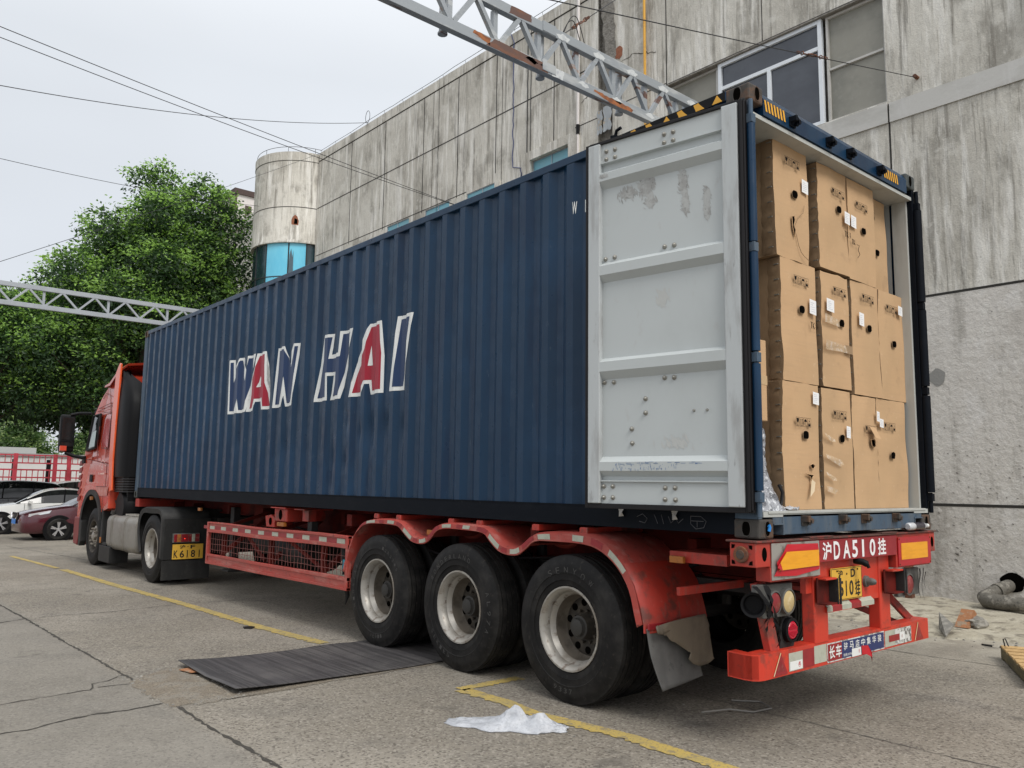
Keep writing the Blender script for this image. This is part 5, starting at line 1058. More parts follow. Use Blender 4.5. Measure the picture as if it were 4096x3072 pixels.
# tape segments on the band
def band_q(i0, i1, mk, a=.22, c=.78):
    q = MB(); vs = []
    for i in range(i0, i1+1):
        (ly, lz), (uy, uz) = L_s[i], U_s[i]
        vs += [(-.0375, ly+(uy-ly)*a, lz+(uz-lz)*a), (-.0375, ly+(uy-ly)*c, lz+(uz-lz)*c)]
    q.add(vs, [(2*k, 2*k+1, 2*k+3, 2*k+2) for k in range(i1-i0)]); obj('reflective_tape', q, M[mk], fd)
segs = [(12,13,'reflwhite'),(14,15,'reflred'),(17,18,'reflwhite'),(19,22,'reflred'),(23,27,'reflwhite'),(28,30,'reflred'),(32,35,'reflwhite'),(36,40,'reflred'),(41,43,'reflwhite'),(44,44,'reflred'),(45,46,'reflwhite'),(47,49,'reflred'),(50,53,'reflwhite'),(54,57,'reflred'),(59,62,'reflwhite'),(63,67,'reflred'),(68,69,'reflwhite'),(70,70,'reflred'),(71,72,'reflwhite'),(73,75,'reflred'),(76,79,'reflwhite')]
# finer: by y range instead
def seg_y(ya, yb, mk):
    ids = [i for i in range(N_) if yb <= L_s[i][0] <= ya]
    if len(ids) > 1: band_q(ids[0], ids[-1], mk)
for ya, yb, mk in ((4.6,4.45,'reflred'),(4.45,4.25,'reflwhite'),(4.25,4.1,'reflred'),(4.12,3.95,'reflwhite'),(3.95,3.8,'reflred'),(3.8,3.64,'reflwhite'),(3.64,3.52,'reflred'),(3.52,3.38,'reflwhite'),(3.38,3.18,'reflred'),(3.18,3.0,'reflwhite'),(3.0,2.86,'reflred'),(2.88,2.68,'reflwhite'),(2.68,2.54,'reflred'),(2.54,2.37,'reflwhite'),(2.37,2.24,'reflred'),(2.24,2.10,'reflwhite'),(2.1,1.92,'reflred'),(1.93,1.72,'reflwhite'),(1.74,1.6,'reflred'),(1.62,1.38,'reflwhite'),(1.4,1.24,'reflred'),(1.24,1.06,'reflwhite')): seg_y(ya, yb, mk)
for y in (4.32,3.92,3.08,2.68,1.98,1.46):   # bolted stays
    b = MB(); b.prism([(y-.04,1.225),(y+.04,1.225),(y+.04,1.262),(y+.03,1.272),(y-.04,1.272)], 'x', .0, .62); T('mudguard_stay', b, 'red', bevel=.003)
# rear drop of the mudguard and torn flap
b = MB()
rows = []
for i, (y, z) in enumerate([(1.05,1.062),(.945,.92),(.895,.78),(.87,.68),(.868,.615)]): rows.append([(x, y-.03*(x > -.02)-.02*sin(max(0,x)*3), z-.01) for x in (-.035,-.0,.2,.4,.6)])
b.add([p for r_ in rows for p in r_], [(5*i+j, 5*i+j+1, 5*i+5+j+1, 5*i+5+j) for i in range(4) for j in range(4)]); T('mudguard_back', b, 'red', smooth=60)
b = MB(); b.add([(-.034,.868,.665),(.32,.838,.665),(.32,.838,.63),(-.034,.868,.625)], [(0,1,2,3)]); b.box(-.03,.33,.825,.84,.63,.668); T('flap_clamp', b, 'reflred', bevel=.002)
def flapsheet(name, pts, mk, ycurve, thick=.008, y0=.83):
    # triangulated sheet from an outline; y bends with height
    bm = bmesh.new(); bm.faces.new([bm.verts.new((a, 0, c)) for a, c in pts]); bmesh.ops.triangulate(bm, faces=bm.faces)
    for k in range(-3, 16): bmesh.ops.bisect_plane(bm, geom=bm.verts[:]+bm.edges[:]+bm.faces[:], plane_co=(0,0,.15+k*.04), plane_no=(0,0,1), dist=1e-5)
    for k in range(14): bmesh.ops.bisect_plane(bm, geom=bm.verts[:]+bm.edges[:]+bm.faces[:], plane_co=(k*.05-.05,0,0), plane_no=(1,0,0), dist=1e-5)
    for v in bm.verts: v.co.y = y0+ycurve(v.co.x, v.co.z)
    b = MB(); bm.verts.index_update(); b.v = [tuple(v.co) for v in bm.verts]; b.f = [[v.index for v in f.verts] for f in bm.faces]; b.m = [0]*len(b.f); bm.free()
    o = T(name, b, mk, smooth=60); m_ = o.modifiers.new('solid', 'SOLIDIFY'); m_.thickness = thick; return o
flapsheet('mud_flap', [(-.03,.635),(.5,.635),(.52,.27),(.3,.25),(.06,.235),(.0,.45)], 'flap', lambda x, z: .03-.35*(.65-z)**2+.02*x, y0=.82)
flapsheet('torn_mud_flap', [(-.02,.66),(.0,.61),(.06,.6),(.13,.615),(.20,.63),(.27,.645),(.33,.60),(.36,.52),(.405,.455),(.35,.45),(.33,.41),(.37,.375),(.43,.355),(.52,.36),(.60,.385),(.545,.50),(.54,.62),(.5,.70)], 'flap2', lambda x, z: -.06*max(0,.45-z)*4*(.45-z)-.02+.015*sin(x*9), y0=.80)
# lamps
b = MB(); b.add([(.03,.05,.995),(.44,.05,.985),(.438,.05,.80),(.40,.05,.785),(.10,.05,.79),(.03,.05,.86),(.03,.085,.995),(.44,.085,.985),(.438,.085,.80),(.40,.085,.785),(.10,.085,.79),(.03,.085,.86)], [range(6), (6,7,8,9,10,11), (0,1,7,6),(1,2,8,7),(2,3,9,8),(3,4,10,9),(4,5,11,10),(5,0,6,11)])
lpn = T('lamp_panel', b, 'greyplastic', bevel=.006)
def lamp(c, r, mk, parent, name='tail_lamp', rim='greyplastic', tilt=None):
    b = MB(); st_ = 0; b.lathe([(0,r*1.12),(-.03,r*1.1),(-.034,r*.96),(-.028,r*.95)], c, 'y', 24); o = obj(name, b, M[rim], parent, smooth=40)
    b = MB(); b.lathe([(-.026,r*.955),(-.036,r*.7),(-.04,0)], c, 'y', 24); obj('lens', b, M[mk], o, smooth=60); return o
lamp((.19,.05,.882), .068, 'lampred', lpn); lamp((.345,.05,.880), .072, 'lampamb', lpn)
b = MB(); b.lathe([(.02,0),(.02,.06),(-.02,.074),(-.04,.074),(-.036,.06),(.0,.05),(.0,0)], (.03,.05,.885), 'y', 22); b.xf(Matrix.Translation((.02,.07,.88)) @ Matrix.Rotation(R(-62),4,'Z') @ Matrix.Translation((-.02,-.07,-.88))); T('broken_lamp_shell', b, 'blackplastic', smooth=40)
rnd = random.Random(8); b = MB()
for (x, z0, z1, w_) in ((-.03,1.0,.75,.05),(.02,1.0,.72,.05),(.07,.99,.74,.04),(.09,.9,.62,.02)):
    vs = []; 
    for i in range(11): t_ = i/10; z = z0+(z1-z0)*t_; wx = w_*(1-.5*t_)*rnd.uniform(.7,1.3); cx = x+.03*sin(t_*5+x*40)+.05*t_; vs += [(cx-wx/2, -.0-.04*sin(t_*pi)+rnd.uniform(-.012,.012), z), (cx+wx/2, .01-.05*sin(t_*pi)+rnd.uniform(-.012,.012), z)]
    b.add(vs, [(2*i, 2*i+1, 2*i+3, 2*i+2) for i in range(10)])
TE('torn_black_wrapping', b, 'blackplastic', smooth=60)
b = MB(); b.box(1.92, 2.29, .05, .085, .78, .98); rpn = T('lamp_panel', b, 'greyplastic', bevel=.006)
lamp((2.05,.05,.868), .075, 'lampred', rpn); b = MB()
for (x, z0, z1, w_) in ((2.18,.98,.76,.04),(2.24,.98,.73,.03),(2.28,.95,.80,.03)):
    vs = []
    for i in range(9): t_ = i/8; z = z0+(z1-z0)*t_; vs += [(x+.02*sin(t_*6+x*9)-w_/2*(1-.6*t_), .0, z), (x+.02*sin(t_*6+x*9)+w_/2*(1-.6*t_), .005, z)]
    b.add(vs, [(2*i, 2*i+1, 2*i+3, 2*i+2) for i in range(8)])
T('torn_black_wrapping', b, 'blackplastic')
# low round lamp hanging at an angle
def tilted(c, ang): return Matrix.Translation(c) @ Matrix.Rotation(R(ang), 4, 'Y') @ Matrix.Translation((-c[0],-c[1],-c[2]))
c = (.445,.09,.69); b = MB(); b.prism([(c[0]-.09,c[2]-.02),(c[0]-.075,c[2]+.06),(c[0]-.03,c[2]+.088),(c[0]+.03,c[2]+.088),(c[0]+.075,c[2]+.06),(c[0]+.09,c[2]-.02),(c[0]+.085,c[2]-.13),(c[0]-.07,c[2]-.13)], 'y', .09, .1); b.xf(tilted(c, 14)); hl = T('lamp_hanger', b, 'muddark', bevel=.003)
b = MB(); b.lathe([(0,.078),(-.03,.076),(-.034,.058)], c, 'y', 24); o = obj('tail_lamp', b, M['blackplastic'], hl, smooth=40)
b = MB(); b.lathe([(-.026,.058),(-.034,.05),(-.036,0)], c, 'y', 24)
for i in range(-3, 4):
    for j in (-1, 1): b.box(c[0]+i*.013-.003, c[0]+i*.013+.003, c[1]-.040, c[1]-.034, c[2]+j*.012-.006*j, c[2]+j*(.04-.006*abs(i)))
obj('lens', b, M['lampbright'], o)
# ------------------------------- mesh side guard
sgd = MB()
def rail(z0, z1, y0=4.86, y1=8.66, x=-.03): sgd.box(x, x+.03, y0, y1, z0, z1)
SG0, SG1 = 4.80, 8.68
def gz(y, a, b_): t = (y-SG0)/(SG1-SG0); return a+(b_-a)*t
def grail(name, a0, a1, b0, b1, x=-.032, dx=.03, mk='reddust', ya=SG0, yb=SG1):
    # rail between z a0..a1 at near end and b0..b1 at far end
    b = MB(); n = 12; vs = []
    for i in range(n+1):
        t = i/n; y = ya+(yb-ya)*t; w_ = .006*sin(t*9)*(1 if a0 > .8 else .3)
        za, zb = a0+(b0-a0)*t+w_, a1+(b1-a1)*t+w_; vs += [(x,y,za),(x,y,zb),(x+dx,y,zb),(x+dx,y,za)]
    b.add(vs, [(4*i+j, 4*i+(j+1) % 4, 4*i+4+(j+1) % 4, 4*i+4+j) for i in range(n) for j in range(4)]+[(3,2,1,0),(4*n,4*n+1,4*n+2,4*n+3)])
    return T(name, b, mk, bevel=.003)
g1 = grail('guard_top_rail', .995, 1.025, .985, 1.005, dx=.045); g2 = grail('guard_top_panel', .935, .995, .905, .985, x=-.020, dx=.02); grail('guard_upper_rail', .895, .935, .865, .905, dx=.04)
grail('guard_lower_rail', .565, .605, .545, .575, dx=.04); grail('guard_lower_panel', .50, .565, .48, .545, x=-.02, dx=.02); grail('guard_bottom_rail', .47, .50, .44, .48, dx=.045)
for y in (SG0, SG1-.045):
    b = MB(); b.box(-.034, .02, y, y+.045, .47 if y < 5 else .44, 1.025 if y < 5 else 1.005); T('guard_end_post', b, 'reddust', bevel=.004)
for y in (5.44, 6.76, 8.25):
    b = MB(); b.box(.02, .07, y-.03, y+.03, .48, 1.0); b.bar((.06,y,.62),(.7,y+.0,1.1),.05,.05); b.bar((.04,y,.95),(.7,y,1.15),.04,.04); TE('guard_stay', b, 'redshade')
b = MB(); b.bar((.08,5.5,.62),(.08,6.7,.98),.03); b.bar((.08,7.0,.6),(.08,7.8,.98),.03); TE('guard_diagonal', b, 'redshade')
b = MB(); rnd = random.Random(3)
for i in range(46):
    y = 4.9+i*.082+rnd.uniform(-.012,.012); b.tube([(.0,y,.60),(.0+rnd.uniform(-.01,.01),y+rnd.uniform(-.02,.02),.75),(.0,y+rnd.uniform(-.01,.01),.90)], .0028, 4)
for z in (.66,.735,.81): b.tube([(.003,4.84+i*.19,z+rnd.uniform(-.006,.006)-.004*i*.3) for i in range(21)], .0028, 4)
T('wire_mesh', b, mat('rusty_wire', (.2,.07,.06), .6))
for i in range(10):
    y0 = 4.88+i*.395; z0 = gz(y0, .94, .912); z1 = gz(y0, .99, .955)
    b = MB(); b.add([(-.0215,y0,z0),(-.0215,y0+.17,z0-.001),(-.0215,y0+.17,z1-.001),(-.0215,y0,z1)], [(0,1,2,3)]); obj('reflective_tape', b, M['reflwhite'], g2)
    b = MB(); b.add([(-.0213,y0+.17,z0),(-.0213,y0+.39,z0-.001),(-.0213,y0+.39,z1-.001),(-.0213,y0+.17,z1)], [(0,1,2,3)]); obj('reflective_tape', b, M['reflred'], g2)
# things under the frame: spare wheel, air tanks, landing legs, tool box
b = MB(); b.lathe([(-.28,0),(-.28,.3),(-.2,.42),(0,.46),(.2,.42),(.28,.3),(.28,0)], (1.1,7.6,.78), 'x', 24); T('spare_wheel', b, 'tyre', smooth=50)
b = MB(); b.tube([(.3,6.2,.74),(.3,7.0,.74)], .14, 16); T('air_tank', b, 'muddark', smooth=50)
b = MB(); b.tube([(.45,7.25,.78),(.45,7.9,.78)], .17, 16); T('air_tank', b, 'muddark', smooth=50)
for x in (.42,2.0):
    b = MB(); b.box(x-.05,x+.05,8.75,8.87,.45,1.2); b.box(x-.035,x+.035,8.77,8.85,.33,.5); b.box(x-.12,x+.12,8.68,8.92,.30,.325); T('landing_leg', b, 'black', bevel=.004)
b = MB(); rnd = random.Random(6); b.tube([(.12,4.98,.9),(.11,5.0,.8),(.1,4.99,.62),(.09,5.02,.5),(.1,5.0,.4),(.09,5.02,.3)], [.035,.05,.04,.03,.025,.006], 8); b.tube([(.1,5.15,.9),(.12,5.12,.75),(.1,5.1,.6)], [.02,.03,.012], 7); T('hanging_straps', b, 'muddark', smooth=60)
b = MB(); b.box(.08,.1,5.04,5.09,.66,.76); T('blue_tag', b, mat('cyan_cloth', (.05,.35,.45), .7))
for pts, r_ in (([(.62,.9,1.02),(.5,1.3,.9),(.42,2.2,.98),(.3,3.4,.88),(.4,4.6,1.0),(.36,5.6,.92),(.42,7.0,1.02)], .012), ([(.66,.9,.95),(.6,1.2,.8),(.5,1.8,.9),(.48,3.0,.8),(.5,4.4,.9)], .009)):
    b = MB(); b.tube(pts, r_, 6); T('air_hose', b, 'rubber', smooth=60)
# far side guard and mudguard back so the far side is closed
b = MB(); b.box(2.44,2.47,5.3,8.6,.86,1.0); b.box(2.44,2.47,5.3,8.6,.45,.6); T('far_guard_rail', b, 'red')
# ------------------------------- wheels
def arc_text(mb, body, c, r, a0, step, h, x, w_=None, flip=False, m=None):
    for i, ch in enumerate(body):
        if ch == ' ': continue
        a = a0-step*i if not flip else a0+step*i
        rad = Vector((0, -cos(a), sin(a)))      # seen from -x: +a counter-clockwise from right(-y)
        upv = rad if not flip else -rad; rx = Vector((0,0,0)); n = Vector((-1,0,0)); rx = upv.cross(n)
        base = Vector((x, c[1], c[2])) + rad*(r if not flip else r+h); text_mb(mb, ch, base-rx*((w_ or h*.6)/2), rx, upv, h, w_ or h*.6, m=m, thick=0)
def tyre_mb(R_=.535, W_=.29, r0=.30, n=56):
    mb = MB(); h = W_/2
    prof = [(-h*.72,r0),(-h*.9,r0+.012),(-h*.93,r0+.05),(-h*.935,r0+.052),(-h*.98,r0+.053),(-h*.975,r0+.062),(-h*.985,r0+.10),(-h*1.01,r0+.103),(-h*1.01,r0+.108),(-h,r0+.112),(-h,r0+.135),(-h*.97,R_-.075),(-h*.93,R_-.05),(-h*.92,R_-.048),(-h*.86,R_-.02),(-h*.8,R_-.008)]
    grooves = (-.55,-.2,.2,.55)
    tread = [(-h*.8,R_-.006)]
    for g_ in grooves: tread += [(h*g_-.007,R_),(h*g_-.004,R_-.014),(h*g_+.004,R_-.014),(h*g_+.007,R_)]
    tread += [(h*.8,R_-.006)]
    full = prof+tread+[(-a, b) for a, b in prof[::-1]]
    mb.lathe(full, (0,0,0), 'x', n); return mb
def rim_mb(r0=.30, deep=.15, n=40):
    mb = MB(); mb.lathe([(-.12,r0-.002),(-.128,r0+.006),(-.134,r0+.004),(-.134,r0-.008),(-.12,r0-.02),(-.105,r0-.032),(-.06,r0-.038)], (0,0,0), 'x', n, 0)
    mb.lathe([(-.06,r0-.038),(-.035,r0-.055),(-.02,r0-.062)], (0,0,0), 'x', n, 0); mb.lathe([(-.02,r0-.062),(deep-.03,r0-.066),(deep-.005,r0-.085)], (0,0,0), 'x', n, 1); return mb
def disc_mb(r0=.30, deep=.15):
    mb = MB(); mb.lathe([(deep-.005,r0-.085),(deep-.02,r0-.105),(deep-.022,.13),(deep-.01,.1),(deep-.03,.09),(deep-.10,.085)], (0,0,0), 'x', 36, 0)
    for i in range(10):
        a = 2*pi*i/10+.2; c = (.0, .172*cos(a), .172*sin(a)); mb.prism([(c[1]+.027*cos(t), c[2]+.027*sin(t)) for t in [2*pi*k/14 for k in range(14)]], 'x', deep-.026, deep-.02, 1)
        a += .3; mb.prism([(.118*cos(a)+.012*cos(t), .118*sin(a)+.012*sin(t)) for t in [2*pi*k/6 for k in range(6)]], 'x', deep-.045, deep-.015, 0)
    return mb
def hub_mb(deep=.15):
    mb = MB(); mb.lathe([(deep-.10,.085),(deep-.103,.07),(deep-.118,.062),(deep-.128,.06),(deep-.132,.052),(deep-.132,0)], (0,0,0), 'x', 24); return mb
WH = {}; M['rimshade'] = mat('shaded_dirty_rim', (.17,.145,.115), .6, .2, layers=[(7,(.09,.075,.058),.42,.62,.8)])  # deep barrel half: dirt plus shade painted into the colour
def wheel(c, parent, text=None, s=1, rot=0, deep=.15, inner=True, R_=.535):
    """wheel part: rim (mesh) > tyre, inner tyre, disc, hub; s=-1 faces +x"""
    def place(o):
        o.location = c; o.rotation_euler = (rot if s > 0 else -rot, 0, 0) if s > 0 else (rot, 0, pi)
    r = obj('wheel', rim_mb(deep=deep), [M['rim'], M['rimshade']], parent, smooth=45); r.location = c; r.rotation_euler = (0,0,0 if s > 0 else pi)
    INV[r.name] = Matrix.Identity(4)
    for nm, mb, mk in (('tyre', tyre_mb(R_), 'tyre'), ('wheel_disc', disc_mb(deep=deep), None), ('hub', hub_mb(deep), 'hub')):
        if mk is None: o = obj(nm, mb, [M['rimdark'], M['hole']], r, smooth=40, local=True)
        else: o = obj(nm, mb, M[mk], r, smooth=40, local=True)
    if inner:
        mb = tyre_mb(R_); mb.v = [(v[0]+.33, v[1], v[2]) for v in mb.v]; obj('tyre', mb, M['tyre'], r, smooth=40, local=True)
    if text:
        mb = MB()
        for args in text: arc_text(mb, *args)
        obj('tyre_lettering', mb, M['tyreletter'], r, local=True)
    return r
M['tyreletter'] = mat('moulded_tyre_letters', (.05,.048,.046), .5)
tx = -.1462
ZC = (0,0,0)
TXT = {0: [('SENYOW', ZC, .40, R(115), R(12), .045, tx, .04), ('9337', ZC, .42, R(255), R(7), .035, tx, .03, True)],
       1: [('WONDERLAND', ZC, .405, R(150), R(9), .04, tx, .034), ('AL97A', ZC, .41, R(20), R(10), .045, tx, .035), ('SERIES', ZC, .405, R(215), R(8), .038, tx, .03, True)],
       2: [('MIDSTAR', ZC, .405, R(205), R(-8) if 0 else R(9), .038, tx, .03), ('12R22.5', ZC, .41, R(75), R(7), .03, tx, .024), ('VE911', ZC, .41, R(262), R(6), .035, tx, .028, True)]}
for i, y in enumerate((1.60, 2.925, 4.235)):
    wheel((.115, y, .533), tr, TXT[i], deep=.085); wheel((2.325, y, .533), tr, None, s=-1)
# ================================================================ TRACTOR UNIT
tk_ = thing('truck_tractor', 'orange red cab tractor unit with black fairing, coupled under the front of the container', 'truck', (1.07,12.5,0))
def K(name, mb, mk, **k): return obj(name, mb, M[mk] if isinstance(mk, str) else mk, k.pop('parent', tk_), **k)
XL, XR = -.18, 2.32
def cabsec(prof, x, dy=0, shrink=0): return [(x, y+dy, z) for y, z in prof]
cabp = [(13.02,1.20),(13.0,2.43),(12.98,3.42),(13.1,3.47),(13.5,3.44),(13.82,3.36),(14.18,3.13),(14.40,2.90),(14.56,2.76),(14.80,2.2),(14.97,1.96),(15.10,1.5),(15.14,1.1),(15.12,.84),(14.85,.82),(14.80,1.02),(14.62,1.22),(14.40,1.33),(14.12,1.37),(13.85,1.32),(13.62,1.2),(13.5,1.08),(13.44,.98),(13.02,1.06)]
def cab_at(x, inset):    # inset shrinks outline towards centre, rounding the edges
    cy, cz = 14.0, 2.2; return [(x, y+(cy-y)*inset*.12, z+(cz-z)*inset*.09 if z > 2.3 else z) for y, z in cabp]
c_ = MB(); secs = [cab_at(XL+.03, .8), cab_at(XL+.0, .35), cab_at(XL+.03, .1), cab_at(XL+.25, -.15), cab_at(1.07, -.3), cab_at(XR-.25, -.15), cab_at(XR-.03,.1), cab_at(XR, .35), cab_at(XR-.03, .8)]
secs = [cab_at(XL+.02, .5), cab_at(XL, .15), cab_at(XL+.02, .0), cab_at(XL+.22, -.2), cab_at(1.07, -.35), cab_at(XR-.22, -.2), cab_at(XR-.02, 0), cab_at(XR, .15), cab_at(XR-.02, .5)]
# upper body leans inward
for s_ in secs:
    for i, (x, y, z) in enumerate(s_):
        if z > 2.2: f = (z-2.2)/1.3; s_[i] = (x+(1.07-x)*.10*f*f, y, z)
c_.loft(secs, cap=False)
cab = K('cab', c_, 'cab', smooth=28)
side = MB()
def cx(z): 
    f = max(0, z-2.2)/1.3; return XL+.004+(1.07-XL)*.10*f*f
# flat side panels inside the arch outline
pts = [(x, y, z) for x, y, z in secs[1]]
side.add([(p[0]+.001, p[1], p[2]) for p in pts], [range(len(pts))]); side.add([(2*1.07-p[0]-.001, p[1], p[2]) for p in pts], [range(len(pts))])
each('cab_side_panel', side, M['cab'], cab)
bk = MB(); bk.box(XL+.15, XR-.15, 12.96, 13.0, 1.15, 3.38, 0); K('cab_rear_wall', bk, mat('red_rear_wall', (.5,.03,.02), .5), parent=tk_)
bk = MB(); slab_quad(bk, .55, .85, 3.05, 3.18, 12.955); slab_quad(bk, .9, 1.15, 2.7, 3.0, 12.955); slab_quad(bk, .3,.5,3.08,3.2,12.955); each('cab_sticker', bk, M['white'], tk_)
# roof air deflector hood
hd_ = MB()
hs = []
for x, top in ((XL+.02,3.56),(XL+.12,3.66),(XL+.4,3.70),(1.07,3.72),(XR-.4,3.70),(XR-.12,3.66),(XR-.02,3.56)): hs.append([(x,12.82,top),(x,13.1,top-.02),(x,13.6,top-.2),(x,13.9,3.33),(x,13.9,3.30),(x,13.55,top-.25),(x,13.1,top-.07),(x,12.84,top-.04)])
hd_.loft(hs); K('roof_deflector', hd_, 'cab', smooth=40)
sd_ = MB()
for xs_ in (XL-.012, XR-.02):
    sd_.prism([(12.82,3.64),(12.90,3.66),(13.1,3.5),(13.16,2.6),(13.14,1.9),(13.0,1.35),(12.86,1.38),(12.92,1.9),(12.90,2.6),(12.84,3.3)], 'x', xs_, xs_+.032)
each('side_deflector', sd_, mat('orange_deflector_paint', (.78,.11,.03), .3, coat=.5), tk_, bevel=.008)
# black intake fairing behind the cab
fa = MB(); secs = []
for z, y0, y1, x0, x1 in ((3.52,12.80,12.84,-.13,-.08),(3.40,12.66,12.86,-.14,.02),(3.2,12.45,12.9,-.15,.2),(3.05,12.36,12.93,-.155,.26),(2.9,12.3,12.94,-.16,.3),(2.6,12.3,12.94,-.16,.32),(2.0,12.3,12.94,-.16,.32),(1.62,12.32,12.94,-.15,.32)):
    secs.append([(x0,y1,z),(x0-.01,(y0+y1)/2,z),(x0+.03,y0+.05,z),(x0+.1,y0,z),(x1,y0,z),(x1,y1,z)])
fa.loft(secs); K('air_intake_fairing', fa, 'blackplastic', smooth=50)
be = MB()
secs = []
for i in range(13): r_ = .0 if i % 2 else .018; z = 1.62-i*.022; secs.append([(-.12-r_,12.9,z),(-.12-r_,12.4,z),(-.06,12.34-r_,z),(.3,12.34-r_,z),(.3,12.9,z)])
be.loft(secs); K('rubber_bellows', be, 'rubber')
be = MB(); be.lathe([(-.0,0),(0,.24),(.06,.29),(.5,.29),(.56,.2)], (-.1,12.62,1.1), 'x', 24); be.box(-.05,.5,12.35,12.9,1.1,1.36); K('air_cleaner', be, 'blackplastic', smooth=50)
# panel seams and recesses on the side
sm = MB()
def seam(pts, r=.006): sm.tube([(cx(z)-.005, y, z) for y, z in pts], r, 5)
seam([(13.05,2.93),(13.6,2.92),(14.3,2.86)]); seam([(13.06,2.98),(13.6,2.97),(14.25,2.92)]); seam([(14.08,2.80),(13.98,2.5),(14.02,2.2),(13.9,1.9),(13.42,1.86)]); seam([(13.28,1.86),(13.28,1.45)])
seam([(13.28,1.44),(13.9,1.44)]); seam([(13.25,1.86),(14.92,1.97)]); seam([(13.15,2.80),(13.85,2.82)]); seam([(13.5,3.1),(13.95,3.2),(14.1,3.1)], .004)
seam([(13.28,2.72),(13.32,2.78),(13.62,2.78),(13.7,2.7),(13.75,2.25),(13.68,2.14),(13.3,2.12),(13.26,2.2),(13.28,2.72)], .006)
K('panel_seams', sm, mat('dark_seam', (.1,.012,.01), .5), parent=cab)
rc = MB(); rc.add([(cx(z)-.007, y, z) for y, z in ((13.32,2.76),(13.6,2.76),(13.68,2.68),(13.72,2.28),(13.66,2.17),(13.32,2.15))], [range(6)]); K('recessed_panel', rc, mat('recess_paint', (.42,.02,.015), .18, coat=.7), parent=cab)
wn = MB(); wp_ = [(14.03,2.80),(14.50,2.79),(14.73,2.22),(14.70,2.12),(14.12,2.17),(14.0,2.35)]
wn.add([(cx(z)-.010, y, z) for y, z in wp_], [range(6)]); wf = K('side_window', wn, mat('cab_window_glass', (.015,.017,.018), .05, spec=.8))
wn = MB(); wn.tube([(cx(z)-.010, y, z) for y, z in wp_], .022, 6, closed=True); obj('window_seal', wn, M['rubber'], wf, smooth=50)
wn = MB(); wn.add([(cx(z)-.014, y, z) for y, z in ((14.16,2.5),(14.42,2.46),(14.6,2.17),(14.2,2.19))], [range(4)]); obj('folded_sunshade', wn, mat('pale_sunshade', (.5,.58,.58), .4), wf)
ws = MB(); ws.add([(XL+.15,14.42,2.82),(XR-.15,14.42,2.82),(XR-.08,15.02,1.98),(XL+.08,15.02,1.98)], [(0,1,2,3)]); ws.v = [(x, y+.06, z+.04) for x, y, z in ws.v]; K('windscreen', ws, 'glass_dark')
vz = MB(); vz.prism([(14.3,2.92),(14.62,2.84),(14.66,2.86),(14.36,2.97)], 'x', XL+.05, XR-.05); K('sun_visor', vz, 'blackplastic')
hdl = MB(); hdl.box(XL-.016, XL-.0, 14.18, 14.36, 1.52, 1.66); K('door_handle', hdl, 'blackplastic', bevel=.01, parent=cab)
# front grille side edge with slats
gr = MB()
for i in range(6): z = 1.95-i*.14; gr.prism([(14.95,z),(15.16,z-.03),(15.18,z-.12),(15.0,z-.09)], 'x', XL-.01, XL+.3)
K('corner_grille', gr, mat('dark_red_grille', (.22,.015,.012), .4)); gr = MB(); gr.box(XL+.3, XR-.3, 15.06, 15.12, .95, 1.9); K('front_grille', gr, 'blackplastic')
bm_ = MB(); bm_.prism([(14.85,.84),(15.2,.84),(15.24,.6),(15.2,.32),(14.92,.30),(14.82,.5)], 'x', XL-.02, XR+.02); K('front_bumper', bm_, mat('dark_red_bumper', (.2,.012,.015), .4), bevel=.02)
bm_ = MB(); bm_.prism([(14.62,.78),(14.8,.80),(14.80,.32),(14.7,.30),(14.62,.4)], 'x', XL-.03, XL+.08); K('wheel_splash_guard', bm_, 'muddark', bevel=.012)
ar = MB(); vs = []
N2 = 22
for i in range(N2+1):
    a = R(195-i*185/N2); 
    yc, zc_ = 14.08, .73; ro, ri = .70, .60
    y = yc-cos(a)*ro*1.0; z = zc_+sin(a)*ro*.93; y2 = yc-cos(a)*ri; z2 = zc_+sin(a)*ri*.93
    vs += [(XL-.03,y2,z2),(XL-.035,y,z),(XL+.0,y,z),(XL+.28,y2,z2)]
ar.add(vs, [(4*i+j, 4*i+j+1, 4*i+4+j+1, 4*i+4+j) for i in range(N2) for j in range(3)]); K('front_wheel_arch', ar, 'muddark', smooth=40)
ai = MB(); ai.box(XL+.3, XR-.3, 13.1, 14.9, .5, 1.25); K('engine_block', ai, 'black')
lt = MB(); lt.prism([(13.95,1.25),(14.08,1.25),(14.07,1.19),(13.96,1.19)], 'x', XL-.05, XL-.02); K('indicator_lamp', lt, 'amber')
# rear of front wheel: step and guard
stp = MB(); stp.box(XL, XL+.3, 13.30, 13.40, .45, 1.05); stp.box(XL+.0, XL+.32, 12.75, 13.42, .12, .40); stp.box(XL+.02,XL+.3,13.05,13.35,.4,.46); K('step_box', stp, 'muddark', bevel=.01)
stp = MB(); stp.box(XL-.015, XL, 13.31, 13.37, .44, .54); K('side_marker', stp, 'amber', bevel=.003)
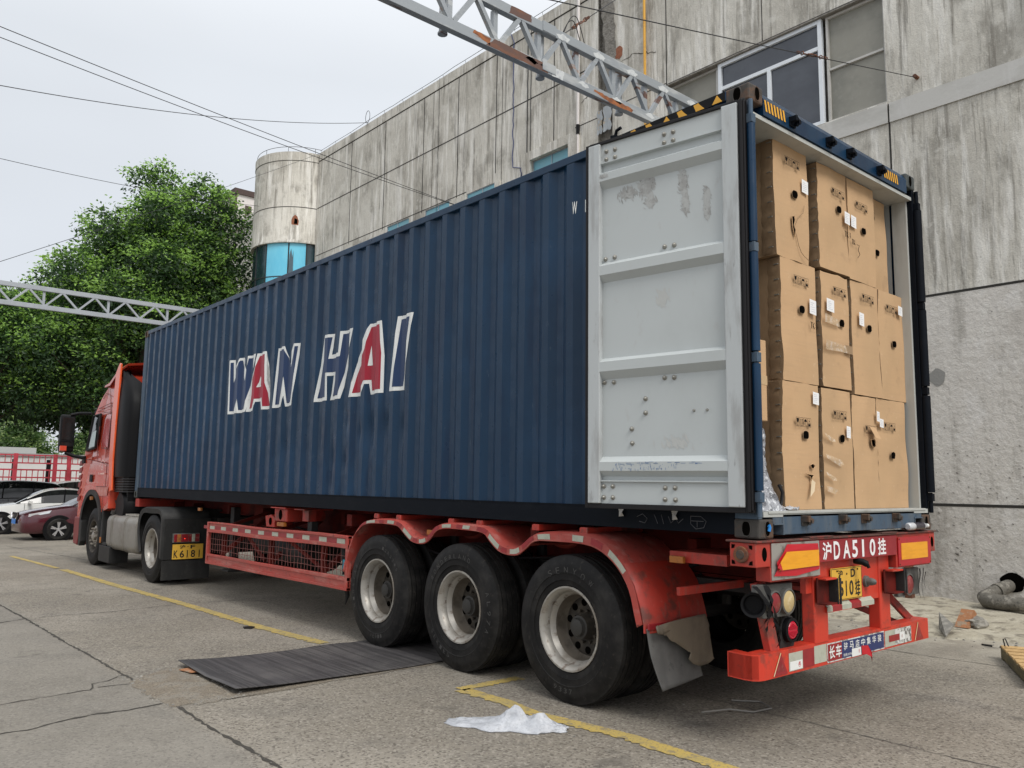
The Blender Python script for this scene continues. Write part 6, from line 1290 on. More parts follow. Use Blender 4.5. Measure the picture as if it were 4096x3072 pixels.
# chassis + tank + fifth wheel
ch = MB(); ch.box(.6,.7,9.9,14.8,.75,1.0); ch.box(1.45,1.55,9.9,14.8,.75,1.0); ch.box(.5,1.65,10.2,11.1,1.0,1.12); ch.box(.6,1.55,9.95,10.0,.7,1.0); ch.tube([(.2,10.62,.5),(2,10.62,.5)],.1,12); K('chassis', ch, 'black')
tn = MB(); r_ = .09; sec = []
def rrect(x0, x1, z0, z1, r, n=5):
    o = []
    for cx_, cz_, a0 in ((x1-r,z1-r,0),(x0+r,z1-r,90),(x0+r,z0+r,180),(x1-r,z0+r,270)):
        for i in range(n+1): a = R(a0+90*i/n); o.append((cx_+r*cos(a), cz_+r*sin(a)))
    return o
secs = [[(x, y, z) for x, z in rrect(XL+.01+e_, .48-e_, .36+e_, .96-e_, .12)] for y, e_ in ((11.42,.05),(11.44,.012),(11.5,0),(13.02,0),(13.08,.012),(13.1,.05))]
tn.loft(secs); tank = K('fuel_tank', tn, 'tank', smooth=40)
for y in (11.95,12.02,12.72,12.79):
    q = MB(); secs = [[(x, yy2, z) for x, z in rrect(XL+.002, .488, .352, .968, .122)] for yy2 in (y-.012, y+.012)]; q.loft(secs); obj('tank_strap', q, M['tank'], tank, smooth=40)
q = MB(); q.tube([(-.1,12.95,.96),(-.09,12.93,1.02)], .05, 12); q.tube([(-.1,12.9,1.0),(-.05,12.95,1.1),(-.07,13.0,1.2)], .012, 6); obj('filler_cap', q, M['hub'], tank, smooth=40)
q = MB(); q.box(-.08,.1,11.75,12.3,.965,.99); K('tread_plate', q, mat('tread_plate_ali', (.4,.38,.34), .5, .4))
# rear wheel mudguard
mgp = [(11.28,.98),(11.16,1.10),(10.9,1.15),(10.4,1.15),(10.15,1.12),(10.05,1.0),(10.03,.40)]
mg = MB(); vs = []
mgo = subdiv([(11.10,.42),(11.24,.72),(11.24,.96),(11.12,1.10),(10.9,1.15),(10.3,1.15),(10.12,1.10),(10.06,.98),(10.05,.75),(10.05,.39)], 3)
for y, z in mgo:
    cy, cz = 10.64, .6; d = Vector((y-cy, z-cz)).normalized()
    vs += [(XL+.0, y-d.x*.10, z-d.y*.10), (XL-.01, y-d.x*.02, z-d.y*.02), (XL+.03, y, z), (.52, y, z)]
mg.add(vs, [(4*i+j, 4*i+j+1, 4*i+4+j+1, 4*i+4+j) for i in range(len(mgo)-1) for j in range(3)]); K('rear_mudguard', mg, 'muddark', smooth=40)
mg = MB(); mg.box(-.17, .54, 10.03, 10.05, .38, 1.0); mg.box(.54,2.3,10.1,10.2,.5,.9); K('mudguard_rear_panel', mg, 'muddark', bevel=.008)
mg = MB(); mg.box(-.175, .545, 10.02, 10.03, .085, .375); K('mud_flap', mg, 'muddark', bevel=.002)
tl = MB(); tl.box(-.045, .36, 9.985, 10.03, .635, .775); tlo = K('tail_lamp', tl, 'greyplastic', bevel=.01)
for xa, xb, mk in ((-.03,.015,'lampred'),(.017,.075,'amber'),(.08,.185,'lampbright'),(.19,.235,'lampred'),(.238,.285,'reflwhite'),(.29,.35,'lampred')):
    q = MB(); q.box(xa, xb, 9.978, 9.985, .648, .763); obj('lens', q, M[mk] if mk != 'lampbright' else M['lampred'], tlo, bevel=.003)
q = MB(); q.lathe([(0,.006),(-.003,0)], (.13,9.977,.695), 'y', 8); obj('lit_bulb', q, mat('glowing_bulb', (.8,.02,.01), .4, emit=(1,.05,.02,3)), tlo)
q = MB(); q.box(-.035, .425, 10.0, 10.012, .39, .612); pl2 = K('number_plate', q, 'plateyel', bevel=.002)
q = MB(); text_mb(q, '沪', (.07,9.9985,.545), (1,0,0), (0,0,1), .055, .08, bold=.02); text_mb(q, 'F', (.23,9.9985,.545), (1,0,0), (0,0,1), .052, .07, bold=.02); text_mb(q, '-', (.18,9.9985,.57), (1,0,0), (0,0,1), .007, .022)
for ch_, x, w_ in (('K',-.015,.06),('6',.075,.065),('1',.18,.014),('8',.24,.065),('1',.36,.014)): text_mb(q, ch_, (x,9.9985,.412), (1,0,0), (0,0,1), .11, w_, bold=.018)
obj('plate_characters', q, M['plateink'], pl2)
# door lettering
q = MB(); text_mb(q, 'CY', (XL-.004,13.62,1.735), (0,-1,0), (0,0,1), .085, .13, bold=.01); text_mb(q, 'TEL', (XL-.004,13.80,1.66), (0,-1,0), (0,0,1), .035, .09); 
rnd = random.Random(9)
for i in range(9): a = R(150-i*15); q.box(XL-.006, XL-.004, 13.55-.20*cos(a)-.01 if 0 else 13.55+.2*cos(a)-.012, 13.55+.2*cos(a)+.012, 1.72+.2*sin(a)-.012, 1.72+.2*sin(a)+.012)
for i in range(8): q.box(XL-.006, XL-.004, 13.40+i*.035, 13.422+i*.035, 1.662, 1.69) if i < 8 else None
obj('door_lettering', q, mat('faded_door_lettering', (.72,.5,.45), .5), cab)
q = MB(); q.add([(XL-.003,13.9,1.44),(XL-.003,13.1,1.43),(XL-.003,13.15,1.28),(XL-.003,13.62,1.27),(XL-.003,13.85,1.36)], [range(5)]); obj('peeled_decal', q, mat('peeled_decal', (.5,.16,.13), .5, layers=[((9,30,9),(.62,.36,.32),.5,.6,.8)]), cab)
# mirror
q = MB(); q.prism([(15.0,2.72),(15.02,2.82),(15.08,2.83),(15.14,2.7),(15.15,2.2),(15.1,2.08),(15.0,2.1),(14.97,2.3)], 'x', -.62, -.36) ; mr_ = K('wing_mirror', q, 'blackplastic', bevel=.03)
q = MB(); q.box(-.60, -.38, 14.965, 14.972, 2.33, 2.76); q.box(-.60,-.38,14.965,14.972,2.2,2.28); obj('mirror_glass', q, mat('mirror_glass', (.012,.013,.013), .1, spec=.4), mr_)
q = MB(); q.tube([(-.45,15.02,2.82),(-.3,15.0,2.86),(-.12,14.85,2.86)], .03, 8); q.tube([(-.5,15.05,2.08),(-.35,15.0,2.02),(-.17,14.9,1.98)], .035, 8); q.box(-.2,-.16,14.8,14.98,1.88,2.02); each('mirror_arm', q, M['blackplastic'], tk_, smooth=50)
q = MB(); q.prism([(14.94,2.12),(14.95,2.21),(15.0,2.19),(15.0,2.1)], 'x', -.615, -.50); obj('mirror_lamp', q, M['cab'], mr_)
# wheels
fwm = MB(); 
def front_wheel(c, s=1):
    r = obj('wheel', rim_mb(deep=.04), M['rimdark'], tk_, smooth=45); r.location = c; r.rotation_euler = (0,0,0 if s > 0 else pi)
    mb = tyre_mb(.52, .29); obj('tyre', mb, M['tyre'], r, smooth=40, local=True)
    mb = MB(); mb.lathe([(-.005,.21),(-.09,.19),(-.10,.12),(-.07,.1),(-.13,.09),(-.15,.05),(-.15,0)], (0,0,0), 'x', 30); 
    for i in range(10):
        a = 2*pi*i/10; mb.tube([(-.09,.145*cos(a),.145*sin(a)),(-.155,.145*cos(a),.145*sin(a))], .017, 6)
    obj('hub', mb, M['rim'], r, smooth=40, local=True)
front_wheel((-.015, 13.98, .52)); front_wheel((2.15, 13.98, .52), -1)
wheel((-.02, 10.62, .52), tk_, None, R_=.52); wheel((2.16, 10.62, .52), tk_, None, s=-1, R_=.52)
# ================================================================ TRUSSES OVER THE YARD
def truss(name, label, y, zb, zt, x0, x1, tops, bots, verts, mk, ch, pitch, collars=(), bosses=()):
    t = thing(name, label, 'truss', ((x0+x1)/2, y, zb), group='steel trusses over the yard')
    w_, h_ = ch
    for nm, z in (('bottom_chord', zb+h_/2), ('top_chord', zt-h_/2)):
        b = MB(); b.box(x0, x1, y, y+w_, z-h_/2, z+h_/2); o = obj(nm, b, M[mk], t, bevel=.004)
    zi, zo = zb+h_, zt-h_
    for xb, xt in bots:
        b = MB(); b.bar((xb, y+w_*.35, zi-.005), (xt, y+w_*.35, zo+.005), .045, .045, upv=(0,1,0)); obj('diagonal_brace', b, M[mk], t)
    for x in verts:
        b = MB(); b.box(x-.025, x+.025, y+w_*.55, y+w_*.55+.05, zi, zo); obj('upright', b, M[mk], t)
    b = MB()
    for x in collars: b.box(x-.09, x+.09, y-.006, y+w_+.006, zb-.0+.02, zb+h_+.012); b.box(x-.09, x+.09, y-.006, y+w_+.006, zt-h_+.01, zt+.012)
    if collars: each('splice_plate', b, M[mk], t)
    for x in bosses:
        b = MB(); b.tube([(x, y+w_+.05, zt-.05), (x, y+w_+.05, zb+.01)], .036, 10); b.tube([(x,y+w_+.05,zb+.01),(x,y+w_+.05,zb-.005)], .046, 12); obj('hanger_tube', b, M[mk], t, smooth=50)
    return t
P1 = .545
tops = [.49+P1*i for i in range(-17, 14)]; prs = []
for t_ in tops: prs += [(t_-.27+.02, t_-.02), (t_+.27-.02, t_+.02)]
M['t1'] = mat('weathered_steel_truss_paint', (.31,.335,.355), .5, .2, layers=[((1.2,6,5), (.50,.515,.51), .52, .62, .7), ((1.1,5,7), (.32,.15,.07), .63, .67, .6), ((.8,4,6), (.12,.045,.025), .61, .66, .9)], rough_var=.1, bump=[((8,30,30),.2,.003)])
truss('steel_truss', 'weathered grey truss with rust streaks passing over the container, nearest the camera', 2.78, 5.6, 6.12, -9, 7.99, tops, prs, [-.33+P1*2*i+.55*0 for i in range(-8,8)]+[.2+P1*2*i for i in range(-8,8)], 't1', (.07,.1), P1, [.86], [-.35,.85,2.02,-1.55,3.2,4.4])
tr1 = bpy.data.objects['steel_truss']
def stain(pts, mk, y=2.779, nm='rust_patch', seed=1):
    q = MB(); b_ = blob(pts, 0, seed, 5, .006); q.add([(a, y, c) for a, c, _ in b_], [range(len(b_))]); obj(nm, q, M[mk], tr1)
M['rustbrown'] = mat('brown_primer', (.12,.065,.05), .7, layers=[((3,3,9),(.2,.08,.04),.5,.66,.8)]); M['rustorange'] = mat('orange_rust', (.34,.12,.04), .85, layers=[(9,(.16,.06,.03),.45,.6,.8)]); M['patchwhite'] = mat('pale_touch_up_paint', (.58,.6,.6), .55, layers=[(14,(.42,.44,.46),.5,.65,.8)])
stain([(.06,5.605),(.84,5.605),(.84,5.695),(.16,5.695),(.12,5.66)], 'rustbrown', seed=3); stain([(-.1,5.66),(.1,5.62),(.12,5.69),(-.08,5.695)], 'rustorange', seed=5)
stain([(1.5,5.645),(1.75,5.60),(2.1,5.60),(2.12,5.64),(1.9,5.66),(1.7,5.655),(1.52,5.67)], 'rustorange', seed=9); stain([(.33,6.03),(.62,6.05),(.62,6.118),(.36,6.118)], 'rustbrown', seed=13)
for x in (.86,1.05,1.58,2.1,2.64,3.16): stain([(x-.09,6.06),(x,6.10),(x+.1,6.07),(x+.06,6.03),(x-.06,6.03)], 'patchwhite', seed=int(x*9)); stain([(x-.32,5.66),(x-.24,5.698),(x-.15,5.66),(x-.2,5.63)], 'patchwhite', seed=int(x*7))
stain([(.9,5.603),(1.05,5.603),(1.07,5.695),(.92,5.695)], 'patchwhite', seed=4)
P2 = .722; prs = []
for i in range(-12, 14):
    t_ = .07+P2*i; prs += [(t_-.35, t_-.015), (t_+.35, t_+.015)]
truss('steel_truss', 'clean plain grey truss in front of the tree beyond the truck cab', 19.15, 5.6, 6.16, -9, 6.9, [], prs, [-.32+P2*2*i for i in range(-6, 6)], 'galv2', (.08,.11), P2)
for y in (2.82, 19.19):
    for x in (-9.1,):
        b = MB(); b.box(x-.1, x+.1, y-.1, y+.1, -.3, 6.2); tag(obj('truss_post', b, M['galv2']), 'steel post carrying the left end of the %s truss' % ('near' if y < 5 else 'far'), 'post')
# ================================================================ OVERHEAD WIRES
def cable(label, a, b_, sag, r, n=40, extra=None):
    a = Vector(a); b_ = Vector(b_); mb = MB(); P = [a.lerp(b_, i/n)-Vector((0,0,4*sag*(i/n)*(1-i/n))) for i in range(n+1)]; mb.tube(P, r, 5)
    o = obj('overhead_wire', mb, M['wire'], smooth=60); tag(o, label, 'wire', 'wires crossing above the yard'); return o
cable('upper one of the paired wires running from top left down to the wall', (-2.92,10.87,8.25), (8,13.5,8.66), .05, .007)
cable('lower one of the paired wires running from top left down to the wall', (-2.85,11.45,8.36), (8,13.05,8.45), .08, .007)
cable('sagging wire ending in a small loop on the parapet above the stair tower', (-2.58,13.23,8.3), (8,18.6,12.72), .25, .008)
cable('nearly level wire passing in front of the tree top to the tower side', (-1.93,17.94,8.64), (6.64,23.3,10.9), .12, .007)
cable('slanting wire rising from the lower left across the tree to the tower top', (-2.3,13.5,5.17), (8.05,21.8,12.72), .05, .0055)
c6 = cable('guy wire from the sky to the bolt beside the big window', (-.21,2.26,5.79), (7.99,2.15,7.84), .01, .006)
c7 = cable('short guy wire from the near truss up to the wall top', (1.06,2.86,6.1), (7.98,6.4,12.1), .0, .006)
lp = MB(); lp.tube([(7.97+.0,18.55+.16*cos(a)*.8,12.88+.2*sin(a)) for a in [2*pi*i/16 for i in range(16)]], .008, 5, closed=True); obj('wire_loop', lp, M['wire'], None) and None
lp_o = bpy.data.objects['wire_loop']; tag(lp_o, 'small wire loop standing on the parapet where the sagging wire ends', 'wire')
def turnbuckle(a, d, label):
    a = Vector(a); d = Vector(d).normalized(); n = Vector((0,0,1)).cross(d).normalized(); t = MB()
    for s in (-1, 1): t.tube([a+n*.012*s, a+n*.022*s+d*.03, a+n*.022*s+d*.19, a+n*.012*s+d*.22], .008, 6)
    t.tube([a-d*.10, a+d*.05], .008, 6); t.tube([a+d*.18, a+d*.33], .008, 6)
    for k in (-.12, .34): t.tube([a+d*k+n*.02*cos(q)+Vector((0,0,.025*sin(q)))-d*.0 for q in [2*pi*i/10 for i in range(10)]], .006, 5, closed=True)
    for k in (.40,.45,.50,-.2,-.24): t.tube([a+d*k+n*.014*cos(q)+Vector((0,0,.014*sin(q))) for q in [2*pi*i/8 for i in range(8)]], .006, 5, closed=True)
    return tag(obj('turnbuckle', t, M['rust'], smooth=50), label, 'turnbuckle')
A6, B6 = Vector((-.21,2.26,5.79)), Vector((7.99,2.15,7.84)); turnbuckle(A6.lerp(B6, .61), B6-A6, 'rusty turnbuckle on the guy wire in front of the big window')
A7, B7 = Vector((1.06,2.86,6.1)), Vector((7.98,6.4,12.1)); turnbuckle(A7.lerp(B7, .085), B7-A7, 'rusty turnbuckle on the guy wire just above the near truss')
lp = MB()
for k, (h, w_) in enumerate(((.22,.34),(.17,.30))):
    lp.tube([A7.lerp(B7,.02)+Vector((w_*t_, .02*k, h*sin(pi*min(1,t_*1.05))*1.0+.1*t_-.30*max(0,t_-.6))) for t_ in [i/14 for i in range(15)]], .005, 5)
tag(obj('spare_wire_tail', lp, M['wire'], smooth=50), 'curled loose wire tails tied off at the near truss', 'wire')
bo = MB(); bo.tube([(7.9,2.15,7.84),(8.0,2.15,7.84)], .03, 10); tag(obj('wall_bolt', bo, M['rust'], smooth=50), 'round anchor bolt in the wall right of the big window', 'bolt')
# ================================================================ FLOOR MAT, PALLET
mt = MB(); nu, nv = 60, 30; vs = []
for i in range(nu+1):
    for j in range(nv+1):
        u, v = i/nu, j/nv; x = -1.79+3.4*u; y = 3.29+1.22*v
        z = .012+.006*sin(u*9+v*2)*(1-v*.5)+.008*math.exp(-((u-.3-.1*v)/.06)**2)*v
        if u < .2: z += .035*((.2-u)/.2)**2*(.35+.65*abs(v-.5)*2)
        if u > .48: z = max(.008, z*.5)
        y += .012*sin(u*11)*(1 if v in (0,1) else 0)+.03*u*(v-.2)
        vs.append((x, y, z))
mt.add(vs, [(i*(nv+1)+j, (i+1)*(nv+1)+j, (i+1)*(nv+1)+j+1, i*(nv+1)+j+1) for i in range(nu) for j in range(nv)])
mo = obj('ramp_mat', mt, M['mat'], smooth=60); tag(mo, 'dark embossed steel mat laid across the yard under the trailer wheels', 'mat'); s_ = mo.modifiers.new('solid','SOLIDIFY'); s_.thickness = .007
pt = thing('pallet', 'wooden pallet with mouldy side at the right edge of the yard', 'pallet', (4.4,-.6,0), rotz=0)
PMx = Matrix.Translation((4.4,.22,0)) @ Matrix.Rotation(R(-153), 4, 'Z')
def pb(name, x0, x1, y0, y1, z0, z1, mk):
    b = MB(); b.box(x0, x1, y0, y1, z0, z1); b.xf(PMx); obj(name, b, M[mk], pt, bevel=.004)
for i in range(7): pb('deck_board', 0, 1.3, .02+i*.15, .12+i*.15, .13, .15, 'wood') if 0 else None
for i in range(8): pb('deck_board', .0+i*.17, .11+i*.17, .0, 1.1, .105, .125, 'wood')
for y in (0, .52, 1.04): pb('bearer', .0, 1.32, y, y+.06, .015, .104, 'woodold')
pb('bottom_board', 0, .1, 0, 1.1, 0, .014, 'woodold')
b = MB(); b.tube([(4.37,.17,.12),(4.36,.18,.19),(4.33,.15,.2),(4.31,.12,.14)], .006, 6); obj('strap_loop', b, M['rubber'], pt)
# small litter
def litter(name, pts, z, mk, label, cat): b = MB(); b.prism(pts, 'z', z, z+.012); return tag(obj(name, b, M[mk]), label, cat)
litter('black_clod', [(-.62,5.9),(-.55,5.86),(-.5,5.9),(-.52,5.97),(-.6,5.98)], .003, 'rubber', 'small black lump on the yard beside the yellow line', 'litter')
b = MB(); b.tube([(1.0,.9,.012),(1.15,.75,.01),(1.05,.6,.01),(.85,.62,.012),(.75,.75,.02),(.5,.8,.03)], .006, 6); tag(obj('loose_cable', b, mat('pale_wire', (.25,.24,.22), .7)), 'thin loose cable lying on the ground under the rear bumper', 'cable')
b = MB(); b.prism([(-1.86,4.28),(-1.77,4.3),(-1.75,4.12),(-1.82,4.12)], 'z', .02, .026); tag(obj('brick_shard', b, M['rubblebrick']), 'reddish brick shard poking out under the raised mat corner', 'brick')
# ================================================================ TREES
def leafmat(name, col, tr_):
    m = mat(name, col, .45, spec=.4, layers=[((1.2,1.2,1.2), tuple(c*.62 for c in col), .42, .62, .7)]); b = m.node_tree.nodes['Principled BSDF']
    b.inputs['Transmission Weight'].default_value = 0
    t = m.node_tree; out_ = t.nodes['Material Output']; tl = t.nodes.new('ShaderNodeBsdfTranslucent'); tl.inputs['Color'].default_value = (*[min(1, c*2.2) for c in tr_], 1)
    mx = t.nodes.new('ShaderNodeMixShader'); mx.inputs[0].default_value = .3; t.links.new(b.outputs[0], mx.inputs[1]); t.links.new(tl.outputs[0], mx.inputs[2]); t.links.new(mx.outputs[0], out_.inputs['Surface']); return m
LM = [leafmat('mid_leaves', (.085,.165,.042), (.08,.16,.025)), leafmat('dark_leaves', (.028,.062,.022), (.02,.05,.01)), leafmat('lit_leaves', (.28,.46,.10), (.22,.38,.06))]  # leaf colours paint in lit tops and shaded undersides of the clumps
LM2 = [leafmat('far_leaves', (.11,.17,.05), (.12,.2,.05)), leafmat('far_dark_leaves', (.06,.11,.035), (.06,.12,.03)), leafmat('far_lit_leaves', (.2,.27,.09), (.2,.28,.08))]  # same painted light and shade for the far crowns
def crown(name, lobes, nper, leaf, mats, parent, seed, tuft=9, lit_share=.35):
    rnd = random.Random(seed); vs = []; fs = []; ms = []
    def leafq(o, a, l, m_):
        b = a.cross(Vector((rnd.gauss(0,1), rnd.gauss(0,1), rnd.gauss(0,1)))).normalized(); w_ = l*.25; i = len(vs); up_ = a.cross(b)*l*.12
        vs.extend([tuple(o), tuple(o+a*l*.5+b*w_+up_), tuple(o+a*l), tuple(o+a*l*.5-b*w_+up_)]); fs.append((i,i+1,i+2,i+3)); ms.append(m_)
    for (c, r, dens) in lobes:
        c = Vector(c)
        for k in range(int(60*r*r)):          # inner leaves, crown shade painted in as dark colour
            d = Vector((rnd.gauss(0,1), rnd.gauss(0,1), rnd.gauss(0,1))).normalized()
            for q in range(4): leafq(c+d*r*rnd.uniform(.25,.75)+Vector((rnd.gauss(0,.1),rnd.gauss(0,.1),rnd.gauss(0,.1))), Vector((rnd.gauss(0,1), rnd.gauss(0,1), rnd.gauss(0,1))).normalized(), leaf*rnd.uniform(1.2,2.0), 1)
        for k in range(int(nper*dens*r*r)):
            d = Vector((rnd.gauss(0,1), rnd.gauss(0,1), rnd.gauss(.25,1))).normalized()
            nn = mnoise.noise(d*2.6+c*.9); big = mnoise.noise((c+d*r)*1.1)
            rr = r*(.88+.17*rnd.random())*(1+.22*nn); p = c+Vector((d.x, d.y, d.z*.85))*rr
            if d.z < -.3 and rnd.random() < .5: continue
            is_lit = d.z > .0 and big+nn*.5 > -.12
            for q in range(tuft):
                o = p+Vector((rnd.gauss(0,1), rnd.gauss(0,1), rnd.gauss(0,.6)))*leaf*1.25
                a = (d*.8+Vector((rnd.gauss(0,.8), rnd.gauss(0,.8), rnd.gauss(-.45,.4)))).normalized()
                m_ = 2 if (is_lit and rnd.random() < .7) else 1 if (d.z < -.2 or rnd.random() < .25) else 0
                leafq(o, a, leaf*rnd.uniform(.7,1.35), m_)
    me = bpy.data.meshes.new(name); me.from_pydata(vs, [], fs)
    for m_ in mats: me.materials.append(m_)
    me.polygons.foreach_set('material_index', ms); me.update()
    o = bpy.data.objects.new(name, me); C.objects.link(o); o.parent = parent; o.matrix_parent_inverse = INV[parent.name]; return o
def trunk(parent, base, top, r, lobes, seed):
    b = MB(); rnd = random.Random(seed); base = Vector(base); top = Vector(top); n = 10
    P = [base.lerp(top, i/n)+Vector((rnd.uniform(-.12,.12), rnd.uniform(-.12,.12), 0)) for i in range(n+1)]
    b.tube(P, [r*(1-.75*i/n) for i in range(n+1)], 10)
    for (c, lr, _) in [q for q in lobes if q[0][2] > 5.4 or parent['category'] != 'tree' or top.z < 6][::3]:
        c = Vector(c); k = rnd.randint(3, 8); s = P[k]
        if c.z < s.z: s = P[2]
        b.tube([s, s.lerp(c, .5)+Vector((0,0,.3)), c], [r*.3, r*.18, r*.06], 6)
    obj('trunk', b, M['bark'], parent, smooth=60)
def tree(name, label, base, h, prof, seed, nlobe, nper, leaf, mats, cat='tree', group=None, lr=(.8,1.25), tuft=9, r0=.3, extra=()):
    """prof: list of (z, radius, dx, dy)"""
    t = thing(name, label, cat, base, group=group); rnd = random.Random(seed); lobes = []
    for k in range(nlobe):
        z = prof[0][0]+(prof[-1][0]-prof[0][0])*((k+.5)/nlobe)
        for a, b in zip(prof[:-1], prof[1:]):
            if a[0] <= z <= b[0]: f = (z-a[0])/(b[0]-a[0]); rad, dx, dy = [a[i]+(b[i]-a[i])*f for i in (1,2,3)]; break
        an = k*2.399+rnd.uniform(-.3,.3); l_ = rnd.uniform(*lr)*(.75+.25*min(1, rad/3)); rr = max(0, rad-l_*.75)
        lobes.append(((base[0]+dx+rr*cos(an), base[1]+dy+rr*sin(an), z+rnd.uniform(-.25,.25)), l_, 1))
        if k % 4 == 0: lobes.append(((base[0]+dx+rr*.4*cos(an+2), base[1]+dy+rr*.4*sin(an+2), z), l_*1.25, .45))
    for e_ in extra: lobes.append(e_)
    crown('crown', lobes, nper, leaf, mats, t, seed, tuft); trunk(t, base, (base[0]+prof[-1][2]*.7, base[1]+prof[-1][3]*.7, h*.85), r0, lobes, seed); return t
# image right in plan = (.757,-.654)
def ofs(w_, d=0): return (w_*.757+d*.654, -w_*.654+d*.757)
bx, by = 4.4, 28.0
def pr(z, r, w_): o = ofs(w_); return (z, r, o[0], o[1])
def lb_at(w_, z, r, d=0, k=1.0, b=(bx, by)): o = ofs(w_, d); return ((b[0]+o[0], b[1]+o[1], z), r, k)
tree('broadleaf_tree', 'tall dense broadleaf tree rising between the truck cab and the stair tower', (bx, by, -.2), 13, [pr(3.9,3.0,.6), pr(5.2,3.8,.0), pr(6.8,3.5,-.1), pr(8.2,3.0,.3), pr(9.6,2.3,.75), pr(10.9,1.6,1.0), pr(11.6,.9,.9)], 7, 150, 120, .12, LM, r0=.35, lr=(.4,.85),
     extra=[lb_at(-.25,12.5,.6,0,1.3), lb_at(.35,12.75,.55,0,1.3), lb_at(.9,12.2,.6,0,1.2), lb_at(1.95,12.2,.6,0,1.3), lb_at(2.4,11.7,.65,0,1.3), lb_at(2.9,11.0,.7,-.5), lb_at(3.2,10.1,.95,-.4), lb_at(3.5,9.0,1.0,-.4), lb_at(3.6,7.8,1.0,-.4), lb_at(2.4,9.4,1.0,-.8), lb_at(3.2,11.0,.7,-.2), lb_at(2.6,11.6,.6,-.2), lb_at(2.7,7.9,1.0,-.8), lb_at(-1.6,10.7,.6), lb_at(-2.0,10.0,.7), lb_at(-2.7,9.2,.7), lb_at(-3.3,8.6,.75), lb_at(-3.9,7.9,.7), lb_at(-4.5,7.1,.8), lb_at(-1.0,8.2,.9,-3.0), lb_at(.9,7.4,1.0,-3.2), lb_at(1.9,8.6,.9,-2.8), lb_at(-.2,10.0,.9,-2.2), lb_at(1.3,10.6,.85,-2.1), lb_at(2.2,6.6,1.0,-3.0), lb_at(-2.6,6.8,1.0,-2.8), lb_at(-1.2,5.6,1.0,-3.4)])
bx2, by2 = .55+ofs(-1.8)[0], 29.5+ofs(-1.8)[1]
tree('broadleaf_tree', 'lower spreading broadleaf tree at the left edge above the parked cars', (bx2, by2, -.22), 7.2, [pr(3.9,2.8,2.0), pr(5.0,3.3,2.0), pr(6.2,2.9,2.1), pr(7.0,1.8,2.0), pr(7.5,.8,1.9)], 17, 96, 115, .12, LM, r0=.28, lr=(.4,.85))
bx3, by3 = 3.6+ofs(2.2)[0], 32.5+ofs(2.2)[1]
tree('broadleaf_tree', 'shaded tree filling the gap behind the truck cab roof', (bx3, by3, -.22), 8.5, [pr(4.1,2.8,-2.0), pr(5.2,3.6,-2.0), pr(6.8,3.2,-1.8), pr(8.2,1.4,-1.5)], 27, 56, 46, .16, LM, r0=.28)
for i, (x, y, h, r, lb) in enumerate(((3.2,63,5.0,2.6,'pale green roadside tree farthest left behind the red stake truck'),(7.5,66,5.3,2.8,'pale green roadside tree behind the middle of the stake truck'),(11.5,62,4.8,2.6,'pale green roadside tree beside the wing mirror in the distance'),(.0,70,6.8,3.2,'darker distant tree at the far left behind the pale trees'),(15.5,60,5.4,2.8,'pale distant tree mostly hidden by the truck cab'),(8.6,76,7.2,3.2,'darker distant tree above the pale roadside row'))):
    tree('roadside_tree', lb, (x, y, -.22), h, [(.8,r*.8,0,0),(h*.5,r,0,0),(h*.85,r*.6,0,0),(h,r*.25,0,0)], 50+i, 22, 30, .22, LM2, group='trees beyond the yard', lr=(.8,1.1), tuft=7, r0=.18)
# ================================================================ BACKGROUND: low wall and stake truck
b = MB(); b.box(-40,30,47.8,48.2,-.3,2.75,0); b.box(-40,30,47.7,48.3,2.75,2.9,1)
tag(obj('white_boundary_wall', b, [mat('whitewashed_wall', (.62,.63,.62), .8, layers=[((.3,.3,.6),(.5,.51,.5),.42,.65,.7)]), mat('wall_coping', (.3,.3,.3), .8)]), 'low whitewashed boundary wall behind the red stake truck', 'wall')
b = MB(); b.box(-20,6.0,52,60,-.3,3.35,0); tag(obj('low_building', b, mat('pale_grey_shed', (.42,.43,.42), .8)), 'long low pale grey shed beyond the boundary wall', 'building')
stt = thing('stake_truck', 'long red stake sided cargo truck parked across the far end of the yard', 'truck', (-2,42.5,-.22))
M['stakered'] = mat('faded_stake_red', (.55,.06,.085), .5, layers=[(3,(.35,.04,.05),.42,.65,.8)])
b = MB(); b.box(-12,8.2,41.2,43.6,.85,1.22,0); obj('cargo_bed', b, M['stakered'], stt)
def srail(z0, z1, y=41.15): q = MB(); q.box(-12, 8.2, y, y+.05, z0, z1); obj('side_rail', q, M['stakered'], stt)
for z0, z1 in ((1.22,1.30),(1.58,1.64),(1.93,2.0),(2.25,2.31),(2.62,2.68)): srail(z0, z1)
q = MB()
x = -11.9
while x < 8.2: q.box(x, x+.035, 41.16, 41.19, 1.3, 1.95); q.box(x+.03, x+.06, 41.17, 41.2, 2.3, 2.64); x += .235
obj('stake_bars', q, M['stakered'], stt)
for x in (-10.9,-8.5,-6.1,-3.7,-1.4,.35,1.95,3.05,4.7,5.3,7.2): b = MB(); b.box(x, x+.17, 41.10, 41.2, .7, 2.72); obj('stake_post', b, M['stakered'], stt)
for x in (-9,-7.8,-2.2,3.4,4.9): b = MB(); b.box(x, x+.2, 43.5, 43.6, -.2, 2.5); obj('dark_upright', b, M['blackplastic'], stt)
wmb = MB(); wmb.lathe([(-.15,.3),(-.15,.45),(-.12,.5),(.12,.5),(.15,.45),(.15,0)], (0,0,0), 'y', 24)
for x in (-10,-8.8,-1.2,6.2): o = obj('wheel', wmb, M['tyre'], stt, smooth=40); o.location = (x, 41.45, .28)
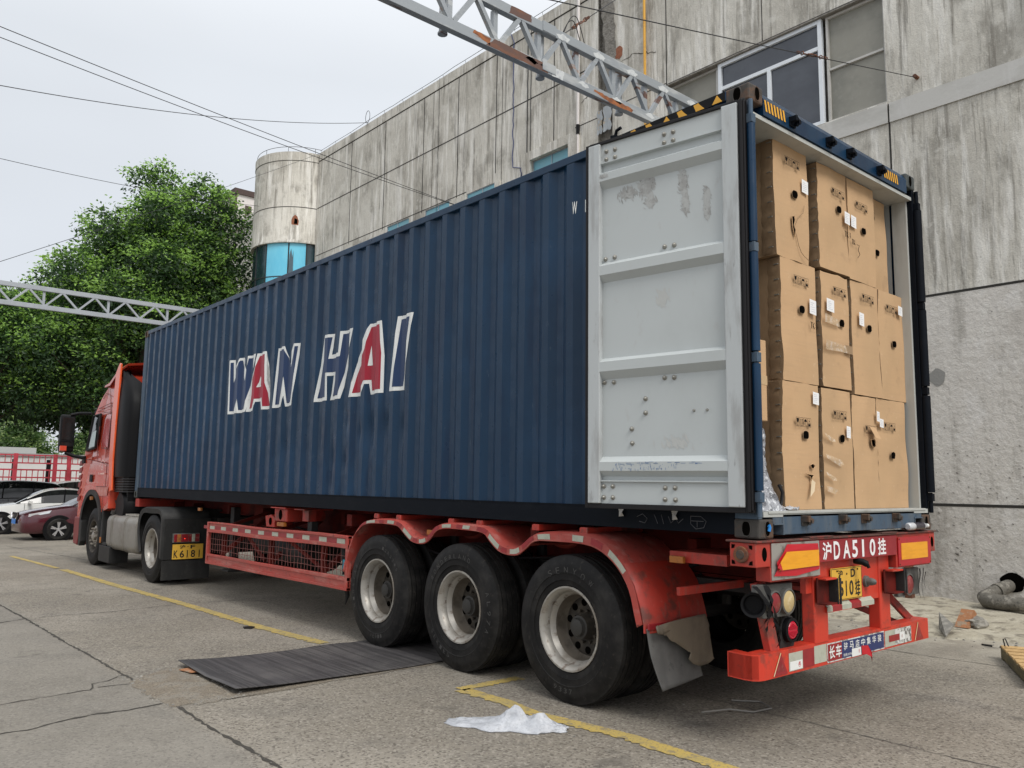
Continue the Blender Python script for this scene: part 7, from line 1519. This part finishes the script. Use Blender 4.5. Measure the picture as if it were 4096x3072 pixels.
b = MB(); b.box(-12,8,41.7,43.1,.6,.85); obj('chassis', b, M['black'], stt); b = MB(); b.box(-14.3,-12.3,41.2,43.6,.3,2.6); b.box(-14.35,-14.2,41.3,43.5,1.6,2.4); obj('cab', b, M['cab'], stt, bevel=.12)
# ================================================================ PARKED CARS
def smoothstep(a): return a*a*(3-2*a)
def interp_st(st, n):
    """resample stations with catmull-rom"""
    out_ = []
    for i in range(len(st)-1):
        p0, p1, p2, p3 = st[max(i-1,0)], st[i], st[i+1], st[min(i+2,len(st)-1)]
        for k in range(n):
            t = k/n; out_.append(tuple(.5*(2*b+(c-a)*t+(2*a-5*b+4*c-d)*t*t+(3*b-a-3*c+d)*t**3) for a, b, c, d in zip(p0,p1,p2,p3)))
    out_.append(st[-1]); return out_
def car(label, cat, loc, rz, paint, body, roof, wheels, wr, plate, s=1, group='cars parked beyond the truck', glassy='carglass', front=True):
    t = thing('parked_car', label, cat, loc, rz, group); lo = dict(local=True)
    b = MB(); secs = []
    for (x, hw, zb, zt) in interp_st(body, 5):
        h = [(0,zb),(hw*.86,zb),(hw*.97,zb+.10),(hw,zb+(zt-zb)*.45),(hw*.985,zb+(zt-zb)*.72),(hw*.93,zt-.035),(hw*.74,zt),(0,zt+.025)]
        secs.append([(x, y, z) for y, z in h]+[(x, -y, z) for y, z in h[-2:0:-1]])
    b.loft(secs); bo = obj('body', b, paint, t, smooth=35, **lo)
    g = MB(); secs = []
    RS = interp_st(roof, 5)
    for (x, wb, zb, wt, zt) in RS:
        h = [(wb,zb),(wb*.6+wt*.4,zb+(zt-zb)*.55),(wt,zt-.03*(zt-zb > .2)),(wt*.8,zt+.01),(0,zt+.02)]
        secs.append([(x, y, z) for y, z in h]+[(x, -y, z) for y, z in h[-2::-1]])
    n = len(secs[0]); vs = [p for q in secs for p in q]
    for i in range(len(secs)-1):
        x_m = RS[i][0]; flat = RS[i][4]-RS[i][2] > .34
        for j in range(n-1):
            m_ = 1 if (j in (0,1,n-2,n-3)) else (0 if flat and abs(RS[i+1][4]-RS[i][4]) < .03 else 1)
            if j in (2, n-4): m_ = 0
            g.add([vs[i*n+j], vs[i*n+j+1], vs[(i+1)*n+j+1], vs[(i+1)*n+j]], [(0,1,2,3)], m_)
    obj('cabin', g, [paint, M[glassy]], t, smooth=40, **lo)
    # pillars and window trim
    p = MB()
    for xp in wheels['pillars']:
        k = min(range(len(RS)), key=lambda i: abs(RS[i][0]-xp)); x, wb, zb, wt, zt = RS[k]
        for sgn in (1,-1): p.tube([(x+.02, sgn*(wb+.004), zb), (x, sgn*((wb*.6+wt*.4)+.004), zb+(zt-zb)*.55), (x-.02, sgn*(wt+.003), zt-.03)], .022, 5)
    each('pillar', p, M['blackplastic'], t, **lo)
    p = MB()
    for sgn in (1,-1): p.tube([(x, sgn*(wt+.004), zt-.028) for (x, wb, zb, wt, zt) in RS[2:-3]], .016, 5)
    each('window_trim', p, M['chrome'] if wheels.get('chrome') else paint, t, **lo)
    for x in wheels['x']:
        for sgn in (1,-1):
            a = MB(); a.prism([(x+wheels['ar']*cos(q), wr+wheels['ar']*sin(q)) for q in [2*pi*i/28 for i in range(28)]], 'y', sgn*(wheels['hw']-.03), sgn*(wheels['hw']+.003)); obj('wheel_arch', a, M['blackplastic'], t, **lo)
            w_ = MB(); w_.lathe([(-.10,wr*.66),(-.105,wr*.9),(-.08,wr),(.08,wr),(.105,wr*.9),(.10,wr*.66)], (0,0,0), 'y', 30); wo = obj('wheel', w_, M['tyre'], t, smooth=40, **lo); wo.location = (x, sgn*(wheels['hw']-.085), wr)
            r_ = MB(); r_.lathe([(-sgn*-.09*-1 if 0 else sgn*.09,wr*.68),(sgn*.096,wr*.66),(sgn*.06,wr*.58),(sgn*.05,0)], (0,0,0), 'y', 26, 1); 
            for k in range(5):
                a0 = 2*pi*k/5+.3
                for da in (-.13,.13): r_.bar((wr*.10*cos(a0), sgn*.083, wr*.10*sin(a0)), (wr*.66*cos(a0+da), sgn*.088, wr*.66*sin(a0+da)), .035, .03, 0, upv=(0,1,0))
            r_.lathe([(sgn*.09,.05),(sgn*.1,0)], (0,0,0), 'y', 12, 0); obj('rim', r_, [M['alloy'], M['blackplastic']], wo, smooth=30, **lo)
    x0 = body[0][0]
    if front:
        for sgn in (1,-1):
            q = MB(); f = wheels['lamp']; B_l = lambda x: next(((a[1]+(b[1]-a[1])*(a[0]-x)/(a[0]-b[0])) for a, b in zip(body[:-1], body[1:]) if b[0] <= x <= a[0]), f[2])
            P4 = [(f[0],f[1]-.05),(f[0]-.5,f[1]+.05),(f[0]-.55,f[1]+.13),(f[0]-.02,f[1]+.03)]
            q.add([(x, sgn*(B_l(x)*.985+.012), z) for x, z in P4]+[(x, sgn*(B_l(x)*.985-.08), z) for x, z in P4], [(0,1,2,3),(7,6,5,4),(0,1,5,4),(1,2,6,5),(2,3,7,6),(3,0,4,7)]); obj('headlight', q, M['headlamp'], t, **lo)
            q = MB(); q.prism([(f[0]-.12,f[1]-.30),(f[0]-.42,f[1]-.28),(f[0]-.40,f[1]-.34),(f[0]-.14,f[1]-.36)], 'y', sgn*(f[2]-.05), sgn*(f[2]+.012)); obj('fog_light', q, M['headlamp'], t, bevel=.006, **lo)
        q = MB(); q.box(x0-.02, x0+.02, -.36, .36, f[1]-.14, f[1]+.06); obj('grille', q, M['blackplastic'], t, bevel=.02, **lo)
        q = MB(); q.tube([(x0+.02,.38,f[1]+.05),(x0+.03,.3,f[1]-.1),(x0+.035,0,f[1]-.15),(x0+.03,-.3,f[1]-.1),(x0+.02,-.38,f[1]+.05)], .014, 6); obj('grille_trim', q, M['chrome'], t, smooth=40, **lo)
        if plate: q = MB(); q.box(x0+.035, x0+.045, -.22, .22, f[1]-.26, f[1]-.12); obj('number_plate', q, M['plateblue'], t, **lo)
    for sgn in (1,-1):
        q = MB(); m_ = wheels['mirror']; q.loft([[(m_[0]+dx, sgn*(m_[1]+dy), m_[2]+dz) for dx, dz in ((.05,0),(.03,.07),(-.05,.07),(-.06,0),(-.03,-.04))] for dy in (.0,.08,.2,.23)]); obj('door_mirror', q, paint, t, bevel=.01, **lo)
    q = MB()
    for sgn in (1,-1):
        for xd in wheels['doors']: q.tube([(xd, sgn*(wheels['hw']+.001), wheels['belt']), (xd+.01, sgn*(wheels['hw']+.006), .55), (xd-.02, sgn*(wheels['hw']), .3)], .006, 4)
    each('door_gap', q, M['darkframe'], t, **lo)
    return t
M['carglass'] = mat('tinted_car_glass', (.012,.013,.014), .06, spec=.8); M['carglass2'] = mat('greenish_car_glass', (.05,.075,.07), .06, spec=.9)
M['chrome'] = mat('chrome_trim', (.7,.7,.72), .15, 1); M['alloy'] = mat('polished_alloy', (.62,.62,.64), .25, .8); M['headlamp'] = mat('headlamp_glass', (.7,.72,.75), .15, .2, spec=.9); M['plateblue'] = mat('blue_number_plate', (.02,.2,.62), .4)
M['maroon'] = mat('maroon_car_paint', (.07,.008,.016), .22, coat=1); M['carwhite'] = mat('white_car_paint', (.66,.66,.64), .25, coat=1); M['carblack'] = mat('black_car_paint', (.012,.012,.016), .2, coat=1)
M['carbeige'] = mat('beige_car_paint', (.45,.4,.33), .35, coat=.5); M['carblue'] = mat('blue_car_paint', (.02,.03,.12), .25, coat=1)
sed_b = [(2.30,.35,.34,.60),(2.26,.62,.24,.70),(2.1,.78,.2,.78),(1.75,.86,.2,.86),(1.2,.89,.2,.94),(.8,.9,.2,.98),(0,.9,.2,1.0),(-1.2,.9,.2,1.02),(-1.9,.88,.22,1.06),(-2.25,.8,.3,1.0),(-2.32,.55,.4,.9)]
sed_r = [(.98,.76,.95,.72,.965),(.6,.78,.965,.66,1.17),(.2,.79,.98,.61,1.36),(-.15,.79,.985,.58,1.43),(-.6,.79,1.0,.58,1.44),(-1.15,.77,1.01,.58,1.36),(-1.65,.72,1.03,.60,1.16),(-1.95,.66,1.05,.6,1.07)]
mvp_b = [(2.38,.4,.4,.75),(2.32,.7,.28,.86),(2.1,.84,.24,.93),(1.6,.9,.22,1.02),(1.1,.92,.22,1.07),(0,.92,.22,1.09),(-1.5,.92,.22,1.12),(-2.1,.9,.25,1.12),(-2.35,.82,.35,1.05),(-2.4,.6,.5,.95)]
mvp_r = [(1.35,.8,1.05,.76,1.07),(.9,.82,1.06,.7,1.32),(.45,.83,1.07,.68,1.56),(0,.83,1.08,.67,1.66),(-.7,.83,1.1,.67,1.70),(-1.5,.82,1.11,.67,1.66),(-2.0,.8,1.12,.66,1.56),(-2.3,.78,1.13,.68,1.2)]
wl = dict(x=(1.38,-1.3), ar=.40, hw=.885, pillars=(-.45,), lamp=(2.14,.72,.74), mirror=(.62,.86,.98), doors=(.75,-.42,-1.35), belt=.97)
wl2 = dict(wl, x=(1.45,-1.35), ar=.40, hw=.905, lamp=(2.2,.85,.76), mirror=(.8,.88,1.08), pillars=(-.2,-1.25), belt=1.06, chrome=True)
def hd_ang(deg): return R(180+deg)
def place_car(front_wheel, ang, wlx):  # car origin from the position of the near front wheel
    a = hd_ang(ang); lx, ly = wlx['x'][0], wlx['hw']   # near side is local +y when heading -x
    return (front_wheel[0]-(lx*cos(a)-ly*sin(a)), front_wheel[1]-(lx*sin(a)+ly*cos(a)))
for lb, fwp, ang, pk, bb, rr, ww, pl_, z in (
    ('maroon sedan with blue number plate, nose beside the truck cab', (1.35,23.6), 2, 'maroon', sed_b, sed_r, dict(wl, pillars=(-.45,)), True, -.18),
    ('white hatchback cut by the left edge behind the maroon sedan', (.55,27.6), -3, 'carwhite', sed_b, sed_r, wl, True, -.2),
    ('black people carrier with chrome window line behind the white car', (-.6,31.0), -3, 'carblack', mvp_b, mvp_r, wl2, True, -.22),
    ('dark blue car hood at the far left edge behind the black carrier', (1.2,36.2), 12, 'carblue', sed_b, sed_r, wl, False, -.22),
    ('beige car roof just visible between black carrier and truck cab', (2.6,36.6), 10, 'carbeige', mvp_b, mvp_r, wl2, False, -.22)):
    p = place_car(fwp, ang, ww); 
    if 'blue car hood' in lb: p = (p[0]-3.6, p[1]+.5)
    if 'beige' in lb: p = (p[0]+.6, p[1]+.3)
    car(lb, 'car', (p[0], p[1], z), hd_ang(ang), M[pk], bb, rr, ww, .315, pl_)
